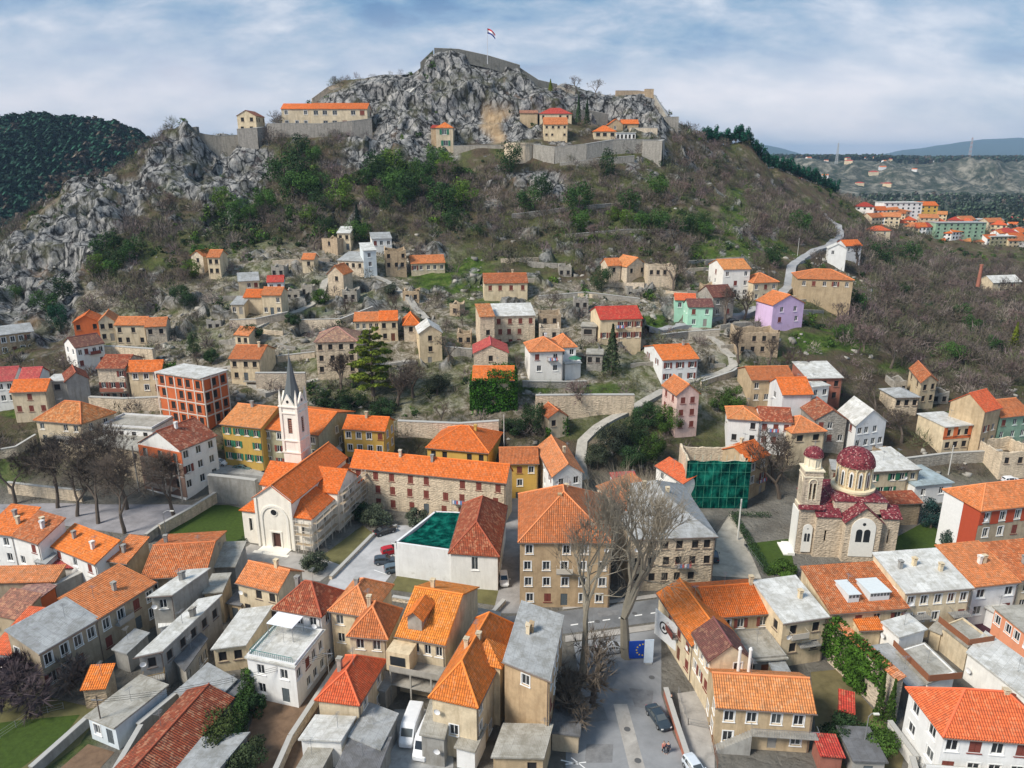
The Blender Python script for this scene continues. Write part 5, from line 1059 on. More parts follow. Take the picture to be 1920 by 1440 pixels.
    # steps
    q = MB(); q.box(-3, 3, -2.4, -.5, -.2, .15); q.box(-3.6, 3.6, -3.2, -2.4, -.2, .05); q.build('steps', cm, root)
    # tower
    tx, ty, a = -nw - 2.9, Dn - 1.0, 2.25; tw_ = empty('bell_tower', (0, 0, 0)); tw_.parent = root; tw_.location = (tx, ty, 0); tw_.scale = (.88, .88, 1)
    q = MB(); cm2 = wm_
    q.box(-a, a, -a, a, -1, 11.0); b_ = a - .12
    for (P0, P1) in (((-b_, -b_), (b_, -b_)), ((b_, -b_), (b_, b_)), ((b_, b_), (-b_, b_)), ((-b_, b_), (-b_, -b_))):
        facade(q, P0, P1, 11.0, 21.0, [(b_ - .55, b_ + .55, 15.2, 18.6)], .45)
    q.quad((-b_, -b_, 21), (b_, -b_, 21), (b_, b_, 21), (-b_, b_, 21)); q.build('tower_wall', cm2, tw_)
    q = MB()
    for z, e in ((11.0, .22), (13.6, .16), (19.6, .12), (21.0, .25)): q.box(-a - e, a + e, -a - e, a + e, z, z + .28)
    for sx in (-1, 1):
        for sy in (-1, 1):
            x, y = sx * (a - .2), sy * (a - .2); q.box(x - .3, x + .3, y - .3, y + .3, -1 + 12.3, 21); q.box(x - .26, x + .26, y - .26, y + .26, 21.28, 23.2); q.tube((x, y, 23.2), (x, y, 24.8), .3, .02, 4)
    for k in range(4):   # gablets
        c, s_ = math.cos(k * math.pi / 2), math.sin(k * math.pi / 2); f_ = lambda x, y, z: (x * c - y * s_, x * s_ + y * c, z)
        q.quad(f_(-1.7, -a - .1, 21.28), f_(1.7, -a - .1, 21.28), f_(0, -a - .1, 23.9)); q.quad(f_(1.7, -a - .1, 21.28), f_(1.7, -a + .3, 21.28), f_(0, -a + .3, 23.9), f_(0, -a - .1, 23.9)); q.quad(f_(-1.7, -a + .3, 21.28), f_(-1.7, -a - .1, 21.28), f_(0, -a - .1, 23.9), f_(0, -a + .3, 23.9))
    q.build('stone_trim', cm, tw_)
    q = MB()
    for k in range(4):
        c, s_ = math.cos(k * math.pi / 2), math.sin(k * math.pi / 2); f_ = lambda x, y, z: (x * c - y * s_, x * s_ + y * c, z)
        q.quad(f_(-.6, -b_ + .4, 15.1), f_(.6, -b_ + .4, 15.1), f_(.6, -b_ + .4, 18.7), f_(-.6, -b_ + .4, 18.7)); P = [f_(.35 * math.cos(t_), -a - .13, 22.2 + .35 * math.sin(t_)) for t_ in np.linspace(0, 6.283, 10)[:-1]]; q.quad(*P)
        for j in range(6): q.quad(f_(-.5, -b_ + .1, 15.4 + j * .5), f_(.5, -b_ + .1, 15.4 + j * .5), f_(.5, -b_ + .3, 15.7 + j * .5), f_(-.5, -b_ + .3, 15.7 + j * .5), m=1)
    q.build('louvre_window', [DARK, flat((0.22,0.10,0.07), .8)], tw_)
    q = MB(); q.lathe([(2.5, 21.3), (1.75, 23.4), (1.15, 25.8), (.62, 28.6), (.06, 31.6)], 8, a0=math.pi / 8, a1=2 * math.pi + math.pi / 8)
    sp = q.build('spire', flat((0.105,0.12,0.125), .6, .4), tw_)
    q = MB(); q.tube((0, 0, 31.5), (0, 0, 33.2), .05, .04, 6); q.tube((-.45, 0, 32.6), (.45, 0, 32.6), .04, .04, 6); q.lathe([(0, 31.5), (.16, 31.65), (.16, 31.75), (0, 31.9)], 8); q.build('cross', METAL, sp)
    # scaffold, a thing of its own
    Mx = root.matrix_basis
    sc = empty('scaffold', (mid.x, mid.y, 0), yaw, 'pale pipe scaffold wrapped round the right side of the cream church', 'scaffold'); q = MB(); dk = MB()
    def run(p, q2, nb, levels, off):
        for k in range(nb + 1):
            x = p[0] + (q2[0] - p[0]) * k / nb; y = p[1] + (q2[1] - p[1]) * k / nb
            for o_ in (0, 1): q.tube((x + off[0] * o_, y + off[1] * o_, 0), (x + off[0] * o_, y + off[1] * o_, levels * 1.95 + 1), .06, .06, 5)
        for j in range(1, levels + 1):
            for o_ in (0, 1): q.tube((p[0] + off[0] * o_, p[1] + off[1] * o_, j * 1.95), (q2[0] + off[0] * o_, q2[1] + off[1] * o_, j * 1.95), .055, .055, 5)
            q.tube((p[0] + off[0], p[1] + off[1], j * 1.95 + .95), (q2[0] + off[0], q2[1] + off[1], j * 1.95 + .95), .05, .05, 5)
            dk.quad((p[0], p[1], j * 1.95 + .06), (q2[0], q2[1], j * 1.95 + .06), (q2[0] + off[0], q2[1] + off[1], j * 1.95 + .06), (p[0] + off[0], p[1] + off[1], j * 1.95 + .06))
    run((nw + .8, -.9), (hw + .6, -.9), 2, 3, (0, -.8)); run((hw + .5, -.4), (hw + .5, t0 - .8), 3, 3, (.8, 0)); run((hw + 1.5, t0 - .4), (hw + 1.5, Dn), 5, 4, (.8, 0))
    q.build('pipe_frame', flat((0.60,0.55,0.48), .6), sc); dk.build('deck', flat((0.42,0.33,0.22), .9), sc)
church()
# ------------------------------------------------------------------ domed church
def domed():
    C0 = hit(1590, 1048); C0.y += 6; yaw = R_(-4)
    root = empty('domed_church', (C0.x, C0.y, 0), yaw, 'brown stone church with crimson scaled domes and tall bell tower', 'church')
    st = wallmat((0.58,0.48,0.36), 'stone'); wh = flat((0.78,0.76,0.70), .8)
    rm, t, b = newmat('crimson_scales', .7, .3); pos = N(t, 'ShaderNodeTexCoord').outputs['Object']; vo = N(t, 'ShaderNodeTexVoronoi', i_Scale=4.2); t.links.new(pos, vo.inputs['Vector'])
    sv = N(t, 'ShaderNodeSeparateColor'); t.links.new(vo.outputs['Color'], sv.inputs[0]); r_ = ramp(t, [(0.0, (0.06,0.010,0.014)), (0.5, (0.16,0.020,0.030)), (0.88, (0.22,0.045,0.05)), (0.95, (0.40,0.24,0.21))]); t.links.new(sv.outputs[0], r_.inputs[0]); t.links.new(r_.outputs[0], b.inputs['Base Color'])
    # main body
    X0, X1, Y0, Y1, h = -5.8, 8.6, -5.6, 6.2, 8.2
    mb = MB(); facade(mb, (X0, Y0), (X1, Y0), -1, h, [(1.6, 1.95, 3.2, 5.4), (12.6, 12.95, 3.2, 6)], .25); facade(mb, (X1, Y0), (X1, Y1), -1, h, [(3, 3.4, 3, 6), (8, 8.4, 3, 6)], .25); facade(mb, (X1, Y1), (X0, Y1), -1, h, []); facade(mb, (X0, Y1), (X0, Y0), -1, h, [])
    # projecting arm toward the viewer
    ax0, ax1, ay = -1.2, 5.0, -7.0
    facade(mb, (ax0, ay), (ax1, ay), -1, 8.0, []); facade(mb, (ax1, ay), (ax1, Y0), -1, 8.0, []); facade(mb, (ax0, Y0), (ax0, ay), -1, 8.0, [])
    mb.quad((ax0, ay, 8), (ax1, ay, 8), ((ax0 + ax1) / 2, ay, 10.6)); 
    mb.box(-2.6, 6.6, -4.2, 5.0, h, 10.6); mb.build('wall', st, root)
    rb_ = MB(); am = (ax0 + ax1) / 2
    roof_slab(rb_, [[(ax0 - .4, Y0 + 3, 7.7), (ax0 - .4, ay - .35, 7.7), (am, ay - .35, 10.8), (am, Y0 + 3, 10.8)], [(ax1 + .4, ay - .35, 7.7), (ax1 + .4, Y0 + 3, 7.7), (am, Y0 + 3, 10.8), (am, ay - .35, 10.8)]], .14)
    for (a, b_, c, d_) in ((X0 - .3, ax0 - .4, Y0 - .3, Y0 + 2.4), (ax1 + .4, X1 + .3, Y0 - .3, Y0 + 2.4)):
        roof_slab(rb_, [[(a, c, 8.1), (b_, c, 8.1), (b_, d_, 9.6), (a, d_, 9.6)]], .14)
    roof_slab(rb_, [[(X1 + .3, Y0 + 2.4, 8.1), (X1 + .3, Y1, 8.1), (6.5, Y1, 10.2), (6.5, Y0 + 2.4, 10.2)]], .14); roof_slab(rb_, [[(X0 - .3, Y0 + 2.4, 8.1), (X0 - .3, Y1, 8.1), (-2.5, Y1, 10.2), (-2.5, Y0 + 2.4, 10.2)]], .14)
    roof_slab(rb_, [[(-2.8, -4.4, 10.6), (6.8, -4.4, 10.6), (2, .4, 12.4)], [(6.8, -4.4, 10.6), (6.8, 5.2, 10.6), (2, .4, 12.4)], [(-2.8, 5.2, 10.6), (-2.8, -4.4, 10.6), (2, .4, 12.4)], [(6.8, 5.2, 10.6), (-2.8, 5.2, 10.6), (2, .4, 12.4)]], .12)
    rb_.build('roof', rm, root)
    # big white arch with window pair
    def archpanel(parent, cx, y, z0, w, hgt, depth=.12, ang=0, loc=(0, 0, 0)):
        q = MB(); n = 16; r = w / 2; zc_ = z0 + hgt - r; P = [(cx - r, y - depth, z0), (cx + r, y - depth, z0)] + [(cx + r * math.cos(math.pi * k / n), y - depth, zc_ + r * math.sin(math.pi * k / n)) for k in range(n + 1)]
        q.quad(*P)
        for i in range(len(P)): a_, b2 = P[i], P[(i + 1) % len(P)]; q.quad((a_[0], y, a_[2]), (b2[0], y, b2[2]), b2, a_)
        po = q.build('arch_panel', wh, parent, loc, ang)
        q = MB(); k_ = w * .13
        for s in (-1, 1):
            xx = cx + s * k_ * 1.25; zz = z0 + hgt * .38; hh = hgt * .26; P = [(xx - k_, y - depth - .02, zz), (xx + k_, y - depth - .02, zz)] + [(xx + k_ * math.cos(math.pi * j / 8), y - depth - .02, zz + hh + k_ * math.sin(math.pi * j / 8)) for j in range(9)]; q.quad(*P)
        P = [(cx + .22 * w / 3 * math.cos(t_), y - depth - .02, z0 + hgt * .84 + .22 * w / 3 * math.sin(t_)) for t_ in np.linspace(0, 6.283, 11)[:-1]]; q.quad(*P)
        q.build('window', glassm(), po)
    archpanel(root, am, ay, 1.2, 4.2, 7.6); archpanel(root, -7.0, -4.9 - .02, 0.6, 1.7, 5.6)
    # drum and dome
    dr = empty('drum', (0, 0, 0)); dr.parent = root; dr.location = (2.0, .4, 0); dr.scale = (.86, .86, .97); q = MB(); q.lathe([(4.3, 11.4), (4.3, 12.0), (4.0, 12.1), (3.45, 12.3), (3.45, 16.9)], 24); q.build('drum_wall', wallmat((0.62,0.50,0.33), 'stone'), dr)
    q = MB(); q.lathe([(4.45, 11.9), (4.45, 12.3), (3.5, 12.35)], 24)
    for k in range(12):
        a_ = 2 * math.pi * (k + .5) / 12; c, s_ = math.cos(a_), math.sin(a_); q.tube((3.55 * c, 3.55 * s_, 12.3), (3.55 * c, 3.55 * s_, 16.2), .14, .14, 6)
        for j in range(6):
            t0_, t1_ = math.pi * j / 6, math.pi * (j + 1) / 6; ca = 2 * math.pi * k / 12; e = lambda t_: (3.62 * math.cos(ca + .26 * math.cos(t_)), 3.62 * math.sin(ca + .26 * math.cos(t_)), 16.0 + .9 * math.sin(t_)); q.tube(e(t0_), e(t1_), .13, .13, 5)
    q.build('trim', flat((0.72,0.62,0.42), .8), dr)
    q = MB()
    for k in range(12):
        ca = 2 * math.pi * k / 12
        for (a1, a2, m_) in ((.115, 3.50, 0), (.06, 3.53, 1)):
            P = [(a2 * math.cos(ca - a1), a2 * math.sin(ca - a1), 12.8), (a2 * math.cos(ca + a1), a2 * math.sin(ca + a1), 12.8), (a2 * math.cos(ca + a1), a2 * math.sin(ca + a1), 15.3 + (1 - m_) * .3), (a2 * math.cos(ca), a2 * math.sin(ca), 15.6 + (1 - m_) * .4), (a2 * math.cos(ca - a1), a2 * math.sin(ca - a1), 15.3 + (1 - m_) * .3)]; q.quad(*P, m=m_)
    q.build('window', [wh, glassm()], dr)
    q = MB(); q.lathe([(3.9, 16.7)] + [(3.85 * math.cos(t_), 16.8 + 3.1 * math.sin(t_)) for t_ in np.linspace(0, 1.5, 9)] + [(0, 19.95)], 28); dm = q.build('dome', rm, dr)
    q = MB(); q.tube((0, 0, 19.9), (0, 0, 21.6), .07, .05, 6); q.tube((-.4, 0, 21.1), (.4, 0, 21.1), .05, .05, 6); q.build('cross', METAL, dm)
    # bell tower
    bt = empty('bell_tower', (0, 0, 0)); bt.parent = root; bt.location = (-6.9, -3.0, 0); bt.scale = (.9, .9, .97); a = 1.95; q = MB()
    for (P0, P1) in (((-a, -a), (a, -a)), ((a, -a), (a, a)), ((a, a), (-a, a)), ((-a, a), (-a, -a))): facade(q, P0, P1, -1, 9.5, [])
    b_ = a - .2
    for (P0, P1) in (((-b_, -b_), (b_, -b_)), ((b_, -b_), (b_, b_)), ((b_, b_), (-b_, b_)), ((-b_, b_), (-b_, -b_))): facade(q, P0, P1, 9.5, 16.8, [(b_ - .65, b_ - .15, 11.2, 14.4), (b_ + .15, b_ + .65, 11.2, 14.4)], .3)
    q.quad((-b_, -b_, 16.8), (b_, -b_, 16.8), (b_, b_, 16.8), (-b_, b_, 16.8)); q.quad((-a, -a, 9.5), (a, -a, 9.5), (a, a, 9.5), (-a, a, 9.5)); q.build('tower_wall', st, bt)
    q = MB()
    for z, e in ((9.5, .2), (15.6, .1), (16.8, .22)): q.box(-b_ - e, b_ + e, -b_ - e, b_ + e, z, z + .25)
    for k in range(4):
        c, s_ = math.cos(k * math.pi / 2), math.sin(k * math.pi / 2); f_ = lambda x, y, z: (x * c - y * s_, x * s_ + y * c, z)
        for (x0_, x1_) in ((-.85, -.65), (-.1, .1), (.65, .85)): q.quad(f_(x0_, -b_ - .04, 11), f_(x1_, -b_ - .04, 11), f_(x1_, -b_ - .04, 14.6), f_(x0_, -b_ - .04, 14.6))
        for j in range(8): q.tube(f_(.85 * math.cos(math.pi * j / 8), -b_ - .04, 14.5 + .85 * math.sin(math.pi * j / 8)), f_(.85 * math.cos(math.pi * (j + 1) / 8), -b_ - .04, 14.5 + .85 * math.sin(math.pi * (j + 1) / 8)), .12, .12, 5)
    q.lathe([(1.75, 17.05), (1.75, 17.4), (1.55, 17.5), (1.55, 19.2), (1.8, 19.3), (1.8, 19.5)], 16)
    for j in range(8): 
        c_, s2 = math.cos(j * math.pi / 4), math.sin(j * math.pi / 4); q.tube((1.6 * c_, 1.6 * s2, 17.4), (1.6 * c_, 1.6 * s2, 19.2), .12, .12, 5)
    q.build('trim', flat((0.75,0.67,0.50), .8), bt)
    q = MB(); q.lathe([(1.95, 19.45)] + [(1.9 * math.cos(t_), 19.5 + 1.7 * math.sin(t_)) for t_ in np.linspace(0, 1.5, 7)] + [(0, 21.25)], 18); dm = q.build('dome', rm, bt)
    q = MB(); q.tube((0, 0, 21.2), (0, 0, 22.4), .06, .04, 6); q.tube((-.3, 0, 22.0), (.3, 0, 22.0), .04, .04, 6); q.build('cross', METAL, dm)
    # small white stair porch and porch roof left
    q = MB(); q.box(-10.2, -8.9, -5.5, -1.0, 0, .5); q.box(-10.9, -10.2, -5.5, -1.0, 0, .25); q.box(-8.95, -8.75, -4.6, -1.4, 0, 8.6); q.build('white_porch', wh, root)
    q = MB(); roof_slab(q, [[(-9.2, -5.3, 9.2), (-4.6, -5.3, 9.2), (-4.6, -4.9, 9.9), (-9.2, -4.9, 9.9)]], .12); q.build('porch_roof', rm, root)
domed()
# ------------------------------------------------------------------ nets, billboard, misc things
netm, t, b = newmat('green_net', 1.0, .0); posn = N(t, 'ShaderNodeNewGeometry').outputs['Position']
r_ = ramp(t, [(0.35, (0.0,0.02,0.018)), (0.5, (0.003,0.065,0.05)), (0.66, (0.012,0.17,0.12))]); mpn = N(t, 'ShaderNodeMapping'); mpn.inputs['Scale'].default_value = (1, 1, .5); t.links.new(posn, mpn.inputs[0]); t.links.new(noise(t, .7, 6, mpn.outputs[0], .6), r_.inputs[0]); t.links.new(r_.outputs[0], b.inputs['Base Color']); bump(t, b, noise(t, .8, 3, posn), .3, .8)
A_ = hit(1286, 862, 10.3); B_ = atz(1406, 863, A_.z); d = B_ - A_; L_ = d.length; yaw = math.atan2(d.y, d.x)
ns = empty('scaffold', (A_.x, A_.y - 1.0, A_.z - 10.3), yaw, 'green safety net on scaffold poles in front of the roofless stone building', 'scaffold'); nx_, nz_ = 40, 22; V = []; Fq = []
for i in range(nx_ + 1):
    for j in range(nz_ + 1):
        u = i / nx_; v = j / nz_; V.append((u * L_, -.25 + .22 * math.sin(u * 6 * math.pi) * math.sin(v * 5 * math.pi) + rng.uniform(-.03, .03), v * 10.6 + (.12 * math.sin(u * 19) if j == nz_ else 0)))
for i in range(nx_):
    for j in range(nz_): a0 = i * (nz_ + 1) + j; Fq.append((a0, a0 + nz_ + 1, a0 + nz_ + 2, a0 + 1))
link('net', npmesh('net', V, Fq, netm, smooth=True), ns)
q = MB()
for k in range(9):
    x = L_ * k / 8; q.tube((x, .4, 0), (x, .4, 11.6), .06, .06, 5)
q.tube((0, .4, 8.2), (L_, .4, 8.2), .05, .05, 5)
q.build('pole', flat((0.45,0.52,0.42), .6), ns); q = MB()
for k in range(8): x = L_ * (k + .3) / 8; q.tube((x, -.52, .2), (x, -.52, 10.6), .022, .022, 4)
for z in (2.6, 5.2, 8.3, 10.2): q.tube((0, -.52, z), (L_, -.52, z), .022, .022, 4)
q.build('net_seam', flat((0.10,0.38,0.26), .9), ns)
# net roof on the white walled building
P = [atz(739, 1019, 6.3), atz(845, 1034, 6.3), atz(874, 962, 6.3), atz(815, 960, 6.3)]
c0 = P[0]; base = empty('house', (c0.x, c0.y, 0), 0, 'roofless white walled building covered with a dark green net', 'house'); mb = MB(); Q = [p - c0 for p in P]
for a, b2 in zip(Q, Q[1:] + Q[:1]): facade(mb, (a.x, a.y), (b2.x, b2.y), -.5, 6.5, [])
for a, b2 in zip(Q, Q[1:] + Q[:1]):
    dd = (b2 - a); dd.z = 0; dd.normalize(); nn = Vector((-dd.y, dd.x, 0)) * .4; a3 = Vector((a.x, a.y, 6.5)); b3 = Vector((b2.x, b2.y, 6.5)); mb.quad(a3, b3, b3 + nn, a3 + nn); mb.quad(b3 + nn, a3 + nn, a3 + nn - Vector((0, 0, 1.2)), b3 + nn - Vector((0, 0, 1.2)))
mb.build('wall', wallof('wh'), base)
V = []; Fq = []; n_ = 24
for i in range(n_ + 1):
    for j in range(n_ + 1):
        u, v = i / n_, j / n_; u2 = .07 + .9 * u; v2 = .04 + .92 * v; p = (Q[0].lerp(Q[1], u2)).lerp(Q[3].lerp(Q[2], u2), v2); V.append((p.x, p.y, 6.55 - 1.1 * math.sin(math.pi * v) * .5 - .25 * abs(math.sin(u * 3 * math.pi)) * math.sin(math.pi * v) + rng.uniform(-.03, .03)))
for i in range(n_):
    for j in range(n_): a0 = i * (n_ + 1) + j; Fq.append((a0, a0 + n_ + 1, a0 + n_ + 2, a0 + 1))
link('net', npmesh('net', V, Fq, netm, smooth=True), base)
# EU panel and white banner panel
bb = hit(1201, 1237); blue = flat((0.01,0.06,0.38), .6); yel = flat((0.85,0.62,0.02), .6)
r = empty('sign_board', (bb.x, bb.y, 0), R_(4), 'blue board with ring of yellow stars beside the right plane tree', 'sign'); r.scale = (.85, 1, .88); q = MB(); q.box(-2.1, 1.6, 0, .12, .3, 3.6); q.build('panel', blue, r)
q = MB()
for k in range(12):
    a0 = 2 * math.pi * k / 12; cx, cz = .25 + 1.05 * math.cos(a0), 1.95 + 1.05 * math.sin(a0); P = []
    for j in range(10):
        rr = .20 if j % 2 == 0 else .085; t_ = math.pi / 2 + j * math.pi / 5; P.append((cx + rr * math.cos(t_), -.03, cz + rr * math.sin(t_)))
    for j in range(10): q.quad((cx, -.03, cz), P[j], P[(j + 1) % 10])
q.build('stars', yel, r); q = MB(); q.box(-1.9, -1.8, .12, .22, 0, 3.4); q.box(1.3, 1.4, .12, .22, 0, 3.4); q.build('posts', METAL, r)
wb = hit(1215, 1243); r = empty('sign_board', (wb.x, wb.y - .2, 0), R_(4), 'tall plain pale blue white panel right of the star ring board', 'sign'); q = MB(); q.box(-.65, .65, 0, .14, .2, 4.0); q.build('panel', flat((0.66,0.76,0.86), .5), r); q = MB(); q.box(-.5, .5, -.3, .4, 0, .2); q.build('foot', GREY, r)
# billboard on the street side wing
p0 = atz(1236, 1166, 3.0); r = empty('billboard', (p0.x - .3, p0.y - .2, 0), R_(-62), 'white billboard with a small black ring emblem on the street side wing', 'billboard'); q = MB(); q.box(-.2, 5.2, -.35, -.2, 1.2, 5.4); q.build('panel', WHT, r)
q = MB()
for k in range(16):
    a0, a1 = 2 * math.pi * k / 16, 2 * math.pi * (k + 1) / 16; c_ = (1.9, -.38, 3.4); q.quad((c_[0] + .95 * math.cos(a0), c_[1], c_[2] + .95 * math.sin(a0)), (c_[0] + .95 * math.cos(a1), c_[1], c_[2] + .95 * math.sin(a1)), (c_[0] + .72 * math.cos(a1), c_[1], c_[2] + .72 * math.sin(a1)), (c_[0] + .72 * math.cos(a0), c_[1], c_[2] + .72 * math.sin(a0)))
q.quad((1.5, -.38, 3.1), (2.3, -.38, 3.1), (1.9, -.38, 3.85)); q.build('emblem', DARK, r)
# flagpole
fp = aty(914, 108, 403); r = empty('flagpole', fp, 0, 'tall flagpole with a flag blowing to the right on the castle summit', 'flagpole'); r.scale = (.8, .8, 1); q = MB(); q.tube((0, 0, -3), (0, 0, 13.5), .22, .12, 8); q.build('pole', flat((0.55,0.56,0.58), .5), r)
q = MB(); n_ = 10
for k in range(n_):
    x0_, x1_ = .15 + 4.8 * k / n_, .15 + 4.8 * (k + 1) / n_; sag = lambda x: -.11 * x * x; wv_ = lambda x: .35 * math.sin(x * 1.6)
    for j, c_ in enumerate((0, 1, 2)):
        za, zb = 13.3 - j * .8, 12.5 - j * .8; q.quad((x0_, wv_(x0_), zb + sag(x0_)), (x1_, wv_(x1_), zb + sag(x1_)), (x1_, wv_(x1_), za + sag(x1_)), (x0_, wv_(x0_), za + sag(x0_)), m=j)
q.build('flag', [flat((0.5,0.03,0.04), .8), flat((0.8,0.8,0.8), .8), flat((0.02,0.05,0.25), .8)], r)
# dormer, awning, umbrella, dishes, skylights etc as parts placed as their own meshes on nearest house
def find(lbl):
    for o_ in COL.objects:
        if lbl in o_.get('label', ''): return o_
bh = find('enclosed loggias'); ro = [c for c in bh.children if c.name.startswith('roof')][0]
q = MB(); 
for sx in (-1, 1): q.quad((-2.2 if sx < 0 else -.2, .9, 9.3), (-2.2 if sx < 0 else -.2, 4.2, 9.3), (-2.2 if sx < 0 else -.2, 4.2, 11.4), (-2.2 if sx < 0 else -.2, .9, 11.4))
q.quad((-2.2, .9, 9.3), (-.2, .9, 9.3), (-.2, .9, 11.4), (-2.2, .9, 11.4)); q.quad((-2.2, .9, 11.4), (-.2, .9, 11.4), (-1.2, .9, 12.2)); q.build('dormer', wallof('gr'), ro)
q = MB(); roof_slab(q, [[(-2.6, .5, 11.2), (-2.6, 5, 11.2), (-1.2, 5, 12.4), (-1.2, .5, 12.4)], [(.2, .5, 11.2), (.2, 5, 11.2), (-1.2, 5, 12.4), (-1.2, .5, 12.4)]], .12); q.build('dormer_roof', roofmat('org'), ro)
q = MB(); q.box(-3.5, 5.2, -2.6, 0, 5.1, 5.3); q.box(-3.5, 5.2, -2.7, -2.6, 5.3, 6.1); q.box(-3.5, 5.2, -2.6, 0, 3.0, 3.2)
for x in (-3.4, -.6, 2.3, 5.1): q.box(x - .1, x + .1, -2.6, -2.4, 0, 5.1)
q.build('loggia', wallof('gr'), bh)
q = MB(); q.box(-3.9, -.6, -2.6, -.02, 5.3, 8.2); q.build('bay', wallof('cr'), bh); q = MB(); q.box(-3.3, -1.2, -2.68, -2.6, 6.3, 7.6); q.build('bay_window', glassm(), bh)
sk = find('carrying two pale skylights'); ro = [c for c in sk.children if c.name.startswith('roof')][0]
for (x0_, x1_) in ((-2.6, -.9), (.8, 3.9)):
    q = MB(); q.box(x0_, x1_, 1.4, 5.0, 7.0, 8.35); q.box(x0_ - .15, x1_ + .15, 1.2, 5.2, 8.35, 8.45); so_ = q.build('skylight', flat((0.62,0.66,0.66), .6), ro)
    q = MB(); n_ = max(2, int((x1_ - x0_) / .5))
    for k in range(n_): a_ = x0_ + (x1_ - x0_) * (k + .12) / n_; q.quad((a_, 1.37, 7.75), (a_ + .38, 1.37, 7.75), (a_ + .38, 1.37, 8.25), (a_, 1.37, 8.25))
    q.build('pane', glassm(), so_)
def balcony(lbl, x0, x1, z, d=1.2, rail=METAL, y=0, solid=None):
    h_ = find(lbl); q = MB(); q.box(x0, x1, y - d, y, z - .15, z); bo = q.build('balcony', wallof('gr'), h_); q = MB()
    n_ = max(2, int((x1 - x0) / .28))
    if solid: q.box(x0, x1, y - d - .06, y - d, z, z + .95)
    else:
        for k in range(n_ + 1): x = x0 + (x1 - x0) * k / n_; q.tube((x, y - d + .04, z), (x, y - d + .04, z + 1), .02, .02, 4)
    q.tube((x0, y - d + .04, z + 1), (x1, y - d + .04, z + 1), .035, .035, 4)
    for x in (x0, x1): q.tube((x, y - d + .04, z + 1), (x, y, z + 1), .03, .03, 4); q.tube((x, y - d / 2, z), (x, y - d / 2, z + 1), .02, .02, 4)
    q.build('railing', solid or rail, bo)
balcony('wide pale grey roof and small balconies', -4.2, -1.2, 4.2); balcony('wide pale grey roof and small balconies', 2.2, 5.2, 4.2, 1.5)
balcony('outside stairs at lower right', -1.5, 6.3, 3.0, 1.1); balcony('house beside the ivy wall' if False else 'stone faced house with pale grey', -.8, 2.4, 3.6, 1.0)
for z in (2.0, 4.9, 7.8): balcony('stacked loggias', -3.8, 3.8, z, 1.6, solid=flat((0.24,0.20,0.17), .9))
balcony('two tone orange and brown', -1.5, 3.5, 5.0, 1.6); balcony('wooden balcony left of the brick block', -3, 3, 2.6, 1.2, solid=flat((0.30,0.12,0.08), .9)); balcony('green shutters behind the big dome', -1, 2.6, 2.3, 1.0)
balcony('red orange roof above the brick block', -.5, 3, 1.0, 1.2); balcony('lower right corner', -8, 8, 3.2, 1.3, solid=WHT); balcony('long narrow house with pale shed', -1.3, 1.3, 2.4, 1.3, rail=flat((.4, .25, .08), .8))
# outside stairs
h_ = find('outside stairs at lower right'); q = MB()
for k in range(14): q.box(-1.5 - (k + 1) * .32, -1.5 - k * .32, -1.1, -.02, 0 if False else 0, 3.0 - (k + 1) * .2)
q.build('stairs', wallof('gr'), h_)
# flues on the weathered orange roof
for x in (-2.3, -1.0):
    q = MB(); q.tube((x, 5.2, 7.2), (x, 5.2, 10.6), .2, .2, 8); q.tube((x, 5.2, 10.6), (x, 5.2, 10.9), .28, .1, 8); ro = [c for c in h_.children if c.name.startswith('roof')][0]; q.build('flue', flat((0.72,0.70,0.66), .6), ro)
# terrace awning and railing
h_ = find('green railed flat roof terrace'); q = MB()
for (a, b2) in (((-3.2, .15), (3.2, .15)), ((-3.2, .15), (-3.2, 7)),):
    n_ = 22
    for k in range(n_ + 1): x = a[0] + (b2[0] - a[0]) * k / n_; y = a[1] + (b2[1] - a[1]) * k / n_; q.tube((x, y, 6.6), (x, y, 7.6), .025, .025, 4)
    q.tube((a[0], a[1], 7.6), (b2[0], b2[1], 7.6), .04, .04, 4)
q.build('railing', flat((0.06,0.20,0.18), .6), h_)
aw = h_.matrix_basis @ Vector((-1.2, 5.6, 6.62)); r = empty('awning', aw, h_.rotation_euler.z, 'white canopy on posts standing on the roof terrace', 'canopy'); q = MB(); q.box(-2, 2, -1.4, 1.4, 2.2, 2.3); q.build('cover', flat((0.8,0.82,0.86), .6), r); q = MB()
for x in (-1.9, 1.9):
    for y in (-1.3, 1.3): q.tube((x, y, 0), (x, y, 2.2), .05, .05, 5)
q.build('posts', METAL, r)
um = hit(1077, 667, 6.5); r = empty('parasol', (um.x, um.y - 2, um.z - 1.9), 0, 'green parasol on the terrace of the modern white house', 'parasol'); q = MB(); q.lathe([(1.7, 1.8), (0, 2.5)], 8); q.build('canopy', GRN, r); q = MB(); q.tube((0, 0, -.4), (0, 0, 2.5), .04, .04, 6); q.build('pole', METAL, r)
# brown boards of the terrace rails
for lb in ('brown railed roof terrace', 'brown boarded parapet'):
    h_ = find(lb); bbx = [c for c in h_.children if c.name.startswith('wall')][0].data; xs = [v.co.x for v in bbx.vertices]; ys = [v.co.y for v in bbx.vertices]; zt = max(v.co.z for v in bbx.vertices); q = MB()
    q.box(min(xs), max(xs), -.08, -.01, zt + .3, zt + 1.25); q.box(max(xs) + .01, max(xs) + .08, 0, max(ys), zt + .3, zt + 1.25); q.build('board_rail', flat((0.25,0.10,0.05), .8), h_)
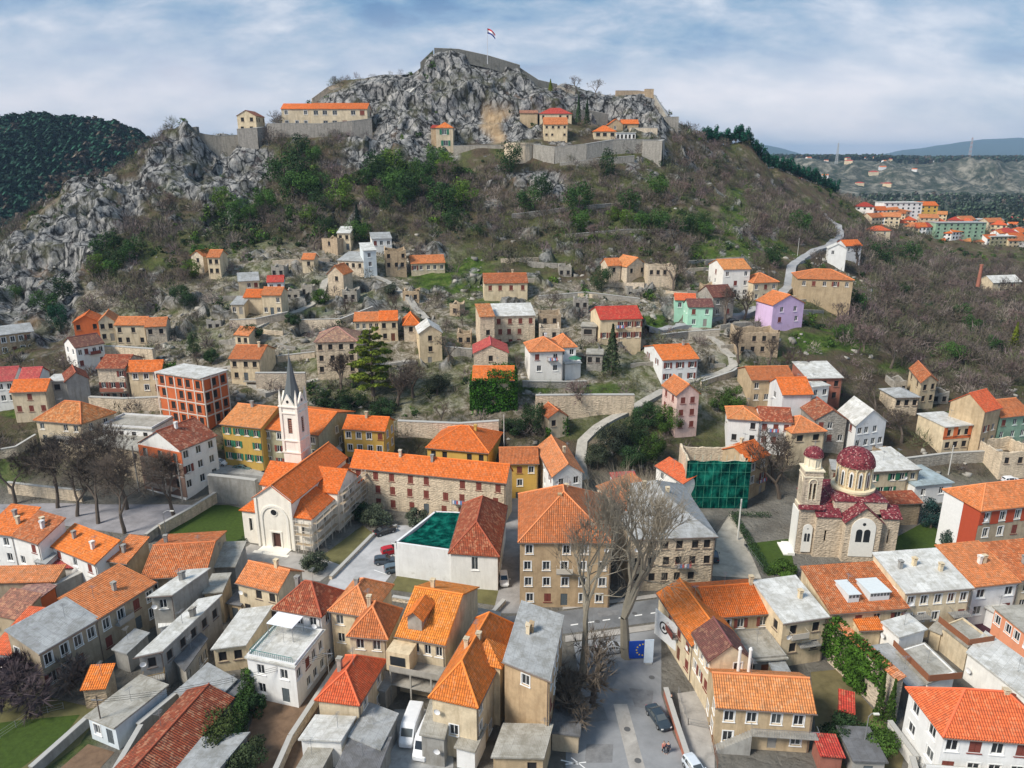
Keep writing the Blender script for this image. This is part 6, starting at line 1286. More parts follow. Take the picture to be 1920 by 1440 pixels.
# brick block concrete frame
h_ = find('unfinished four storey block'); bbx = [c for c in h_.children if c.name.startswith('wall')][0].data; X1_ = max(v.co.x for v in bbx.vertices); D_ = max(v.co.y for v in bbx.vertices); q = MB()
for z in (2.6, 5.6, 8.6, 11.6): q.box(-X1_ - .08, X1_ + .08, -.08, -.01, z, z + .3); q.box(X1_ + .01, X1_ + .08, -.01, D_, z, z + .3)
for k in range(6): x = -X1_ + 2 * X1_ * k / 5; q.box(x - .15, x + .15, -.1, -.005, 0, 12)
for k in range(4): y = D_ * k / 3; q.box(X1_ + .005, X1_ + .1, y - .15, y + .15, 0, 12)
q.build('concrete_frame', flat((0.60,0.52,0.45), .9), h_)
h_ = find('orange brick upper floor'); bbx = [c for c in h_.children if c.name.startswith('wall')][0].data; X1_ = max(v.co.x for v in bbx.vertices); q = MB()
for (a_, b2) in ((-X1_, -X1_ * .75), (-X1_ * .3, X1_ * .0), (X1_ * .75, X1_)): q.box(a_, b2, -.06, -.01, 4.2, 6.9)
q.box(-X1_, X1_, -.06, -.01, 4.0, 4.7); q.build('brick_infill', wallof('bk'), h_)
h_ = find('large modern block'); D_ = 15; bbx = [c for c in h_.children if c.name.startswith('wall')][0].data; X1_ = max(v.co.x for v in bbx.vertices); D_ = max(v.co.y for v in bbx.vertices); q = MB(); rdm = flat((0.42,0.07,0.03), .8)
q.box(-X1_ - .07, -X1_ - .01, 0, D_ * .45, 0, 10.9); q.build('rust_cladding', rdm, h_); nf = 6
for k in range(nf + 1):
    q = MB(); a_ = -X1_ - .07 if k == 0 else -X1_ + 2 * X1_ * (k - .5) / nf + .75; b2 = X1_ if k == nf else -X1_ + 2 * X1_ * (k + .5) / nf - .75; q.box(a_, b2, -.07, -.005, 8.0, 10.9); q.build('rust_cladding', rdm, h_)
q = MB(); q.box(-X1_ - .07, -X1_ - .01, D_ * .45 + .01, D_, 0, 10.9); q.build('white_cladding', WHT, h_)
# lamps and poles
def lamp(px, py, hgt, label, arm=1.3, dirx=1, Y=None, white=False):
    p = hit(px, py); r = empty('street_lamp', p, 0, label, 'lamp post'); q = MB(); q.tube((0, 0, -.3), (0, 0, hgt), .09, .055, 7); q.tube((0, 0, hgt), (dirx * arm * .6, 0, hgt + .45), .05, .045, 6); q.tube((dirx * arm * .6, 0, hgt + .45), (dirx * arm, 0, hgt + .4), .045, .04, 6); q.build('pole', METAL, r); q = MB(); q.box(min(dirx * arm, dirx * (arm + .7)), max(dirx * arm, dirx * (arm + .7)), -.13, .13, hgt + .3, hgt + .45); q.build('lamp_head', flat((0.7,0.68,0.6), .4), r)
lamp(316, 1030, 7.5, 'curved street lamp on the near edge of the square lawn'); lamp(1616, 1420, 6.0, 'slim street lamp above the bushes at the lower right', .5)
def pole(px, py, hgt, label, rad=.13, mat=None, cross=False):
    p = hit(px, py); r = empty('utility_pole', p, 0, label, 'pole'); q = MB(); q.tube((0, 0, -.4), (0, 0, hgt), rad, rad * .7, 8); q.build('pole', mat or flat((0.55,0.54,0.50), .8), r)
    if cross: q = MB(); q.box(-.7, .7, -.05, .05, hgt - .7, hgt - .6); q.build('crossarm', METAL, r)
    return r
pole(1383, 1012, 8.5, 'white concrete pole at the gravel yard below the green net', .2); pole(197, 1392, 7, 'dark wooden pole behind the long white garage', .1, BARK, True); pole(1778, 890, 7, 'tall pole beside the blue grey garage roof'); pole(1724, 1010 - 40, 6, 'pole on the grass right of the domed church'); pole(1495, 480, 7, 'thin lamp like pole beside the hill road', .1); pole(620, 1300, 7, 'thin pole beside the small red orange house', .08, METAL, True)
pole(945, 840, 8, 'pale pole beside the bright yellow house', .12)
def mast(px, py, top, Y, label, w0=3.0, stripes=False):
    p = aty(px, py, Y); a = aty(px, top, Y); hg = a.z - p.z; r = empty('radio_mast', p, 0, label, 'mast'); q = MB(); n_ = 10
    for s_ in ((-1, -1), (1, -1), (1, 1), (-1, 1)): q.tube((s_[0] * w0 / 2, s_[1] * w0 / 2, -3), (s_[0] * w0 / 5, s_[1] * w0 / 5, hg), .32 * w0 / 3, .2 * w0 / 3, 4)
    for k in range(n_):
        t0_, t1_ = k / n_, (k + 1) / n_; w_a, w_b = w0 / 2 - (w0 / 2 - w0 / 5) * t0_, w0 / 2 - (w0 / 2 - w0 / 5) * t1_
        for (sa, sb) in (((-1, -1), (1, -1)), ((1, -1), (1, 1)), ((1, 1), (-1, 1)), ((-1, 1), (-1, -1))): q.tube((sa[0] * w_a, sa[1] * w_a, hg * t0_), (sb[0] * w_b, sb[1] * w_b, hg * t1_), .16 * w0 / 3, .16 * w0 / 3, 4, m=k % 2 if stripes else 0)
    q.tube((0, 0, hg), (0, 0, hg * 1.12), .2, .1, 4); q.build('lattice', [flat((0.42,0.43,0.44), .6), flat((0.55,0.12,0.10), .6)], r)
mast(1568, 305, 268, 1900, 'tall lattice radio mast on the far plateau', 5); mast(1817, 298, 258, 3000, 'second radio mast on the plateau before the blue mountains', 8, True); mast(314, 275, 245, 700, 'thin radio mast behind the left crag', 2.5)
q0 = aty(1838, 512, 330); r = empty('brick_chimney', (q0.x, q0.y, q0.z - 2), 0, 'old red brick chimney stack in the wood near the right edge', 'chimney'); q = MB(); q.lathe([(.9, -4), (.6, 5.2), (.78, 5.3), (.78, 5.8), (.55, 5.8), (.55, 5.0)], 12); q.build('stack', wallof('rb'), r)
# ------------------------------------------------------------------ cars, vans, people
def car(px, py, yaw, colr, label, kind='car', onz=None):
    p = hit(px, py) if onz is None else atz(px, py, onz); r = empty('van' if kind == 'van' else 'parked_car', p + Vector((0, 0, .03)), R_(yaw), label, 'van' if kind == 'van' else 'car')
    if kind == 'van': st_ = [(-2.9, .85, .35, .9, 1.1), (-2.75, .97, .28, 1.0, 2.55), (1.2, .97, .28, 1.0, 2.6), (1.75, .95, .28, 1.05, 2.35), (2.35, .93, .28, 1.05, 1.35), (2.85, .88, .3, .9, 1.1), (3.0, .75, .4, .7, .85)]
    elif kind == 'small': st_ = [(-1.9, .7, .4, .8, .95), (-1.8, .8, .25, .92, 1.35), (-1.2, .82, .22, .92, 1.5), (.1, .82, .22, .92, 1.48), (1.0, .8, .22, .9, .98), (1.7, .74, .26, .75, .85), (1.9, .6, .35, .6, .68)]
    else: st_ = [(-2.2, .7, .4, .78, .88), (-2.1, .84, .25, .9, .98), (-1.45, .86, .22, .92, 1.05), (-.75, .86, .22, .94, 1.42), (.35, .86, .22, .94, 1.43), (1.15, .86, .22, .92, 1.0), (2.0, .8, .25, .78, .86), (2.2, .62, .35, .62, .68)]
    V = []; F_ = []; rings = []
    for (x, hw, zb, zm, zt) in st_:
        tw = hw * (.78 if zt > zm + .15 else .93) if kind != 'van' else hw * .95; k = len(V)
        V += [(x, -hw * .92, zb), (x, -hw, (zb + zm) / 2), (x, -hw * .98, zm), (x, -tw, zt - .06), (x, -tw * .8, zt), (x, tw * .8, zt), (x, tw, zt - .06), (x, hw * .98, zm), (x, hw, (zb + zm) / 2), (x, hw * .92, zb)]; rings.append(k)
    for a, b2 in zip(rings[:-1], rings[1:]):
        for j in range(10): F_.append((a + j, b2 + j, b2 + (j + 1) % 10, a + (j + 1) % 10))
    F_.append(tuple(range(rings[0], rings[0] + 10))); F_.append(tuple(range(rings[-1] + 9, rings[-1] - 1, -1)))
    me = bpy.data.meshes.new('body'); me.from_pydata(V, [], F_); me.materials.append(flat(colr, .25, .6)); me.update(); link('body', me, r)
    # glass
    g = MB(); 
    def lerp_ring(i, j0, j1, t0_, t1_, u0, u1, off):
        A = [Vector(V[rings[i] + j0]).lerp(Vector(V[rings[i] + j1]), t_) for t_ in (t0_, t1_)]; B = [Vector(V[rings[i + 1] + j0]).lerp(Vector(V[rings[i + 1] + j1]), t_) for t_ in (t0_, t1_)]; o_ = Vector(off); g.quad(A[0].lerp(B[0], u0) + o_, A[0].lerp(B[0], u1) + o_, A[1].lerp(B[1], u1) + o_, A[1].lerp(B[1], u0) + o_)
    sides = {'van': [3], 'small': [1, 2, 3], 'car': [2, 3, 4]}[kind]
    for i in sides: lerp_ring(i, 2, 3, .12, .85, .08, .94, (0, -.015, .01)); lerp_ring(i, 7, 6, .12, .85, .08, .94, (0, .015, .01))
    ws = {'van': 3, 'small': 3, 'car': 4}[kind]; lerp_ring(ws, 4, 5, .0, 1.0, .1, .92, (.02, 0, .015))
    if kind == 'small': lerp_ring(0, 4, 5, 0, 1, .2, .9, (-.02, 0, .01))
    if kind == 'car': lerp_ring(2, 4, 5, .0, 1.0, .12, .9, (-.01, 0, .015))
    g.build('windscreen', glassm(), r)
    wx = {'van': 1.95, 'small': 1.2, 'car': 1.35}[kind]; wy = {'van': .9, 'small': .74, 'car': .78}[kind]
    for x in (-wx, wx):
        for s_ in (-1, 1):
            q = MB(); q.tube((x, s_ * (wy - .1), .32), (x, s_ * (wy + .1), .32), .32, .32, 14); wo = q.build('wheel', flat((0.02,0.02,0.02), .8), r); q = MB(); q.tube((x, s_ * (wy + .1), .32), (x, s_ * (wy + .115), .32), .19, .17, 10); q.build('rim', METAL, wo)
    ex = st_[-1][0]; hh = {'van': .95, 'small': .72, 'car': .70}[kind]
    for s_ in (-1, 1):
        q = MB(); q.box(ex - .12, ex + .01, s_ * .6 - .14, s_ * .6 + .14, hh - .14, hh); q.build('headlight', flat((0.75,0.75,0.72), .2, .7), r); q = MB(); bx = st_[0][0]; q.box(bx - .02, bx + .1, s_ * .6 - .12, s_ * .6 + .12, .72, .9); q.build('taillight', flat((0.4,0.02,0.02), .3), r)
        q = MB(); mx = {'van': 1.7, 'small': .6, 'car': .75}[kind]; q.box(mx - .08, mx + .08, s_ * .98 - .08, s_ * .98 + .08, (1.25 if kind == 'van' else .9), (1.5 if kind == 'van' else 1.04)); q.build('mirror', flat(colr, .3), r)
    return r
W_ = (0.74,0.75,0.76); K_ = (0.015,0.016,0.02)
car(1234, 1352, -72, (0.03,0.045,0.06), 'dark blue grey car parked alone on the plaza'); car(1303, 1450, -72, (0.6,0.65,0.7), 'silver white car cut off by the bottom edge of the plaza', 'small')
car(945, 1092, -86, W_, 'small white car driving down the narrow alley', 'small'); car(772, 1374, -98, W_, 'white long van parked under the loggia', 'van'); car(800, 1398, -102, W_, 'second white van half hidden by the concrete box house', 'van')
car(722, 1000, 35, K_, 'black car parked in front of the olive trees by the monastery'); car(734, 1037, 25, (0.42,0.01,0.02), 'crimson car parked against the white building wall', 'small'); car(722, 1056, 8, (0.05,0.07,0.09), 'dark slate car parked below the crimson car', 'small'); car(741, 1071, 20, (0.10,0.14,0.17), 'grey car nose hidden behind the white wall corner', 'small')
car(412, 872, -12, W_, 'white car with grey windows parked left on the retaining wall terrace', 'small'); car(456, 882, -10, (0.10,0.17,0.17), 'dark teal car parked in the middle of the retaining wall terrace'); car(508, 893, -8, K_, 'black car parked beside the steeple on the terrace', 'small')
car(1246, 1098, 5, (0.10,0.14,0.16), 'dark car parked along the stone warehouse, leftmost of three', 'small'); car(1279, 1095, 5, (0.5,0.55,0.6), 'pale silver car parked along the stone warehouse, middle of three', 'small'); car(1308, 1092, 5, W_, 'white car parked along the stone warehouse, rightmost of three', 'small')
car(1146, 1222, 12, (0.45,0.46,0.47), 'silver car half hidden behind the trunks of the plane trees'); car(1372, 605, 15, K_, 'small dark car stopped on the upper road near the mint house'); car(1895, 905, 5, W_, 'white car parked below the collapsed cream house at right', 'small'); car(1338, 1048, 80, (0.04,0.06,0.09), 'dark blue car beside the right corner of the stone warehouse', 'small')
def person(px, py, yaw, label, top, legs, phase=1):
    p = hit(px, py); r = empty('person', p + Vector((0, 0, .03)), R_(yaw), label, 'person')
    def skin(name, pts, edges, rad, mat, parent):
        me = bpy.data.meshes.new(name); me.from_pydata(pts, edges, []); o_ = link(name, me, parent); mo = o_.modifiers.new('skin', 'SKIN'); me.materials.append(mat)
        for i, rr in enumerate(rad): me.skin_vertices[0].data[i].radius = (rr, rr)
        me.skin_vertices[0].data[0].use_root = True; sb = o_.modifiers.new('sub', 'SUBSURF'); sb.levels = 1; sb.render_levels = 1; return o_
    f = .16 * phase
    pts = [(0,0,.95),(0,0,1.15),(0,0,1.42),(0,0,1.52),(0,.01,1.62),(0,.01,1.74),(.1,0,.9),(.11,-f*.6,.5),(.11,-f,.07),(.11,-f-.14,.03),(-.1,0,.9),(-.11,f*.4,.5),(-.11,f+.05,.09),(-.11,f-.1,.03),(.19,0,1.40),(.25,f*.5,1.14),(.24,f*.3-.12,.90),(.24,f*.3-.15,.80),(-.19,0,1.40),(-.25,-f*.5,1.14),(-.24,-f*.3-.1,.90),(-.24,-f*.3-.13,.80)]
    ed = [(0,1),(1,2),(2,3),(3,4),(4,5),(0,6),(6,7),(7,8),(8,9),(0,10),(10,11),(11,12),(12,13),(2,14),(14,15),(15,16),(16,17),(2,18),(18,19),(19,20),(20,21)]
    rd = [.12,.12,.14,.055,.09,.08,.09,.065,.045,.04,.09,.065,.045,.04,.06,.045,.035,.04,.06,.045,.035,.04]
    bo = skin('body', pts, ed, rd, flat((0.50,0.30,0.22), .6), r)
    skin('jacket', [pts[i] for i in (0,1,2,14,15,16,18,19,20)], [(0,1),(1,2),(2,3),(3,4),(4,5),(2,6),(6,7),(7,8)], [.16,.15,.17,.085,.068,.055,.085,.068,.055], flat(top, .9), r)
    skin('trousers', [pts[i] for i in (0,6,7,8,10,11,12)], [(0,1),(1,2),(2,3),(0,4),(4,5),(5,6)], [.145,.11,.085,.07,.11,.085,.07], flat(legs, .9), r)
    skin('hair', [(0,.04,1.66),(0,.03,1.78)], [(0,1)], [.095,.085], flat((0.05,0.03,0.02), .9), r)
person(1244, 1412, 10, 'person in a light red top and dark trousers on the plaza, left of a pair', (0.55,0.20,0.16), (0.02,0.025,0.04)); person(1252, 1413, -8, 'person in a dark jacket and dark trousers on the plaza, right of a pair', (0.03,0.035,0.06), (0.02,0.02,0.03), -1)
person(1258, 1322, 60, 'person in black clothes beside the red fence at the plaza', (0.02,0.02,0.025), (0.02,0.02,0.02)) 

# dry stone terraces and small ruins among the hillside houses
rw = random.Random(77)
for i in range(34):
    px_ = rw.uniform(380, 1500); py_ = rw.uniform(480, 690)
    if 900 < px_ < 1010 and py_ > 540: continue
    ln = rw.uniform(18, 55); sl_ = rw.uniform(-6, 6)
    w_ = wall_line('low dry stone terrace wall on the slope between the hillside houses', [(px_ - ln, py_ - sl_), (px_, py_), (px_ + ln, py_ + sl_ * .4)], rw.uniform(.8, 1.6), .6, rw.choice(('sg', 'sw', 'sg')), fd=1.5, cap=False); w_['group'] = 'dry stone terraces on the hillside'
for (a, b, w2, lb) in [(548,545,16,'low roofless hut of pale stone right of the twin cottages'),(575,535,12,'tiny square ruin among rubble below the chapel-like hut'),(520,500,14,'broken stone walls above the red roofed little house'),(655,545,16,'low stone ruin below the path fork'),(770,545,18,'ruined stone walls on the grassy slope right of the path'),(1060,500,14,'small heap-like ruin high on the central slope'),(1090,560,16,'roofless stone walls left of the red double roof'),(735,600,14,'small stone ruin just above the cedar'),(870,625,16,'low ruin left of the pink red gable'),(820,600,14,'stone stub walls right of the peaked orange roof'),(1190,540,16,'stone ruin on the slope above the red double roof'),(1330,535,14,'small stone ruin above the mint house'),(400,600,16,'ruined walls left of the grey lean-to cottage'),(1690,715,14,'crumbled stone walls left of the cream gabled house in the wood'),(1765,735,18,'ruined stone walls right of the cream gabled house in the wood'),(1650,840,16,'tiny concrete ruin above the green shuttered house'),(355,760,16,'rough stone stub walls beside the brick block')]:
    H(lb, (a - w2 * .85, b + 3), (a + w2 * .85, b + 3), rw.uniform(1.8, 2.8), rw.uniform(4, 6), 'ruin', 1.6, rw.choice(('ss', 'sg', 'sg')), 'or', f=(2, 1), st='d', door=False)
def disc(name, px, py, r, mat, z=.05):
    p = atz(px, py, z); q = MB(); q.quad(*[(r * math.cos(t_), r * math.sin(t_), 0) for t_ in np.linspace(0, 6.283, 19)[:-1]]); o_ = q.build(name, mat, None, p); tag(o_, kind='structure')
for (a, b) in ((1176, 1367), (1196, 1426), (1222, 1270), (1120, 1165), (1190, 1150)): disc('manhole', a, b, .42, flat((.10,.10,.10), .7))
for pts in ([(1052,1424),(1085,1432),(1084,1434),(1051,1426)], [(1060,1432),(1099,1428),(1099,1430),(1060,1434)], [(1072,1420),(1098,1440),(1095,1440),(1070,1421)]): sheet('road_marking', pts, WHT, .045)
for k in range(5): sheet('parking_line', [(690 + k * 11, 1085 - k * 17), (716 + k * 9, 1093 - k * 17), (716 + k * 9, 1094.2 - k * 17), (690 + k * 11, 1086.2 - k * 17)], WHT, .04)
for pts in ([(1100,1395),(1150,1395),(1148,1430),(1096,1430)], [(1180,1290),(1225,1295),(1222,1330),(1190,1325)], [(1090,1330),(1130,1320),(1140,1350),(1098,1358)], [(1120,1148),(1160,1143),(1162,1152),(1122,1157)]): sheet('asphalt_patch', pts, pavem((0.19,0.19,0.19), 'patch_asphalt', .8), .034)
def wire(a, b, ha, hb, label, n=3):
    A_, B_ = hit(*a), hit(*b); A_.z += ha; B_.z += hb; r_ = empty('overhead_wire', A_, 0, label, 'wire'); q = MB()
    for j in range(n):
        off = Vector((0, 0, -.3 * j)); pr = Vector((0, 0, 0)) + off
        for k in range(1, 13):
            u = k / 12; p = (B_ - A_) * u + off + Vector((0, 0, -4 * u * (1 - u) * 1.0)); q.tube(pr, p, .025, .025, 3, cap=False); pr = p
    q.build('cable', DARK, r_)
wire((197,1392), (620,1300), 6.6, 6.6, 'overhead wires crossing the gardens at lower left'); wire((1383,1012), (1240,1130), 8, 7, 'overhead wires from the white pole toward the main street'); wire((945,840), (1045,900), 7.5, 8, 'overhead wires above the bright yellow house')

for (L_, R2, h2, D2, rf, ri, wl_, rm_, lb) in [
 ((340,1120),(372,1126),3.2,4,'flat',0,'gr','con','low concrete yard store right of the tall concrete block'),((428,1130),(452,1134),3,4,'shed',.5,'be','dgr','small brown shed below the cream house joined to the brown roof'),
 ((300,1175),(322,1170),3,3,'shed',.5,'wh','wht','glazed white porch at the foot of the tall concrete block'),((398,1300),(432,1312),2.6,3,'flat',0,'gr','dgr','low dark store behind the ivy hedge'),
 ((120,1250),(150,1242),2.6,3,'shed',.6,'gr','blu','narrow teal lean-to under the windows of the long two storey house'),((560,1440),(600,1446),2.6,4,'flat',0,'gr','con','low rubble walled store at the bottom edge left of the white garage block'),
 ((700,1290),(722,1296),3,3,'flat',0,'gr','gry','little grey shed between red orange roof and loggias'),((856,1400),(890,1408),3,4,'flat',0,'wh','con','white annex with flat roof at the foot of the corner house'),
 ((1452,1262),(1480,1262),2.8,4,'flat',0,'bg','gry','small grey store behind the weathered orange roof'),((1575,1330),(1600,1336),2.4,3,'shed',.4,'rb','red','little red shed at the end of the dry yard'),
 ((1540,1415),(1580,1418),2.6,3,'flat',0,'rb','red','dark red shed with flat roof beside the orange roofed house with stairs'),((1600,1425),(1660,1428),2.4,5,'flat',0,'gr','dgr','black roofed low carport under the street lamp'),
 ((1745,1180),(1764,1188),3,3,'flat',0,'cr','con','small flat porch below the first balcony'),((1850,1140),(1868,1150),3,3,'flat',0,'wh','lgt','white porch beside the strip window house'),
 ((20,1100+20),(60,1112+20),3,4,'shed',.6,'bk','old','brick shed with faded tiles behind the faded pink brown roof'),((1000,1395),(1022,1398),3,4,'flat',0,'bg','con','lower terrace slab in front of the low beige annex'),
 ((1210,1000),(1228,990),3,3,'shed',.4,'sw','orr','tiny orange roofed lean-to at the warehouse corner'),((835,905),(850,908),3,4,'flat',0,'oc','con','low ochre store between monastery and nested roofs'),
 ((1560,880),(1580,882),3.5,4,'shed',.5,'sg','gry','small grey annex behind the bell tower')]:
    H(lb, L_, R2, h2, D2, rf, ri, wl_, rm_, f=(1, 1), ch=0, gut=False, st='n')
def fence(label, pts, hgt=1.1, mat=METAL):
    W = [hit(*p) for p in pts]; r_ = empty('fence', W[0], 0, label, 'fence'); q = MB(); q2 = MB()
    for a, b in zip(W[:-1], W[1:]):
        n = max(1, int((b - a).length / 1.8))
        for k in range(n + 1): p = a.lerp(b, k / n) - W[0]; q.tube(p - Vector((0, 0, .2)), p + Vector((0, 0, hgt)), .04, .04, 4)
        for z in (.25, .6, hgt - .05): q2.tube(a - W[0] + Vector((0, 0, z)), b - W[0] + Vector((0, 0, z)), .022, .022, 4)
    q.build('posts', mat, r_); q2.build('rails', mat, r_)
fence('thin wire fence across the lower left lawn', [(0,1385),(60,1345),(120,1330)]); fence('metal fence along the paved yard right of the plaza', [(1272,1300),(1290,1360),(1330,1368)]); fence('brown fence below the outside stairs', [(1330,1368),(1345,1440)], 1.2, flat((.2,.09,.05), .8)); fence('thin fence in front of the domed church garden', [(1395,1024),(1430,1072)]); fence('fence on the wall edge of the car terrace left of the steeple', [(395,884),(470,896)], 1.0)

wall_line('inner castle terrace wall right of the sandy scar', [(985,262,372),(1015,262,372)], 4, 1.2, 'sw', fd=4)
wall_line('upper castle wall behind the red hipped castle house', [(1075,205,396),(1110,208,396),(1140,214,394)], 5, 1.2, 'sd', fd=5)
wall_line('lower castle wall ledge under the curving curtain wall', [(1050,306,350),(1120,298,350),(1190,292,354)], 3, 2, 'sg', fd=4)
wall_line('grey wall on the rocky shoulder left of the castle crest trees', [(1045,160,410),(1078,172,408)], 4, 1.2, 'sg', fd=5)
wall_line('small rock top tower left of the castle wall on the left crag', [(345,240,362),(368,238,362)], 5, 3, 'sd', fd=6)
H('little beige castle ruin on the rock left of the red hipped castle house', (975,212), (1008,213), 4, 7, 'gable', 1.4, 'be', 'old', Y=388, fd=8, ch=0)

h_ = find('stacked loggias'); q = MB(); bbx = [c for c in h_.children if c.name.startswith('wall')][0].data; X1_ = max(v.co.x for v in bbx.vertices)
for (z0_, z1_, m_) in ((0.2, 4.7, 0), (4.9, 7.6, 0)): q.box(-X1_ + .3, X1_ - .3, -.12, -.01, z0_, z1_)
q.build('brown_loggia_front', flat((0.20,0.13,0.10), .9), h_); q = MB(); q.box(-X1_ + .3, X1_ - .3, -.12, -.01, 7.9, 10.4); q.build('brick_infill', wallof('bk'), h_)
for k in range(4):
    q = MB(); x = -X1_ + .2 + (2 * X1_ - .4) * k / 3; q.box(x - .12, x + .12, -1.6, -1.4, 0, 10.6); q.build('post', wallof('gr'), h_)
for k in range(3):
    for z in (2.3, 5.2, 8.1): q = MB(); x = -X1_ + (2 * X1_) * (k + .5) / 3; q.box(x - .5, x + .5, -.18, -.125, z, z + 1.9); q.build('window', glassm(), h_)
h_ = find('corner house with steep'); ro = [c for c in h_.children if c.name.startswith('roof')][0]; bbx = [c for c in h_.children if c.name.startswith('wall')][0].data; X1_ = max(v.co.x for v in bbx.vertices)
q = MB(); roof_slab(q, [[(X1_ + 1.2, 6.2, 8.9), (X1_ + 1.2, 10.6, 8.9), (X1_ - 1.5, 8.4, 11.3)], [(X1_ - 3, 6.2, 9.1), (X1_ + 1.2, 6.2, 8.9), (X1_ - 1.5, 8.4, 11.3)], [(X1_ + 1.2, 10.6, 8.9), (X1_ - 3, 10.6, 9.1), (X1_ - 1.5, 8.4, 11.3)]], .14); q.build('hip_wing', roofmat('org'), ro)
q = MB(); q.box(X1_ - .05, X1_ + .8, 6.6, 10.2, 0, 9.0); q.build('wall_bay', wallof('cr'), h_)
# ------------------------------------------------------------------ vegetation
nr_ = np.random.RandomState(5)
def twig_cloud(n, rx, rz, ln, wd, seed, up=.6, cz=None, base=True):
    """slivers radiating from a low centre and filling a rounded crown; returns V(3n), F(n), bright(n)"""
    r = np.random.RandomState(seed); d = r.randn(n, 3); d[:, 2] = np.abs(d[:, 2]) * 1.0 + .15; d /= np.linalg.norm(d, axis=1)[:, None]
    rad = r.rand(n) ** .45; P = d * rad[:, None] * np.array([rx, rx, rz]); P[:, 2] += (cz if cz is not None else 0)
    dirs = d * .8 + r.randn(n, 3) * .45; dirs[:, 2] += up; dirs /= np.linalg.norm(dirs, axis=1)[:, None]
    L = ln * (.5 + r.rand(n)); sd = np.cross(dirs, r.randn(n, 3)); sd /= np.linalg.norm(sd, axis=1)[:, None]; W = (wd * (.5 + r.rand(n)))[:, None]
    A = P - sd * W; B = P + sd * W; C = P + dirs * L[:, None]
    V = np.stack([A, B, C], 1).reshape(-1, 3); F = np.arange(3 * n).reshape(n, 3); return V, F, .7 + .6 * r.rand(n)
def leaf_cloud(n, rx, rz, s, seed, cz=0.0, clumps=14, conic=False, flatk=1.0):
    r = np.random.RandomState(seed); c = r.randn(clumps, 3); c /= np.linalg.norm(c, axis=1)[:, None]; c *= (.45 + .4 * r.rand(clumps))[:, None]; c[:, 2] *= .9
    k = r.randint(0, clumps, n); sz = .30 + .22 * r.rand(clumps); d = r.randn(n, 3); d /= np.linalg.norm(d, axis=1)[:, None]
    P = c[k] + d * (sz[k] * (.6 + .4 * r.rand(n)))[:, None]
    if conic:
        t_ = r.rand(n) ** .8; a = r.rand(n) * 6.283; tier = (np.floor(t_ * 9) + .9 * (t_ * 9 % 1)) / 9; rr = (1 - t_) * (0.55 + .45 * (1 - (t_ * 9 % 1))) * (.5 + .5 * r.rand(n) ** .4); P = np.stack([rr * np.cos(a), rr * np.sin(a), t_ * 2 - 1], 1); k = (a * 3).astype(int) % clumps; d = np.stack([np.cos(a), np.sin(a), -.3 + 0 * a], 1)
    P = P * np.array([rx, rx, rz * flatk]); P[:, 2] += cz
    nrm = d + r.randn(n, 3) * .5; nrm /= np.linalg.norm(nrm, axis=1)[:, None]; u = np.cross(nrm, r.randn(n, 3)); u /= np.linalg.norm(u, axis=1)[:, None]; v = np.cross(nrm, u)
    S1 = (s * (.6 + .8 * r.rand(n)))[:, None]; V = np.stack([P - u * S1, P + v * S1 * .6, P + u * S1, P - v * S1 * .6], 1).reshape(-1, 3); F = np.arange(4 * n).reshape(n, 4)
    cb = (.6 + .8 * r.rand(clumps))[k] * (.75 + .5 * r.rand(n)); return V, F, cb
def colmesh(name, V, F, b, base, mat):
    c = np.clip(np.repeat(b, F.shape[1])[:, None] * np.array(base)[None] * (1 + .12 * nr_.randn(1, 1)), 0, 1); return npmesh(name, V, F, mat, {'col': c})
# scrub over the whole hillside as one mass
def scatter(npts, dens, seed, ymin=150, ymax=600, tmin=-.95, tmax=1.0):
    r = np.random.RandomState(seed); t = tmin + (tmax - tmin) * r.rand(npts); y = np.sqrt(ymin ** 2 + (ymax ** 2 - ymin ** 2) * r.rand(npts)); x = t * y; z = gz(x, y)
    px, py = proj(x, y, z); k = r.rand(npts) < dens(px, py, x, y, z); return np.stack([x, y, z], 1)[k], px[k], py[k]
VIL = [(60,930),(60,640),(130,585),(330,600),(360,480),(600,430),(860,440),(900,500),(1120,500),(1250,470),(1480,480),(1620,480),(1640,560),(1540,600),(1700,680),(1960,690),(1960,960),(60,960)]
WOOD = [(1380,430),(1560,400),(1700,440),(1960,520),(1960,760),(1780,720),(1680,690),(1600,660),(1520,610),(1640,560),(1620,500),(1500,460)]
CLEAR = [(835,225),(1250,225),(1270,300),(1180,305),(1000,322),(840,318)]
def inr(px, py): return inpoly(px, py, VIL)
def rockat(px, py):
    r = np.zeros(px.shape, bool)
    for P in ROCKP[:5]: r |= inpoly(px, py, P)
    return r
HB = []   # house keep-out discs
for o_ in COL.objects:
    if o_.get('category') in ('house', 'church', 'bastion') and o_.parent is None:
        xs = [c for c in o_.children if c.name.startswith('wall')]
        if xs:
            co = np.array([(v.co.x, v.co.y) for v in xs[0].data.vertices]); a0 = o_.rotation_euler.z; c_, s_ = math.cos(a0), math.sin(a0); HB.append((o_.location.x, o_.location.y, c_, s_, co[:, 0].min() - 1.2, co[:, 0].max() + 1.2, co[:, 1].min() - 2.5, co[:, 1].max() + 1.2))
def free(P, pad=0.0):
    ok = np.ones(len(P), bool)
    for (hx, hy, c_, s_, a, b2, c2, d2) in HB:
        dx, dy = P[:, 0] - hx, P[:, 1] - hy; lx, ly = dx * c_ + dy * s_, -dx * s_ + dy * c_; ok &= ~((lx > a - pad) & (lx < b2 + pad) & (ly > c2 - pad) & (ly < d2 + pad))
    return ok
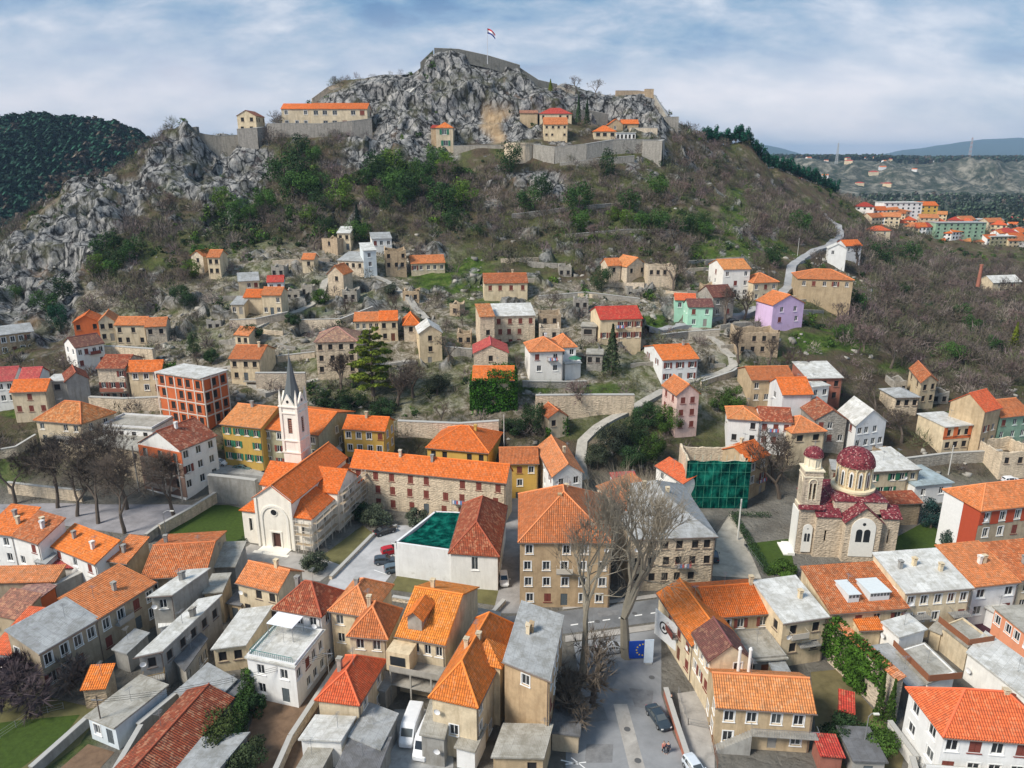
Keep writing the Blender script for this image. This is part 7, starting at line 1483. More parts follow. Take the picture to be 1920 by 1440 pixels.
ROADPX = [(1095,905),(1088,862),(1092,828),(1120,802),(1165,778),(1225,745),(1250,727),(1310,710),(1375,688),(1372,668),(1350,645),(1318,622),(1290,612),(1210,625),(1320,604),(1400,592),(1450,570),(1478,540),(1484,500),(1510,482),(1555,464),(1575,445),(1572,425),(1545,405),(440,640),(480,615),(540,590),(600,560),(610,530),(650,512),(700,518),(740,540),(775,575)]
RD = []
for a, b2 in zip(ROADPX[:-1], ROADPX[1:]):
    if math.hypot(a[0] - b2[0], a[1] - b2[1]) > 90: continue
    A3, B3 = hit(*a), hit(*b2)
    for k in range(6): RD.append(A3.lerp(B3, k / 6))
RD = np.array([(p.x, p.y) for p in RD])
def offroad(P, d=4.0): return np.array([np.min((RD[:, 0] - p[0]) ** 2 + (RD[:, 1] - p[1]) ** 2) > d * d for p in P], bool) if len(P) else np.zeros(0, bool)
def grassat(px, py):
    g = np.zeros(px.shape)
    for (a, b2, rx, ry, k) in GRASS: g = np.maximum(g, k * (((px - a) / rx) ** 2 + ((py - b2) / ry) ** 2 < 1.1))
    return g
def dn(px, py, x, y, z):
    d = np.full(px.shape, .85); v = inr(px, py); d[v] = .32; rk = rockat(px, py); d[rk] = .17; d *= 1 - .8 * grassat(px, py)
    d[inpoly(px, py, CLEAR)] = .1; d[inpoly(px, py, WOOD)] = 1.0; d[(px < 330) & (py > 640)] *= .6
    d[(px > 1290) & (y > 415)] = .25; d[inpoly(px, py, [(1570,640),(1960,680),(1960,870),(1570,870)])] = .85
    d *= .35 + 1.1 * ss(-.25, .25, fbm(x / 16, y / 16, 5)); d[y > 480] = np.minimum(d[y > 480] * 1.5, 1); return d
P, px, py = scatter(40000, dn, 3); k = free(P) & offroad(P); P, px, py = P[k], px[k], py[k]
protos = [twig_cloud(105, 1.0, 1.1, .45, .028, s, cz=.05, up=.2) for s in range(6)]
Vs, Fs, Cs, off = [], [], [], 0
r = np.random.RandomState(9)
CB = np.array([(.13,.105,.095), (.21,.175,.15), (.115,.10,.075), (.09,.085,.055), (.15,.11,.11), (.10,.11,.055)])
for i, p in enumerate(P):
    V, F_, b2 = protos[i % 6]; sc = (1.3 + 1.7 * r.rand() ** 1.6) * (1.25 if inpoly(px[i], py[i], WOOD) else 1) * (.8 if inr(px[i], py[i]) else 1)  * (.55 if rockat(np.array([px[i]]), np.array([py[i]]))[0] else 1); a = r.rand() * 6.28; c_, s_ = math.cos(a), math.sin(a)
    q_ = V * sc * np.array([1.15, 1.15, 1.05 + .5 * r.rand()]); Vs.append(np.stack([q_[:, 0] * c_ - q_[:, 1] * s_ + p[0], q_[:, 0] * s_ + q_[:, 1] * c_ + p[1], q_[:, 2] + p[2] - .2], 1)); Fs.append(F_ + off); off += len(V)
    base = CB[r.randint(0, 6)] * (.75 + .6 * r.rand()); 
    Cs.append(np.repeat(b2, 3)[:, None] * base[None])
o = link('scrub', npmesh('scrub', np.concatenate(Vs), np.concatenate(Fs), TWIG, {'col': np.concatenate(Cs)})); tag(o, 'brown leafless scrub covering the hillside below the castle', 'scrub', kind='stuff')
print('scrub', len(P))
# evergreen undergrowth as one mass
def dg(px, py, x, y, z):
    d = np.full(px.shape, .20); v = inr(px, py); d[v] = .10; d[rockat(px, py)] = .11; d *= ss(-.05, .25, fbm(x / 22 + 9, y / 22, 2)) * 2.6; d[inpoly(px, py, CLEAR)] *= .4
    d[inpoly(px, py, [(400,300),(560,300),(860,300),(960,420),(900,470),(560,470),(380,520),(180,520),(160,450),(400,400)])] *= 2.4; return d
P2, px2, py2 = scatter(22000, dg, 8); k = free(P2) & offroad(P2); P2, px2, py2 = P2[k], px2[k], py2[k]
protos = [leaf_cloud(120, 1.0, .9, .16, 50 + s, cz=.5, clumps=7) for s in range(5)]; Vs, Fs, Cs, off = [], [], [], 0
GB = np.array([(.028,.058,.016), (.045,.09,.018), (.024,.046,.018), (.075,.13,.018), (.055,.08,.026)])
for i, p in enumerate(P2):
    V, F_, b2 = protos[i % 5]; sc = (.8 + 1.6 * r.rand() ** 1.8) * (1.5 if inpoly(px2[i], py2[i], [(400,290),(860,290),(960,400),(900,440),(560,470),(380,440)]) else 1); a = r.rand() * 6.28; c_, s_ = math.cos(a), math.sin(a); q_ = V * sc
    Vs.append(np.stack([q_[:, 0] * c_ - q_[:, 1] * s_ + p[0], q_[:, 0] * s_ + q_[:, 1] * c_ + p[1], q_[:, 2] + p[2] - .1], 1)); Fs.append(F_ + off); off += len(V); Cs.append(np.repeat(b2, 4)[:, None] * GB[r.randint(0, 5)][None] * (.8 + .5 * r.rand()))
o = link('undergrowth', npmesh('undergrowth', np.concatenate(Vs), np.concatenate(Fs), LEAF, {'col': np.concatenate(Cs)})); tag(o, 'low dark green bushes scattered through the bare scrub', 'undergrowth', kind='stuff')
print('green', len(P2))
# rubble in the village and on the slope
def dr_(px, py, x, y, z): d = np.full(px.shape, .05); d[inr(px, py)] = .34; d *= ss(0, .2, fbm(x / 12 + 3, y / 12, 4)); d[py > 900] = 0; return d
P3, px3, py3 = scatter(26000, dr_, 21, ymax=340); k = free(P3) & offroad(P3, 3); P3 = P3[k]; ico = []
bm_ = [( -1,-1,-.7),(1,-1,-.8),(1.1,1,-.7),(-1,.9,-.7),(-.7,-.6,.6),(.6,-.7,.75),(.7,.6,.5),(-.5,.7,.8)]; bf = [(0,3,2,1),(4,5,6,7),(0,1,5,4),(1,2,6,5),(2,3,7,6),(3,0,4,7)]
B0 = np.array(bm_); Bf = np.array(bf); Vs, Fs, Cs, off = [], [], [], 0
for p in P3:
    sc = .25 + .9 * r.rand() ** 3; a = r.rand() * 6.28; c_, s_ = math.cos(a), math.sin(a); q_ = (B0 + .25 * r.randn(8, 3)) * sc * np.array([1.2, .9, .7]); Vs.append(np.stack([q_[:, 0] * c_ - q_[:, 1] * s_ + p[0], q_[:, 0] * s_ + q_[:, 1] * c_ + p[1], q_[:, 2] + p[2] + .1], 1)); Fs.append(Bf + off); off += 8; Cs.append(np.ones((8, 1)) * np.array([(.36, .34, .30)]) * (.5 + .6 * r.rand()))
o = link('rubble', npmesh('rubble', np.concatenate(Vs), np.concatenate(Fs), attrmat('stones', .95), {'col': np.concatenate(Cs)})); tag(o, 'pale limestone rubble strewn between the hillside houses', 'rubble', kind='stuff'); print('rubble', len(P3))
# bare trees -------------------------------------------------------
def bare_tree_meshes(hgt, seed, trunk_h=.28, spread=.55, depth=6, r0=.3, twn=2, mat=BARK, upw=.35, forks=2, tw_col=(.16,.125,.10), fine=1.0):
    rr = random.Random(seed); tr = MB(); cr_ = MB(); tips = []
    def grow(p, d, L, rad, lv):
        n = 3 if lv < 3 else 2; q = p.copy(); dd = d.copy()
        for i in range(n):
            dd = (dd + Vector((rr.uniform(-1, 1), rr.uniform(-1, 1), rr.uniform(-.5, .8) * .6 + upw * .3)) * .16).normalized(); q2 = q + dd * (L / n); r1 = rad * (1 - .32 * (i + 1) / n)
            (tr if lv <= 1 else cr_).tube(q, q2, rad * (1 - .32 * i / n), r1, 7 if lv == 0 else 5 if lv < 3 else 3, cap=False); q = q2
            if lv >= 2 and rr.random() < .55 * fine and lv < depth: side(q, dd, L * .55, r1 * .5, lv + 2)
        if lv >= depth: tips.append((q, dd)); return
        for k in range(forks + (1 if rr.random() < .35 else 0)):
            a = dd.orthogonal().normalized(); a.rotate(__import__('mathutils').Quaternion(dd, rr.uniform(0, 6.28) + k * 6.28 / (forks + .3))); nd = (dd * (1 - spread * .5) + a * spread * rr.uniform(.7, 1.2) + Vector((0, 0, upw))).normalized(); grow(q, nd, L * rr.uniform(.66, .86), rad * .62, lv + 1)
    def side(q, dd, L, rad, lv):
        a = dd.orthogonal().normalized(); a.rotate(__import__('mathutils').Quaternion(dd, rr.uniform(0, 6.28))); grow(q, (dd * .5 + a).normalized(), L, rad, min(lv, depth))
    L0 = hgt * trunk_h; grow(Vector((0, 0, -.3)), Vector((rr.uniform(-.05, .05), rr.uniform(-.05, .05), 1)), L0, r0, 0)
    tw = MB()
    for (q, d) in tips:
        for k in range(int(5 * fine) + 2):
            e = (d + Vector((rr.uniform(-1, 1), rr.uniform(-1, 1), rr.uniform(-.6, .9))) * .8).normalized(); s_ = e.orthogonal().normalized() * .017; l_ = hgt * .07 * rr.uniform(.5, 1.3); tw.quad(q - s_, q + s_, q + e * l_)
    allz = [v[2] for v in cr_.v]; sc = hgt / max(allz)
    for m_ in (tr, cr_, tw): m_.v = [(x * sc, y * sc, z * sc) for x, y, z in m_.v]
    i0 = len(cr_.v); cr_.v += tw.v; cr_.f += [tuple(i0 + j for j in f_) for f_ in tw.f]; cr_.m += [1] * len(tw.f); cr_.uv += tw.uv
    return tr.mesh('trunk', mat), cr_.mesh('crown', [mat, flat(tw_col, .95, .1, name='twig_bark')])
def bare_tree(px, py, hgt, label, seed, group=None, scale=1, P=None, **k):
    p = P or hit(px, py); tm, cm_ = bare_tree_meshes(hgt, seed, **k); r_ = empty('bare_tree', p, seed * 1.3, label, 'tree', group); link('trunk', tm, r_); link('crown', cm_, r_); return r_
bare_tree(1176, 1232, 27, 'giant pale plane tree with forked trunk beside the star ring board', 4, trunk_h=.15, r0=.46, depth=6, spread=.48, mat=BARKP, upw=.42, tw_col=(.25,.215,.16), fine=.6).name = 'plane_tree'
_pt = bare_tree(1092, 1284, 29, 'giant pale plane tree left of the forked one, rising from the brush on the plaza', 12, trunk_h=.17, r0=.36, depth=6, spread=.44, mat=BARKP, upw=.5, tw_col=(.25,.215,.16), fine=.6); _pt.name = 'plane_tree'; _pt.rotation_euler[1] = R_(-4)
for i, (px_, py_, h_, lb) in enumerate([(184,982,18,'dark bare tree on the square, second from the left edge group'), (234,1000,16,'dark bare tree at the near edge of the square left of the lawn wall'), (108,952,15,'dark bare tree leaning at the left part of the square'), (328,970,14,'dark bare tree with spreading limbs beside the white loggia house'),
    (28,945,13,'dark bare tree nearest the left edge of the square'), (145,968,14,'slim dark bare tree between two stouter ones on the square'), (238,955,17,'tall dark bare tree below the collapsed slab roof house'), (1462,935,14,'grey bare tree right of the green net below the row houses'), (1450,905,12,'grey bare tree close behind the bell tower of the domed church'),
    (640,735,9,'thin bare tree in front of the large cream shell house'), (775,745,10,'purple grey bare tree right of the cedar'), (745,760,9,'low bare tree under the cedar on the right'), (1358,610,11,'bare tree on the upper road in front of the pale grey house'), (1395,600,9,'bare tree on the upper road right of the dark brown roof'),
    (1262,545,11,'bare tree beside the pinkish stone ruins'), (1240,520,8,'small bare tree behind the pinkish stone ruins'), (1385,680,9,'bare tree beside the zigzag steps'), (1440,690,8,'bare tree below the brown stone ruin'), (1640,780,9,'purple bare tree right of the tall white gabled house'), (1690,830,8,'bare tree above the blue grey garage'), (1670,690,10,'bare tree over the low stone cottage in the wood'), (1605,500,9,'pale bare tree right of the bend of the hill road')]):
    bare_tree(px_, py_, h_, lb, 20 + i, r0=.30, depth=6 if i < 7 else 5, trunk_h=.2, spread=.6, tw_col=(.10,.08,.065), fine=1.5)
bare_tree(1108, 1318, 9, 'tangled brown shrub thicket at the foot of the left plane tree', 71, trunk_h=.12, r0=.16, depth=5, spread=.8, fine=1.5, upw=.15, tw_col=(.135,.11,.085)).name = 'thicket'
bare_tree(1080, 1352, 6, 'small brown thicket below the larger thicket on the plaza', 72, trunk_h=.12, r0=.14, depth=5, spread=.8, fine=1.5, upw=.15, tw_col=(.15,.12,.09)).name = 'thicket'
bare_tree(30, 1320, 6, 'dark purple brown thicket at the lower left below the grey roofed end', 73, trunk_h=.12, r0=.14, depth=5, spread=.9, fine=1.6, upw=.15, tw_col=(.085,.06,.07)).name = 'thicket'
bare_tree(85, 1312, 6, 'second dark thicket right of the purple brown one at lower left', 74, trunk_h=.12, r0=.14, depth=5, spread=.9, fine=1.6, upw=.15, tw_col=(.085,.065,.07)).name = 'thicket'
bare_tree(130, 1290, 5, 'grey thicket beside the dark thicket near the tiny stone hut', 75, trunk_h=.12, r0=.14, depth=5, spread=.9, fine=1.6, upw=.15, tw_col=(.12,.10,.09)).name = 'thicket'
# leafy trees ------------------------------------------------------
def leafy_mesh(rx, rz, n, s, seed, col, **k): V, F_, b2 = leaf_cloud(n, rx, rz, s, seed, cz=rz * .95, **k); return colmesh('crown', V, F_, b2, col, LEAF)
def leafy(px, py, rx, rz, n, s, seed, col, label, name='evergreen_bush', cat='bush', group=None, th=.5, **k):
    p = hit(px, py); r_ = empty(name, p, 0, label, cat, group); q = MB(); q.tube((0, 0, -.4), (0, 0, rz * th + .5), .1 + rx * .05, .06 + rx * .03, 6)
    for j in range(4): a = j * 1.7 + seed; q.tube((0, 0, rz * th), (rx * .45 * math.cos(a), rx * .45 * math.sin(a), rz * (1.0 + .2 * j / 4)), .05 + rx * .025, .02, 5)
    q.build('trunk', BARK, r_); cl_ = k.pop('cz', None); link('crown', leafy_mesh(rx, rz, n, s, seed, col, **k), r_); return r_
DG = (.030,.060,.022); MG = (.055,.105,.018); OL = (.085,.105,.065); YG = (.13,.16,.015)
# big cedar with layered boughs
p = hit(700, 742); r_ = empty('cedar', p, 0, 'big yellow green cedar with layered boughs in front of the large cream shell house', 'tree'); q = MB(); q.tube((0, 0, -.5), (0, 0, 17), .5, .1, 8); Vs, Fs, Cs, off = [], [], [], 0; rr2 = np.random.RandomState(3)
for j in range(30):
    z = 2.5 + 14.5 * j / 30; R__ = (1 - j / 31) ** .6 * 7.0 + .8; a = j * 2.4; L_ = R__ * rr2.uniform(.5, .95); ex, ey = L_ * math.cos(a), L_ * math.sin(a); q.tube((0, 0, z), (ex, ey, z + .5), .14, .04, 5); V, F_, b2 = leaf_cloud(650, R__ * .42, .55, .26, 300 + j, clumps=8); V = V + np.array([ex * .8, ey * .8, z + .6]); Vs.append(V); Fs.append(F_ + off); off += len(V); Cs.append(np.repeat(b2, 4)[:, None] * np.array([[.115, .15, .02]]) * rr2.uniform(.7, 1.3))
q.build('trunk', BARK, r_); link('crown', npmesh('crown', np.concatenate(Vs), np.concatenate(Fs), LEAF, {'col': np.concatenate(Cs)}), r_)
def conifer(px, py, h_, rx, seed, col, label, group=None, P=None):
    p = P or hit(px, py); r_ = empty('fir_tree', p, 0, label, 'tree', group); q = MB(); q.tube((0, 0, -.4), (0, 0, h_ * .9), .05 + h_ * .015, .03, 6); q.build('trunk', BARK, r_); V, F_, b2 = leaf_cloud(int(900 + h_ * 60), rx, h_ * .48, .05 * rx + .12, seed, cz=h_ * .52, conic=True); link('crown', colmesh('crown', V, F_, b2, col, LEAF), r_); return r_
conifer(1146, 704, 13.5, 3.6, 5, (.045,.065,.03), 'tall dark fir tree in front of the red double roofed house'); conifer(1030, 800 - 618, 6, 1.8, 6, YG, 'yellow green conifer on the castle crest right of the flag', P=aty(1032, 172, 405))
conifer(0, 0, 13, 2.2, 7, DG, 'dark slim cypress right of the castle red hipped house', P=aty(1084, 232, 383)); conifer(0, 0, 12, 2.4, 8, DG, 'second dark cypress just right of the slim one in the castle', P=aty(1100, 236, 381)); conifer(672, 452, 13, 3.2, 9, (.02,.035,.02), 'near black cypress clump beside the pale roofed stone house')
conifer(1898, 660, 10, 2.6, 10, YG, 'yellow green conifer in the bare wood at the right edge'); conifer(1665, 1000 + 360, 7, 1.0, 11, MG, 'slim green cypress left of the pair beside the high stone wall'); conifer(1645, 1352, 7.5, .9, 12, MG, 'slim green cypress right of the pair beside the high stone wall' if False else 'slimmest cypress of the pair beside the high stone wall')
for i, (px_, py_, rx, rz, c_, lb) in enumerate([
    (702,985,3.4,2.3,OL,'wide grey green olive tree left of the monastery door'), (675,975,2.4,2.0,DG,'dark round shrub left of the wide olive tree'), (783,988,2.5,2.1,OL,'small olive tree right of the monastery door'), (594,1072,2.7,2.0,OL,'round olive shrub at the corner of the church lawn'),
    (1250,812,3.6,3.6,MG,'tall green thicket left of the lilac house'), (1215,800,4.0,3.4,DG,'dark bushy crown left of the tall green thicket'), (1222,866,2.8,4.0,MG,'rounded green tree with tall oval crown above the small orange roof'), (1150,850,4.5,4.0,(.035,.045,.03),'broad dark grey green bush right of the curving path'), (1180,880,3.6,3.2,DG,'dark bush behind the grey stone warehouse'), (1120,880,3.4,3.2,(.04,.05,.03),'dim bush close to the curving path'), (1190,830,3.2,3.4,DG,'dark tree between path and tall oval crown'),
    (1376,772,3.2,3.4,MG,'round green tree, right one of two on the slope above the row houses'), (1350,770,2.8,3.2,(.05,.09,.02),'round green tree, left one of two on the slope above the row houses'), (1000,812,3.2,4.2,DG,'dark green tree between ivy house and tiny cream hut'), (962,812,3.0,2.2,DG,'low dark shrub below the ivy covered house'),
    (420,1400,3.4,2.6,(.05,.07,.02),'large round bush beside the grey carport roof'), (462,1440,2.8,2.2,(.05,.07,.03),'round shrub at the bottom edge in the sunken garden'), (478,1345,1.6,1.8,DG,'small dark shrub beside the terrace wing'), (1745,990,2.6,3.2,(.02,.05,.045),'blue green shrub between domed church and orange block'), (1780,1030,2.0,2.4,(.04,.07,.05),'grey green shrub at the corner of the orange block'),
    (1590,1400,3.6,1.7,DG,'dark hedge bush right of the weathered orange roof house'), (1640,1410,3.2,1.6,MG,'green hedge bush below the street lamp at lower right'), (1470,1075,2.6,1.1,MG,'trimmed flat hedge in front of the domed church'), (115,620,3.2,5.0,(.02,.075,.035),'tall vivid dark green tree against the left crag'), (345,572,4.0,3.6,DG,'dark evergreen clump above the orange roofed row'), (605,570,3.0,2.4,MG,'round green bush below the path fork'), (548,610,2.6,2.0,DG,'round dark bush beside the upper left path'), (475,640,3.2,2.8,DG,'dark bush right of the little stone hut'), (365,670,2.0,4.0,(.05,.08,.03),'columnar green shrub on the slope above the brick block'), (398,680,2.4,2.2,DG,'dark bush right of the columnar shrub'), (1128,545,3.6,4.6,DG,'dark evergreen tree beside the small stone house with orange roof'), (735,555,2.4,2.2,(.05,.06,.04),'grey green bush on the grassy slope'),
    (610,765,3.4,2.6,DG,'dark bush above the olive grey terraced house'), (660,770,3.8,2.8,DG,'dark bush left below the cedar'), (820,740,3.8,3.0,(.04,.05,.03),'dull dark bush right of the cedar'), (715,780,3.6,2.2,DG,'low dark bush behind the ochre yellow house'), (525,1350-60,1.4,1.6,MG,'potted looking shrub at the foot of the terrace wing')]):
    leafy(px_, py_, rx, rz, int(1500 * rx), .14, 100 + i, c_, lb)
# evergreens on the hillside, alike
EV = [(568,372),(600,395),(535,350),(710,330),(735,365),(762,385),(795,372),(610,440),(470,418),(500,398),(440,430),(205,500),(185,520),(245,495),(700,385),(670,455),(820,330),(955,325),(640,395),(580,420),(775,345),(725,395),(690,350),(870,390),(990,400),(850,430),(1240,440),(1280,442),(1200,432),(1090,435),(1320,432),(1015,375),(1180,400),(1690,560),(1740,590),(1820,630),(1860,660),(1600,590),(1580,640),(1650,500),(1800,600),(1560,560),(1700,500),(1780,680),(90,590),(120,560),(30,560),(360,520),(390,500),(1500,440),(1450,500),(1230,370),(900,440),(1140,330),(560,300),(590,305),(745,340),(215,470),(420,395),(700,345),(720,355),(745,368),(770,362),(790,350),(755,390),(735,345),(560,350),(550,372),(580,358),(195,485),(225,505),(210,520),(250,475),(450,405),(485,410),(1175,425),(1205,428),(1235,432),(1262,436),(1295,438),(1320,445),(1150,415),(1085,400),(820,318),(835,335),(600,365),(830,400)]
evp = [leafy_mesh(1.0, 1.0, 2200, .05, 700 + s, c, clumps=15) for s, c in enumerate([(.042,.09,.018), (.027,.055,.018), (.035,.075,.02), (.075,.13,.018)])]
q = MB(); q.tube((0, 0, -.3), (0, 0, 1.0), .08, .04, 6); evt = q.mesh('trunk', BARK)
pro = []
for s in range(4): r_ = empty('evergreen_tree', (0, 0, 0), 0, 'evergreen tree standing in the brown scrub of the hillside', 'tree', 'evergreen trees dotted over the hillside'); link('trunk', evt, r_); link('crown', evp[s], r_); pro.append(r_)
for i, (px_, py_) in enumerate(EV):
    t_ = pro[i] if i < 4 else copy_tree(pro[rng.randrange(4)]); p = hit(px_, py_); s_ = rng.uniform(3.2, 5.6) * (1.3 if p.y > 300 else .85); t_.location = p; t_.scale = (s_ * rng.uniform(.85, 1.2), s_, s_ * rng.uniform(.85, 1.15)); t_.rotation_euler = (0, 0, rng.uniform(0, 6.28))
# bare hillside trees as individuals
bp_ = [bare_tree_meshes(6, 500 + s, trunk_h=.2, r0=.13, depth=4, spread=.7, fine=1.3, tw_col=tc_) for s, tc_ in enumerate([(.15,.115,.10), (.12,.10,.08), (.17,.12,.11), (.11,.09,.08)])]; pro = []
for s in range(4): r_ = empty('bare_tree', (0, 0, 0), 0, 'leafless brown tree among the hillside scrub', 'tree', 'leafless trees in the hillside wood'); link('trunk', bp_[s][0], r_); link('crown', bp_[s][1], r_); pro.append(r_)
def db(px, py, x, y, z):
    d = np.full(px.shape, .5); d[inr(px, py)] = .35; d[rockat(px, py)] = .0; d *= 1 - .9 * grassat(px, py); d[inpoly(px, py, CLEAR)] = 0; d[inpoly(px, py, WOOD)] = 1.0; return d
P4, a4, b4 = scatter(900, db, 33, ymin=165, ymax=420); k = free(P4, 1.0) & offroad(P4, 5) & (a4 > -20) & (a4 < 1940) & (b4 < 900); P4 = P4[k][:240]
for i, p in enumerate(P4):
    t_ = pro[i] if i < 4 else copy_tree(pro[rng.randrange(4)]); s_ = rng.uniform(.75, 1.45); t_.location = p; t_.scale = (s_, s_, s_ * rng.uniform(.8, 1.2)); t_.rotation_euler = (0, 0, rng.uniform(0, 6.28))
print('bare', len(P4))
# pines along the right ridge
V, F_, b2 = leaf_cloud(420, 1.0, 1.9, .20, 801, cz=2.3, clumps=9); pm1 = colmesh('crown', V, F_, b2, (.010,.070,.040), LEAF); q = MB(); q.tube((0, 0, -.5), (0, 0, 2.6), .12, .06, 5); ptm = q.mesh('trunk', BARK)
p0 = empty('pine_tree', (0, 0, 0), 0, 'dark green pine in the row along the right hill crest', 'tree', 'pines along the right hill crest'); link('trunk', ptm, p0); link('crown', pm1, p0); n_ = 78
for i in range(n_):
    u = i / (n_ - 1); cxs = np.array([1315, 1400, 1450, 1500, 1565]); cys = np.array([268, 296, 322, 346, 374]); x_ = 1315 + 250 * u; y_ = float(np.interp(x_, cxs, cys)) + rng.uniform(-3, 7); Yd = 425 + 100 * u + rng.uniform(-6, 10); t_ = p0 if i == 0 else copy_tree(p0); a, b3 = rayr(x_, y_); yy_ = np.arange(385, 560, 2.0); el_ = (gz(a * yy_, yy_) - CAMH) / yy_; Yd = float(yy_[int(np.argmax(el_))]) + rng.uniform(-4, 10); xx = a * Yd; s_ = rng.uniform(1.9, 2.9); t_.location = (xx, Yd, float(gz(xx, Yd)) - .3); t_.scale = (s_, s_, s_ * rng.uniform(.75, 1.05)); t_.rotation_euler = (0, 0, rng.uniform(0, 6.28))
# castle crest shrubs
for i, (px_, py_, s_, lb) in enumerate([(1080,165,5,'bare brown tree on the castle crest left of the ruined wall'), (1118,172,5,'wide bare tree nearest the ruined castle wall'), (1060,175,4,'small bare shrub on the castle crest right of the conifer')]):
    P_ = aty(px_, py_ + 8, 405); t_ = copy_tree(pro[i]); t_.location = P_; t_.scale = (s_ / 4,) * 3; t_['label'] = lb; del t_['group']
# far left wooded hill
def forest(n, f, seed, name, label, base, sc0):
    r5 = np.random.RandomState(seed); Vs, Fs, Cs, off = [], [], [], 0; prs = [leaf_cloud(36, 1.0, 1.3, .42, 900 + s, cz=1.2, clumps=6) for s in range(4)]; cnt = 0
    t, y = f(r5, n); x = t * y; z = gz(x, y); pn = fbm(x / 70, y / 70, 2)
    for i in range(n):
        V, F_, b2 = prs[i % 4]; sc = sc0 * (.55 + 1.0 * r5.rand()); Vs.append(V * sc + np.array([x[i], y[i], z[i] - 1])); Fs.append(F_ + off); off += len(V); Cs.append(np.repeat(b2, 4)[:, None] * ((np.array(base) if r5.rand() > .16 + pn[i] else np.array([.075, .06, .045])) * (.45 + .9 * r5.rand()) * (1 + .8 * pn[i]))[None])
    o_ = link(name, npmesh(name, np.concatenate(Vs), np.concatenate(Fs), LEAF, {'col': np.concatenate(Cs)})); tag(o_, label, 'forest', kind='stuff')
forest(9000, lambda r5, n: (-.86 + .50 * r5.rand(n), 600 + 330 * r5.rand(n)), 1, 'forest', 'dark green pine forest on the far left hill', (.014, .050, .030), 4.6)
forest(7000, lambda r5, n: (.28 + .62 * r5.rand(n), 2150 + 900 * r5.rand(n)), 2, 'forest', 'dark woodland on the far plateau at right', (.030, .050, .035), 5)
forest(2500, lambda r5, n: (.40 + .5 * r5.rand(n), 560 + 900 * r5.rand(n)), 4, 'forest', 'dark trees between the houses of the valley town', (.04, .06, .035), 3.4)
# valley town and plateau houses (small, far)
def simple_house(name, w_, d_, h_, wall, roof, hip, wins):
    r_ = empty(name, (0, 0, 0)); mb = MB(); facade(mb, (-w_ / 2, 0), (w_ / 2, 0), -3, h_, []); facade(mb, (w_ / 2, 0), (w_ / 2, d_), -3, h_, []); facade(mb, (w_ / 2, d_), (-w_ / 2, d_), -3, h_, []); facade(mb, (-w_ / 2, d_), (-w_ / 2, 0), -3, h_, [])
    rf, wl, _ = roof_shape('hip' if hip else ('gable' if roof in ROOFC else 'flat'), w_, d_, h_, 2.8 if roof in ROOFC else 0, .5)
    for P_ in wl: mb.quad(*P_)
    mb.build('wall', wallof(wall), r_); q = MB(); roof_slab(q, rf, .3); q.build('roof', roofmat(roof), r_)
    if wins:
        nx_, nz_ = wins
        for i in range(nx_):
            for j in range(nz_):
                q = MB(); x = -w_ / 2 + w_ * (i + .5) / nx_; z = h_ - 2.3 - j * 3; q.box(x - .8, x + .8, -.06, 0, z, z + 1.5); q.build('window', glassm(), r_)
    return r_
protoF = [simple_house('house', 14, 10, 7, 'wh', 'or', False, (4, 2)), simple_house('house', 12, 10, 6, 'cr', 'orr', True, (3, 2)), simple_house('house', 16, 10, 8, 'cr', 'or3', False, (4, 2)), simple_house('house', 13, 11, 6, 'wh', 'red', True, (3, 1))]
spots = [(1645,410),(1700,452),(1720,462),(1745,440),(1690,430),(1710,418),(1740,425),(1765,452),(1780,440),(1800,468),(1825,440),(1860,462),(1880,450),(1905,470),(1720,436),(1760,432),(1700,470),(1915,442),(1870,435),(1845,425),(1620,402),(1790,425),(1735,470),(1680,415),(1810,430),(1900,430),(1756,465),(1840,470),(1775,470)]
rs_ = random.Random(8)
for _ in range(46): spots.append((rs_.uniform(1640, 1935), rs_.uniform(400, 500)))
spots = [q_ for q_ in spots if q_[1] > 385 + (q_[0] - 1640) * .02]
for i, (px_, py_) in enumerate(spots):
    t_ = protoF[i] if i < 4 else copy_tree(protoF[rng.randrange(4)]); p = hit(px_, py_, 0, 470); t_.location = p; t_.scale = (rng.uniform(.6, .85),) * 3; t_.rotation_euler = (0, 0, rng.uniform(-.5, .5)); tag(t_, 'small orange roofed house in the distant valley town', 'house', 'houses of the valley town')
for (px_, py_, w_, h_, wl_, rf_, wn, lb) in [(1690,412,34,14,'wh','lgt',(7,4),'long white apartment block at the left of the valley town'), (1722,414,30,13,'oc','or',(6,4),'orange ochre apartment block in the valley town'), (1798,448,44,13,'gn','gry',(8,4),'green grey office block with flat roof in the valley town'), (1850,428,50,12,'wh','lgt',(8,3),'long white block at the back of the valley town'), (1872,498,24,24,'ol','lgt',(6,7),'yellow green high apartment block at the right edge'), (1905,500,26,20,'wh','lgt',(5,6),'pale high apartment block at the right edge'), (1745,408,20,10,'cr','or3',(4,3),'cream block above the ochre apartment block')]:
    r_ = simple_house('apartment_block', w_, 14, h_, wl_, rf_, False, wn); r_.location = hit(px_, py_, 0, 470); r_.scale = (.75, .75, .75); r_.rotation_euler = (0, 0, rng.uniform(-.2, .2)); tag(r_, lb, 'building')
pf = [simple_house('house', 22, 14, 9, 'wh', 'or', False, None), simple_house('house', 26, 14, 9, 'cr', 'red', True, None)]
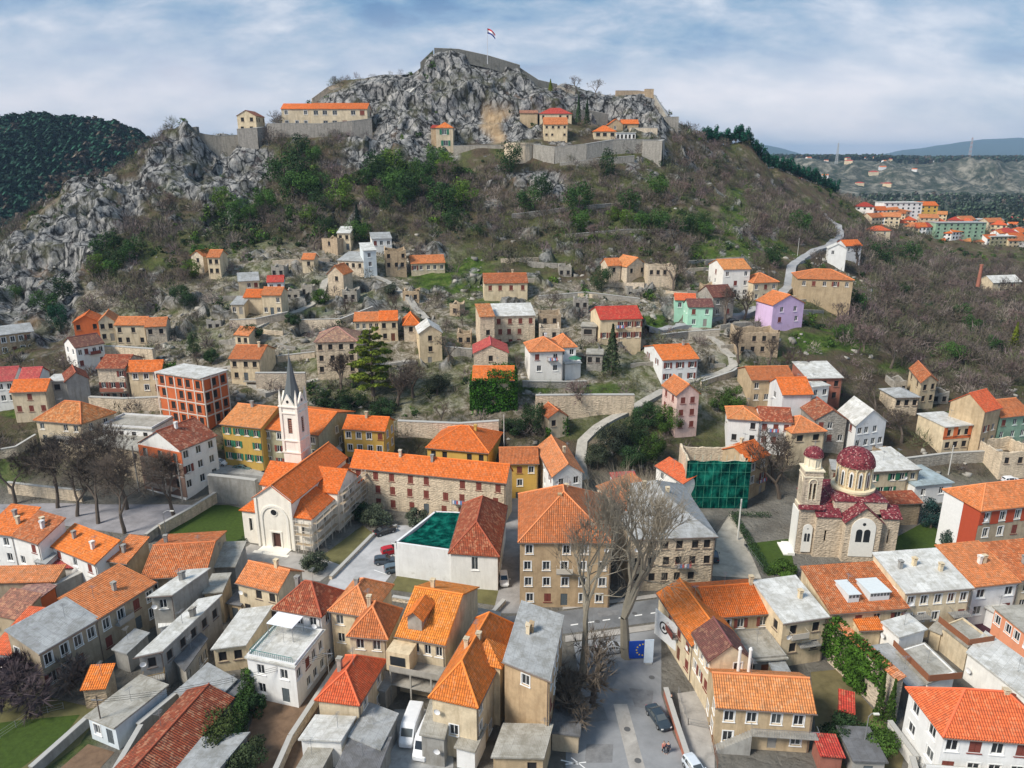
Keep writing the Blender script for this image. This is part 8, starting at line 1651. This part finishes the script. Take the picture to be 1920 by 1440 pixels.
for i in range(46):
    t_ = pf[i] if i < 2 else copy_tree(pf[rng.randrange(2)]); tt = rng.uniform(.37, .60) if i < 36 else rng.uniform(.6, .72); yy = rng.uniform(1900, 2300) if i % 2 else rng.uniform(1650, 1950)
    if tt > .52: yy = rng.uniform(2150, 2500)
    xx = tt * yy; t_.location = (xx, yy, float(gz(xx, yy)) + 1); s_ = rng.uniform(.45, .8); t_.scale = (s_,) * 3; t_.rotation_euler = (0, 0, rng.uniform(-.8, .8)); tag(t_, 'tiny pale house with orange roof on the far plateau', 'house', 'houses on the far plateau')
# ivy masses on walls
def ivy(parent_lbl, boxes, n, label=None, col=(.045,.095,.015), s=.22):
    h_ = find(parent_lbl) if isinstance(parent_lbl, str) else parent_lbl; Vs = []
    for (x0, x1, y0, y1, z0, z1) in boxes:
        k_ = int(n * max(.2, (x1 - x0) * (z1 - z0) + (y1 - y0) * (z1 - z0)) / 40); P_ = np.stack([r.uniform(x0, x1, k_), r.uniform(y0, y1, k_), r.uniform(z0, z1, k_)], 1)
        edge = fbm(P_[:, 0] / 1.5, P_[:, 2] / 1.5, P_[:, 1] / 1.5) ; P_ = P_[edge > -.22]; Vs.append(P_)
    P_ = np.concatenate(Vs); k_ = len(P_); u = r.randn(k_, 3); u /= np.linalg.norm(u, axis=1)[:, None]; v = np.cross(u, r.randn(k_, 3)); v /= np.linalg.norm(v, axis=1)[:, None]; S1 = s * (.6 + .8 * r.rand(k_, 1)); V = np.stack([P_ - u * S1, P_ + v * S1 * .7, P_ + u * S1, P_ - v * S1 * .7], 1).reshape(-1, 3)
    b2 = np.clip(1 + 1.3 * fbm(P_[:, 0] / 1.2, P_[:, 2] / 1.2, P_[:, 1]), .4, 1.8) * (.8 + .4 * r.rand(k_)); return link('ivy', colmesh('ivy', V, np.arange(4 * k_).reshape(-1, 4), b2, col, LEAF), h_)
h_ = find('swallowed by thick ivy'); bbx = [c for c in h_.children if c.name.startswith('wall')][0].data; X1_ = max(v.co.x for v in bbx.vertices); ivy(h_, [(-X1_ - .3, X1_ + .9, -.9, .1, -3.0, 9.4), (X1_ - .1, X1_ + .9, 0, 9, -2, 9.4), (-X1_ - .9, -X1_ + .1, 0, 9, -3, 8.6), (-X1_ + 3.4, X1_ + .5, -.5, 9, 8.6, 10.8)], 3000, col=(.030,.085,.010))
ivy(sw_, [(-.2, 6.0, -.7, .9, 1.0, 7.6), (6.0, 10.5, -.7, .9, 2.8, 7.4), (4.0, 8.0, -.7, .2, 0.0, 6.0)], 2600, col=(.045,.10,.012)); ivy('beside the ivy wall', [(3.0, 5.6, -.6, .0, 1.5, 6.4)], 1500)
ivy('orange roof and ivy patch beside', [(3.2, 7.0, -.4, 0, 2.8, 7.4), (4.6, 7.2, -.3, 3.0, 6.9, 8.4)], 1800); ivy('half wrapped in ivy', [(1.2, 2.7, -.4, 5, 0, 5.2), (-2.7, -1.8, -.4, 1, 0, 3)], 1800); ivy('high roughly' if False else 'green railed flat roof terrace', [(-3.9, -3.3, -.5, 3.5, -.2, 4.6)], 2200)
# hedge strips
def hedge(pts, wd, hh, label, col=DG):
    W = [hit(*p) for p in pts]; Ps = []
    for a, b2 in zip(W[:-1], W[1:]):
        n = int((b2 - a).length * 55 * wd * hh) + 20; t_ = r.rand(n, 1); A_, B_ = np.array(a), np.array(b2); dd = (B_ - A_); nn = np.array([-dd[1], dd[0], 0]) / (np.linalg.norm(dd[:2]) + 1e-6); Ps.append(A_ + dd * t_ + nn * (r.rand(n, 1) - .5) * wd + np.array([0, 0, 1]) * r.rand(n, 1) ** .6 * hh)
    P_ = np.concatenate(Ps) - np.array(W[0]); k_ = len(P_); u = r.randn(k_, 3); u /= np.linalg.norm(u, axis=1)[:, None]; v = np.cross(u, r.randn(k_, 3)); v /= np.linalg.norm(v, axis=1)[:, None]; S1 = .13; V = np.stack([P_ - u * S1, P_ + v * S1 * .7, P_ + u * S1, P_ - v * S1 * .7], 1).reshape(-1, 3)
    rt = empty('hedge', W[0], 0, label, 'hedge'); link('foliage', colmesh('foliage', V, np.arange(4 * k_).reshape(-1, 4), .7 + .6 * r.rand(k_), col, LEAF), rt)
hedge([(400,1050),(465,1012)], 1.2, 1.0, 'dark hedge along the near right edge of the square lawn'); hedge([(312,1038),(400,1050)], .9, .8, 'low dark hedge along the front of the square lawn'); hedge([(1372,968),(1445,970)], 1.2, 1.0, 'dark hedge along the back of the domed church garden'); hedge([(1372,968),(1412,1030),(1440,1080)], 1.4, 1.2, 'long dark hedge beside the gravel yard'); hedge([(1440,1078),(1490,1068)], 1.6, 1.1, 'trimmed hedge end in front of the white church steps', MG); hedge([(1716,915),(1780,908)], .6, .6, 'strip hedge in front of the blue grey garage roof', MG); hedge([(440,1420),(470,1310),(468,1290)], 1.8, 3.6, 'tall ivy hedge between carport roof and sunken garden', (.04,.08,.02))
# haze
zt = 330.0; q = MB(); q.box(-16000, 16000, -60, 21000, -40, zt); hm = bpy.data.materials.new('haze'); hm.use_nodes = True; t = hm.node_tree; t.nodes.clear(); ou = N(t, 'ShaderNodeOutputMaterial'); pv = N(t, 'ShaderNodeVolumePrincipled'); pv.inputs['Color'].default_value = (0.44, 0.66, 0.92, 1); pv.inputs['Density'].default_value = 0.00007; pv.inputs['Anisotropy'].default_value = 0.0
t.links.new(pv.outputs[0], ou.inputs['Volume']); tag(q.build('haze', hm), 'thin blue air haze over town and mountains', 'haze', kind='stuff')
S.cycles.volume_step_rate = 10; S.cycles.volume_bounces = 0

# labels that place the alike trees by the nearest named thing
lm = []
for o_ in COL.objects:
    if o_.parent is None and o_.get('category') in ('house', 'tree', 'bush', 'church') and 'group' not in o_.keys() and len(o_['label'].split()) <= 11:
        l_ = o_.matrix_basis.translation; a_, b_ = proj(l_.x, l_.y, l_.z + 3); lm.append((float(a_), float(b_), o_['label']))
used = set()
for o_ in COL.objects:
    g_ = o_.get('group', '')
    if o_.parent is None and g_ in ('evergreen trees dotted over the hillside', 'leafless trees in the hillside wood'):
        l_ = o_.matrix_basis.translation; a_, b_ = proj(l_.x, l_.y, l_.z + 2); c_ = sorted(lm, key=lambda q_: (q_[0] - a_) ** 2 + (q_[1] - b_) ** 2)
        for q_ in c_[:3]:
            dx, dy = a_ - q_[0], b_ - q_[1]
            if math.hypot(dx, dy) > 110: break
            w_ = ('right of' if dx > 0 else 'left of') if abs(dx) > abs(dy) else ('below' if dy > 0 else 'above'); s_ = ('evergreen tree ' if 'ever' in g_ else 'leafless tree ') + w_ + ' the ' + q_[2]
            if s_ not in used and len(s_.split()) <= 16: used.add(s_); o_['label'] = s_; break
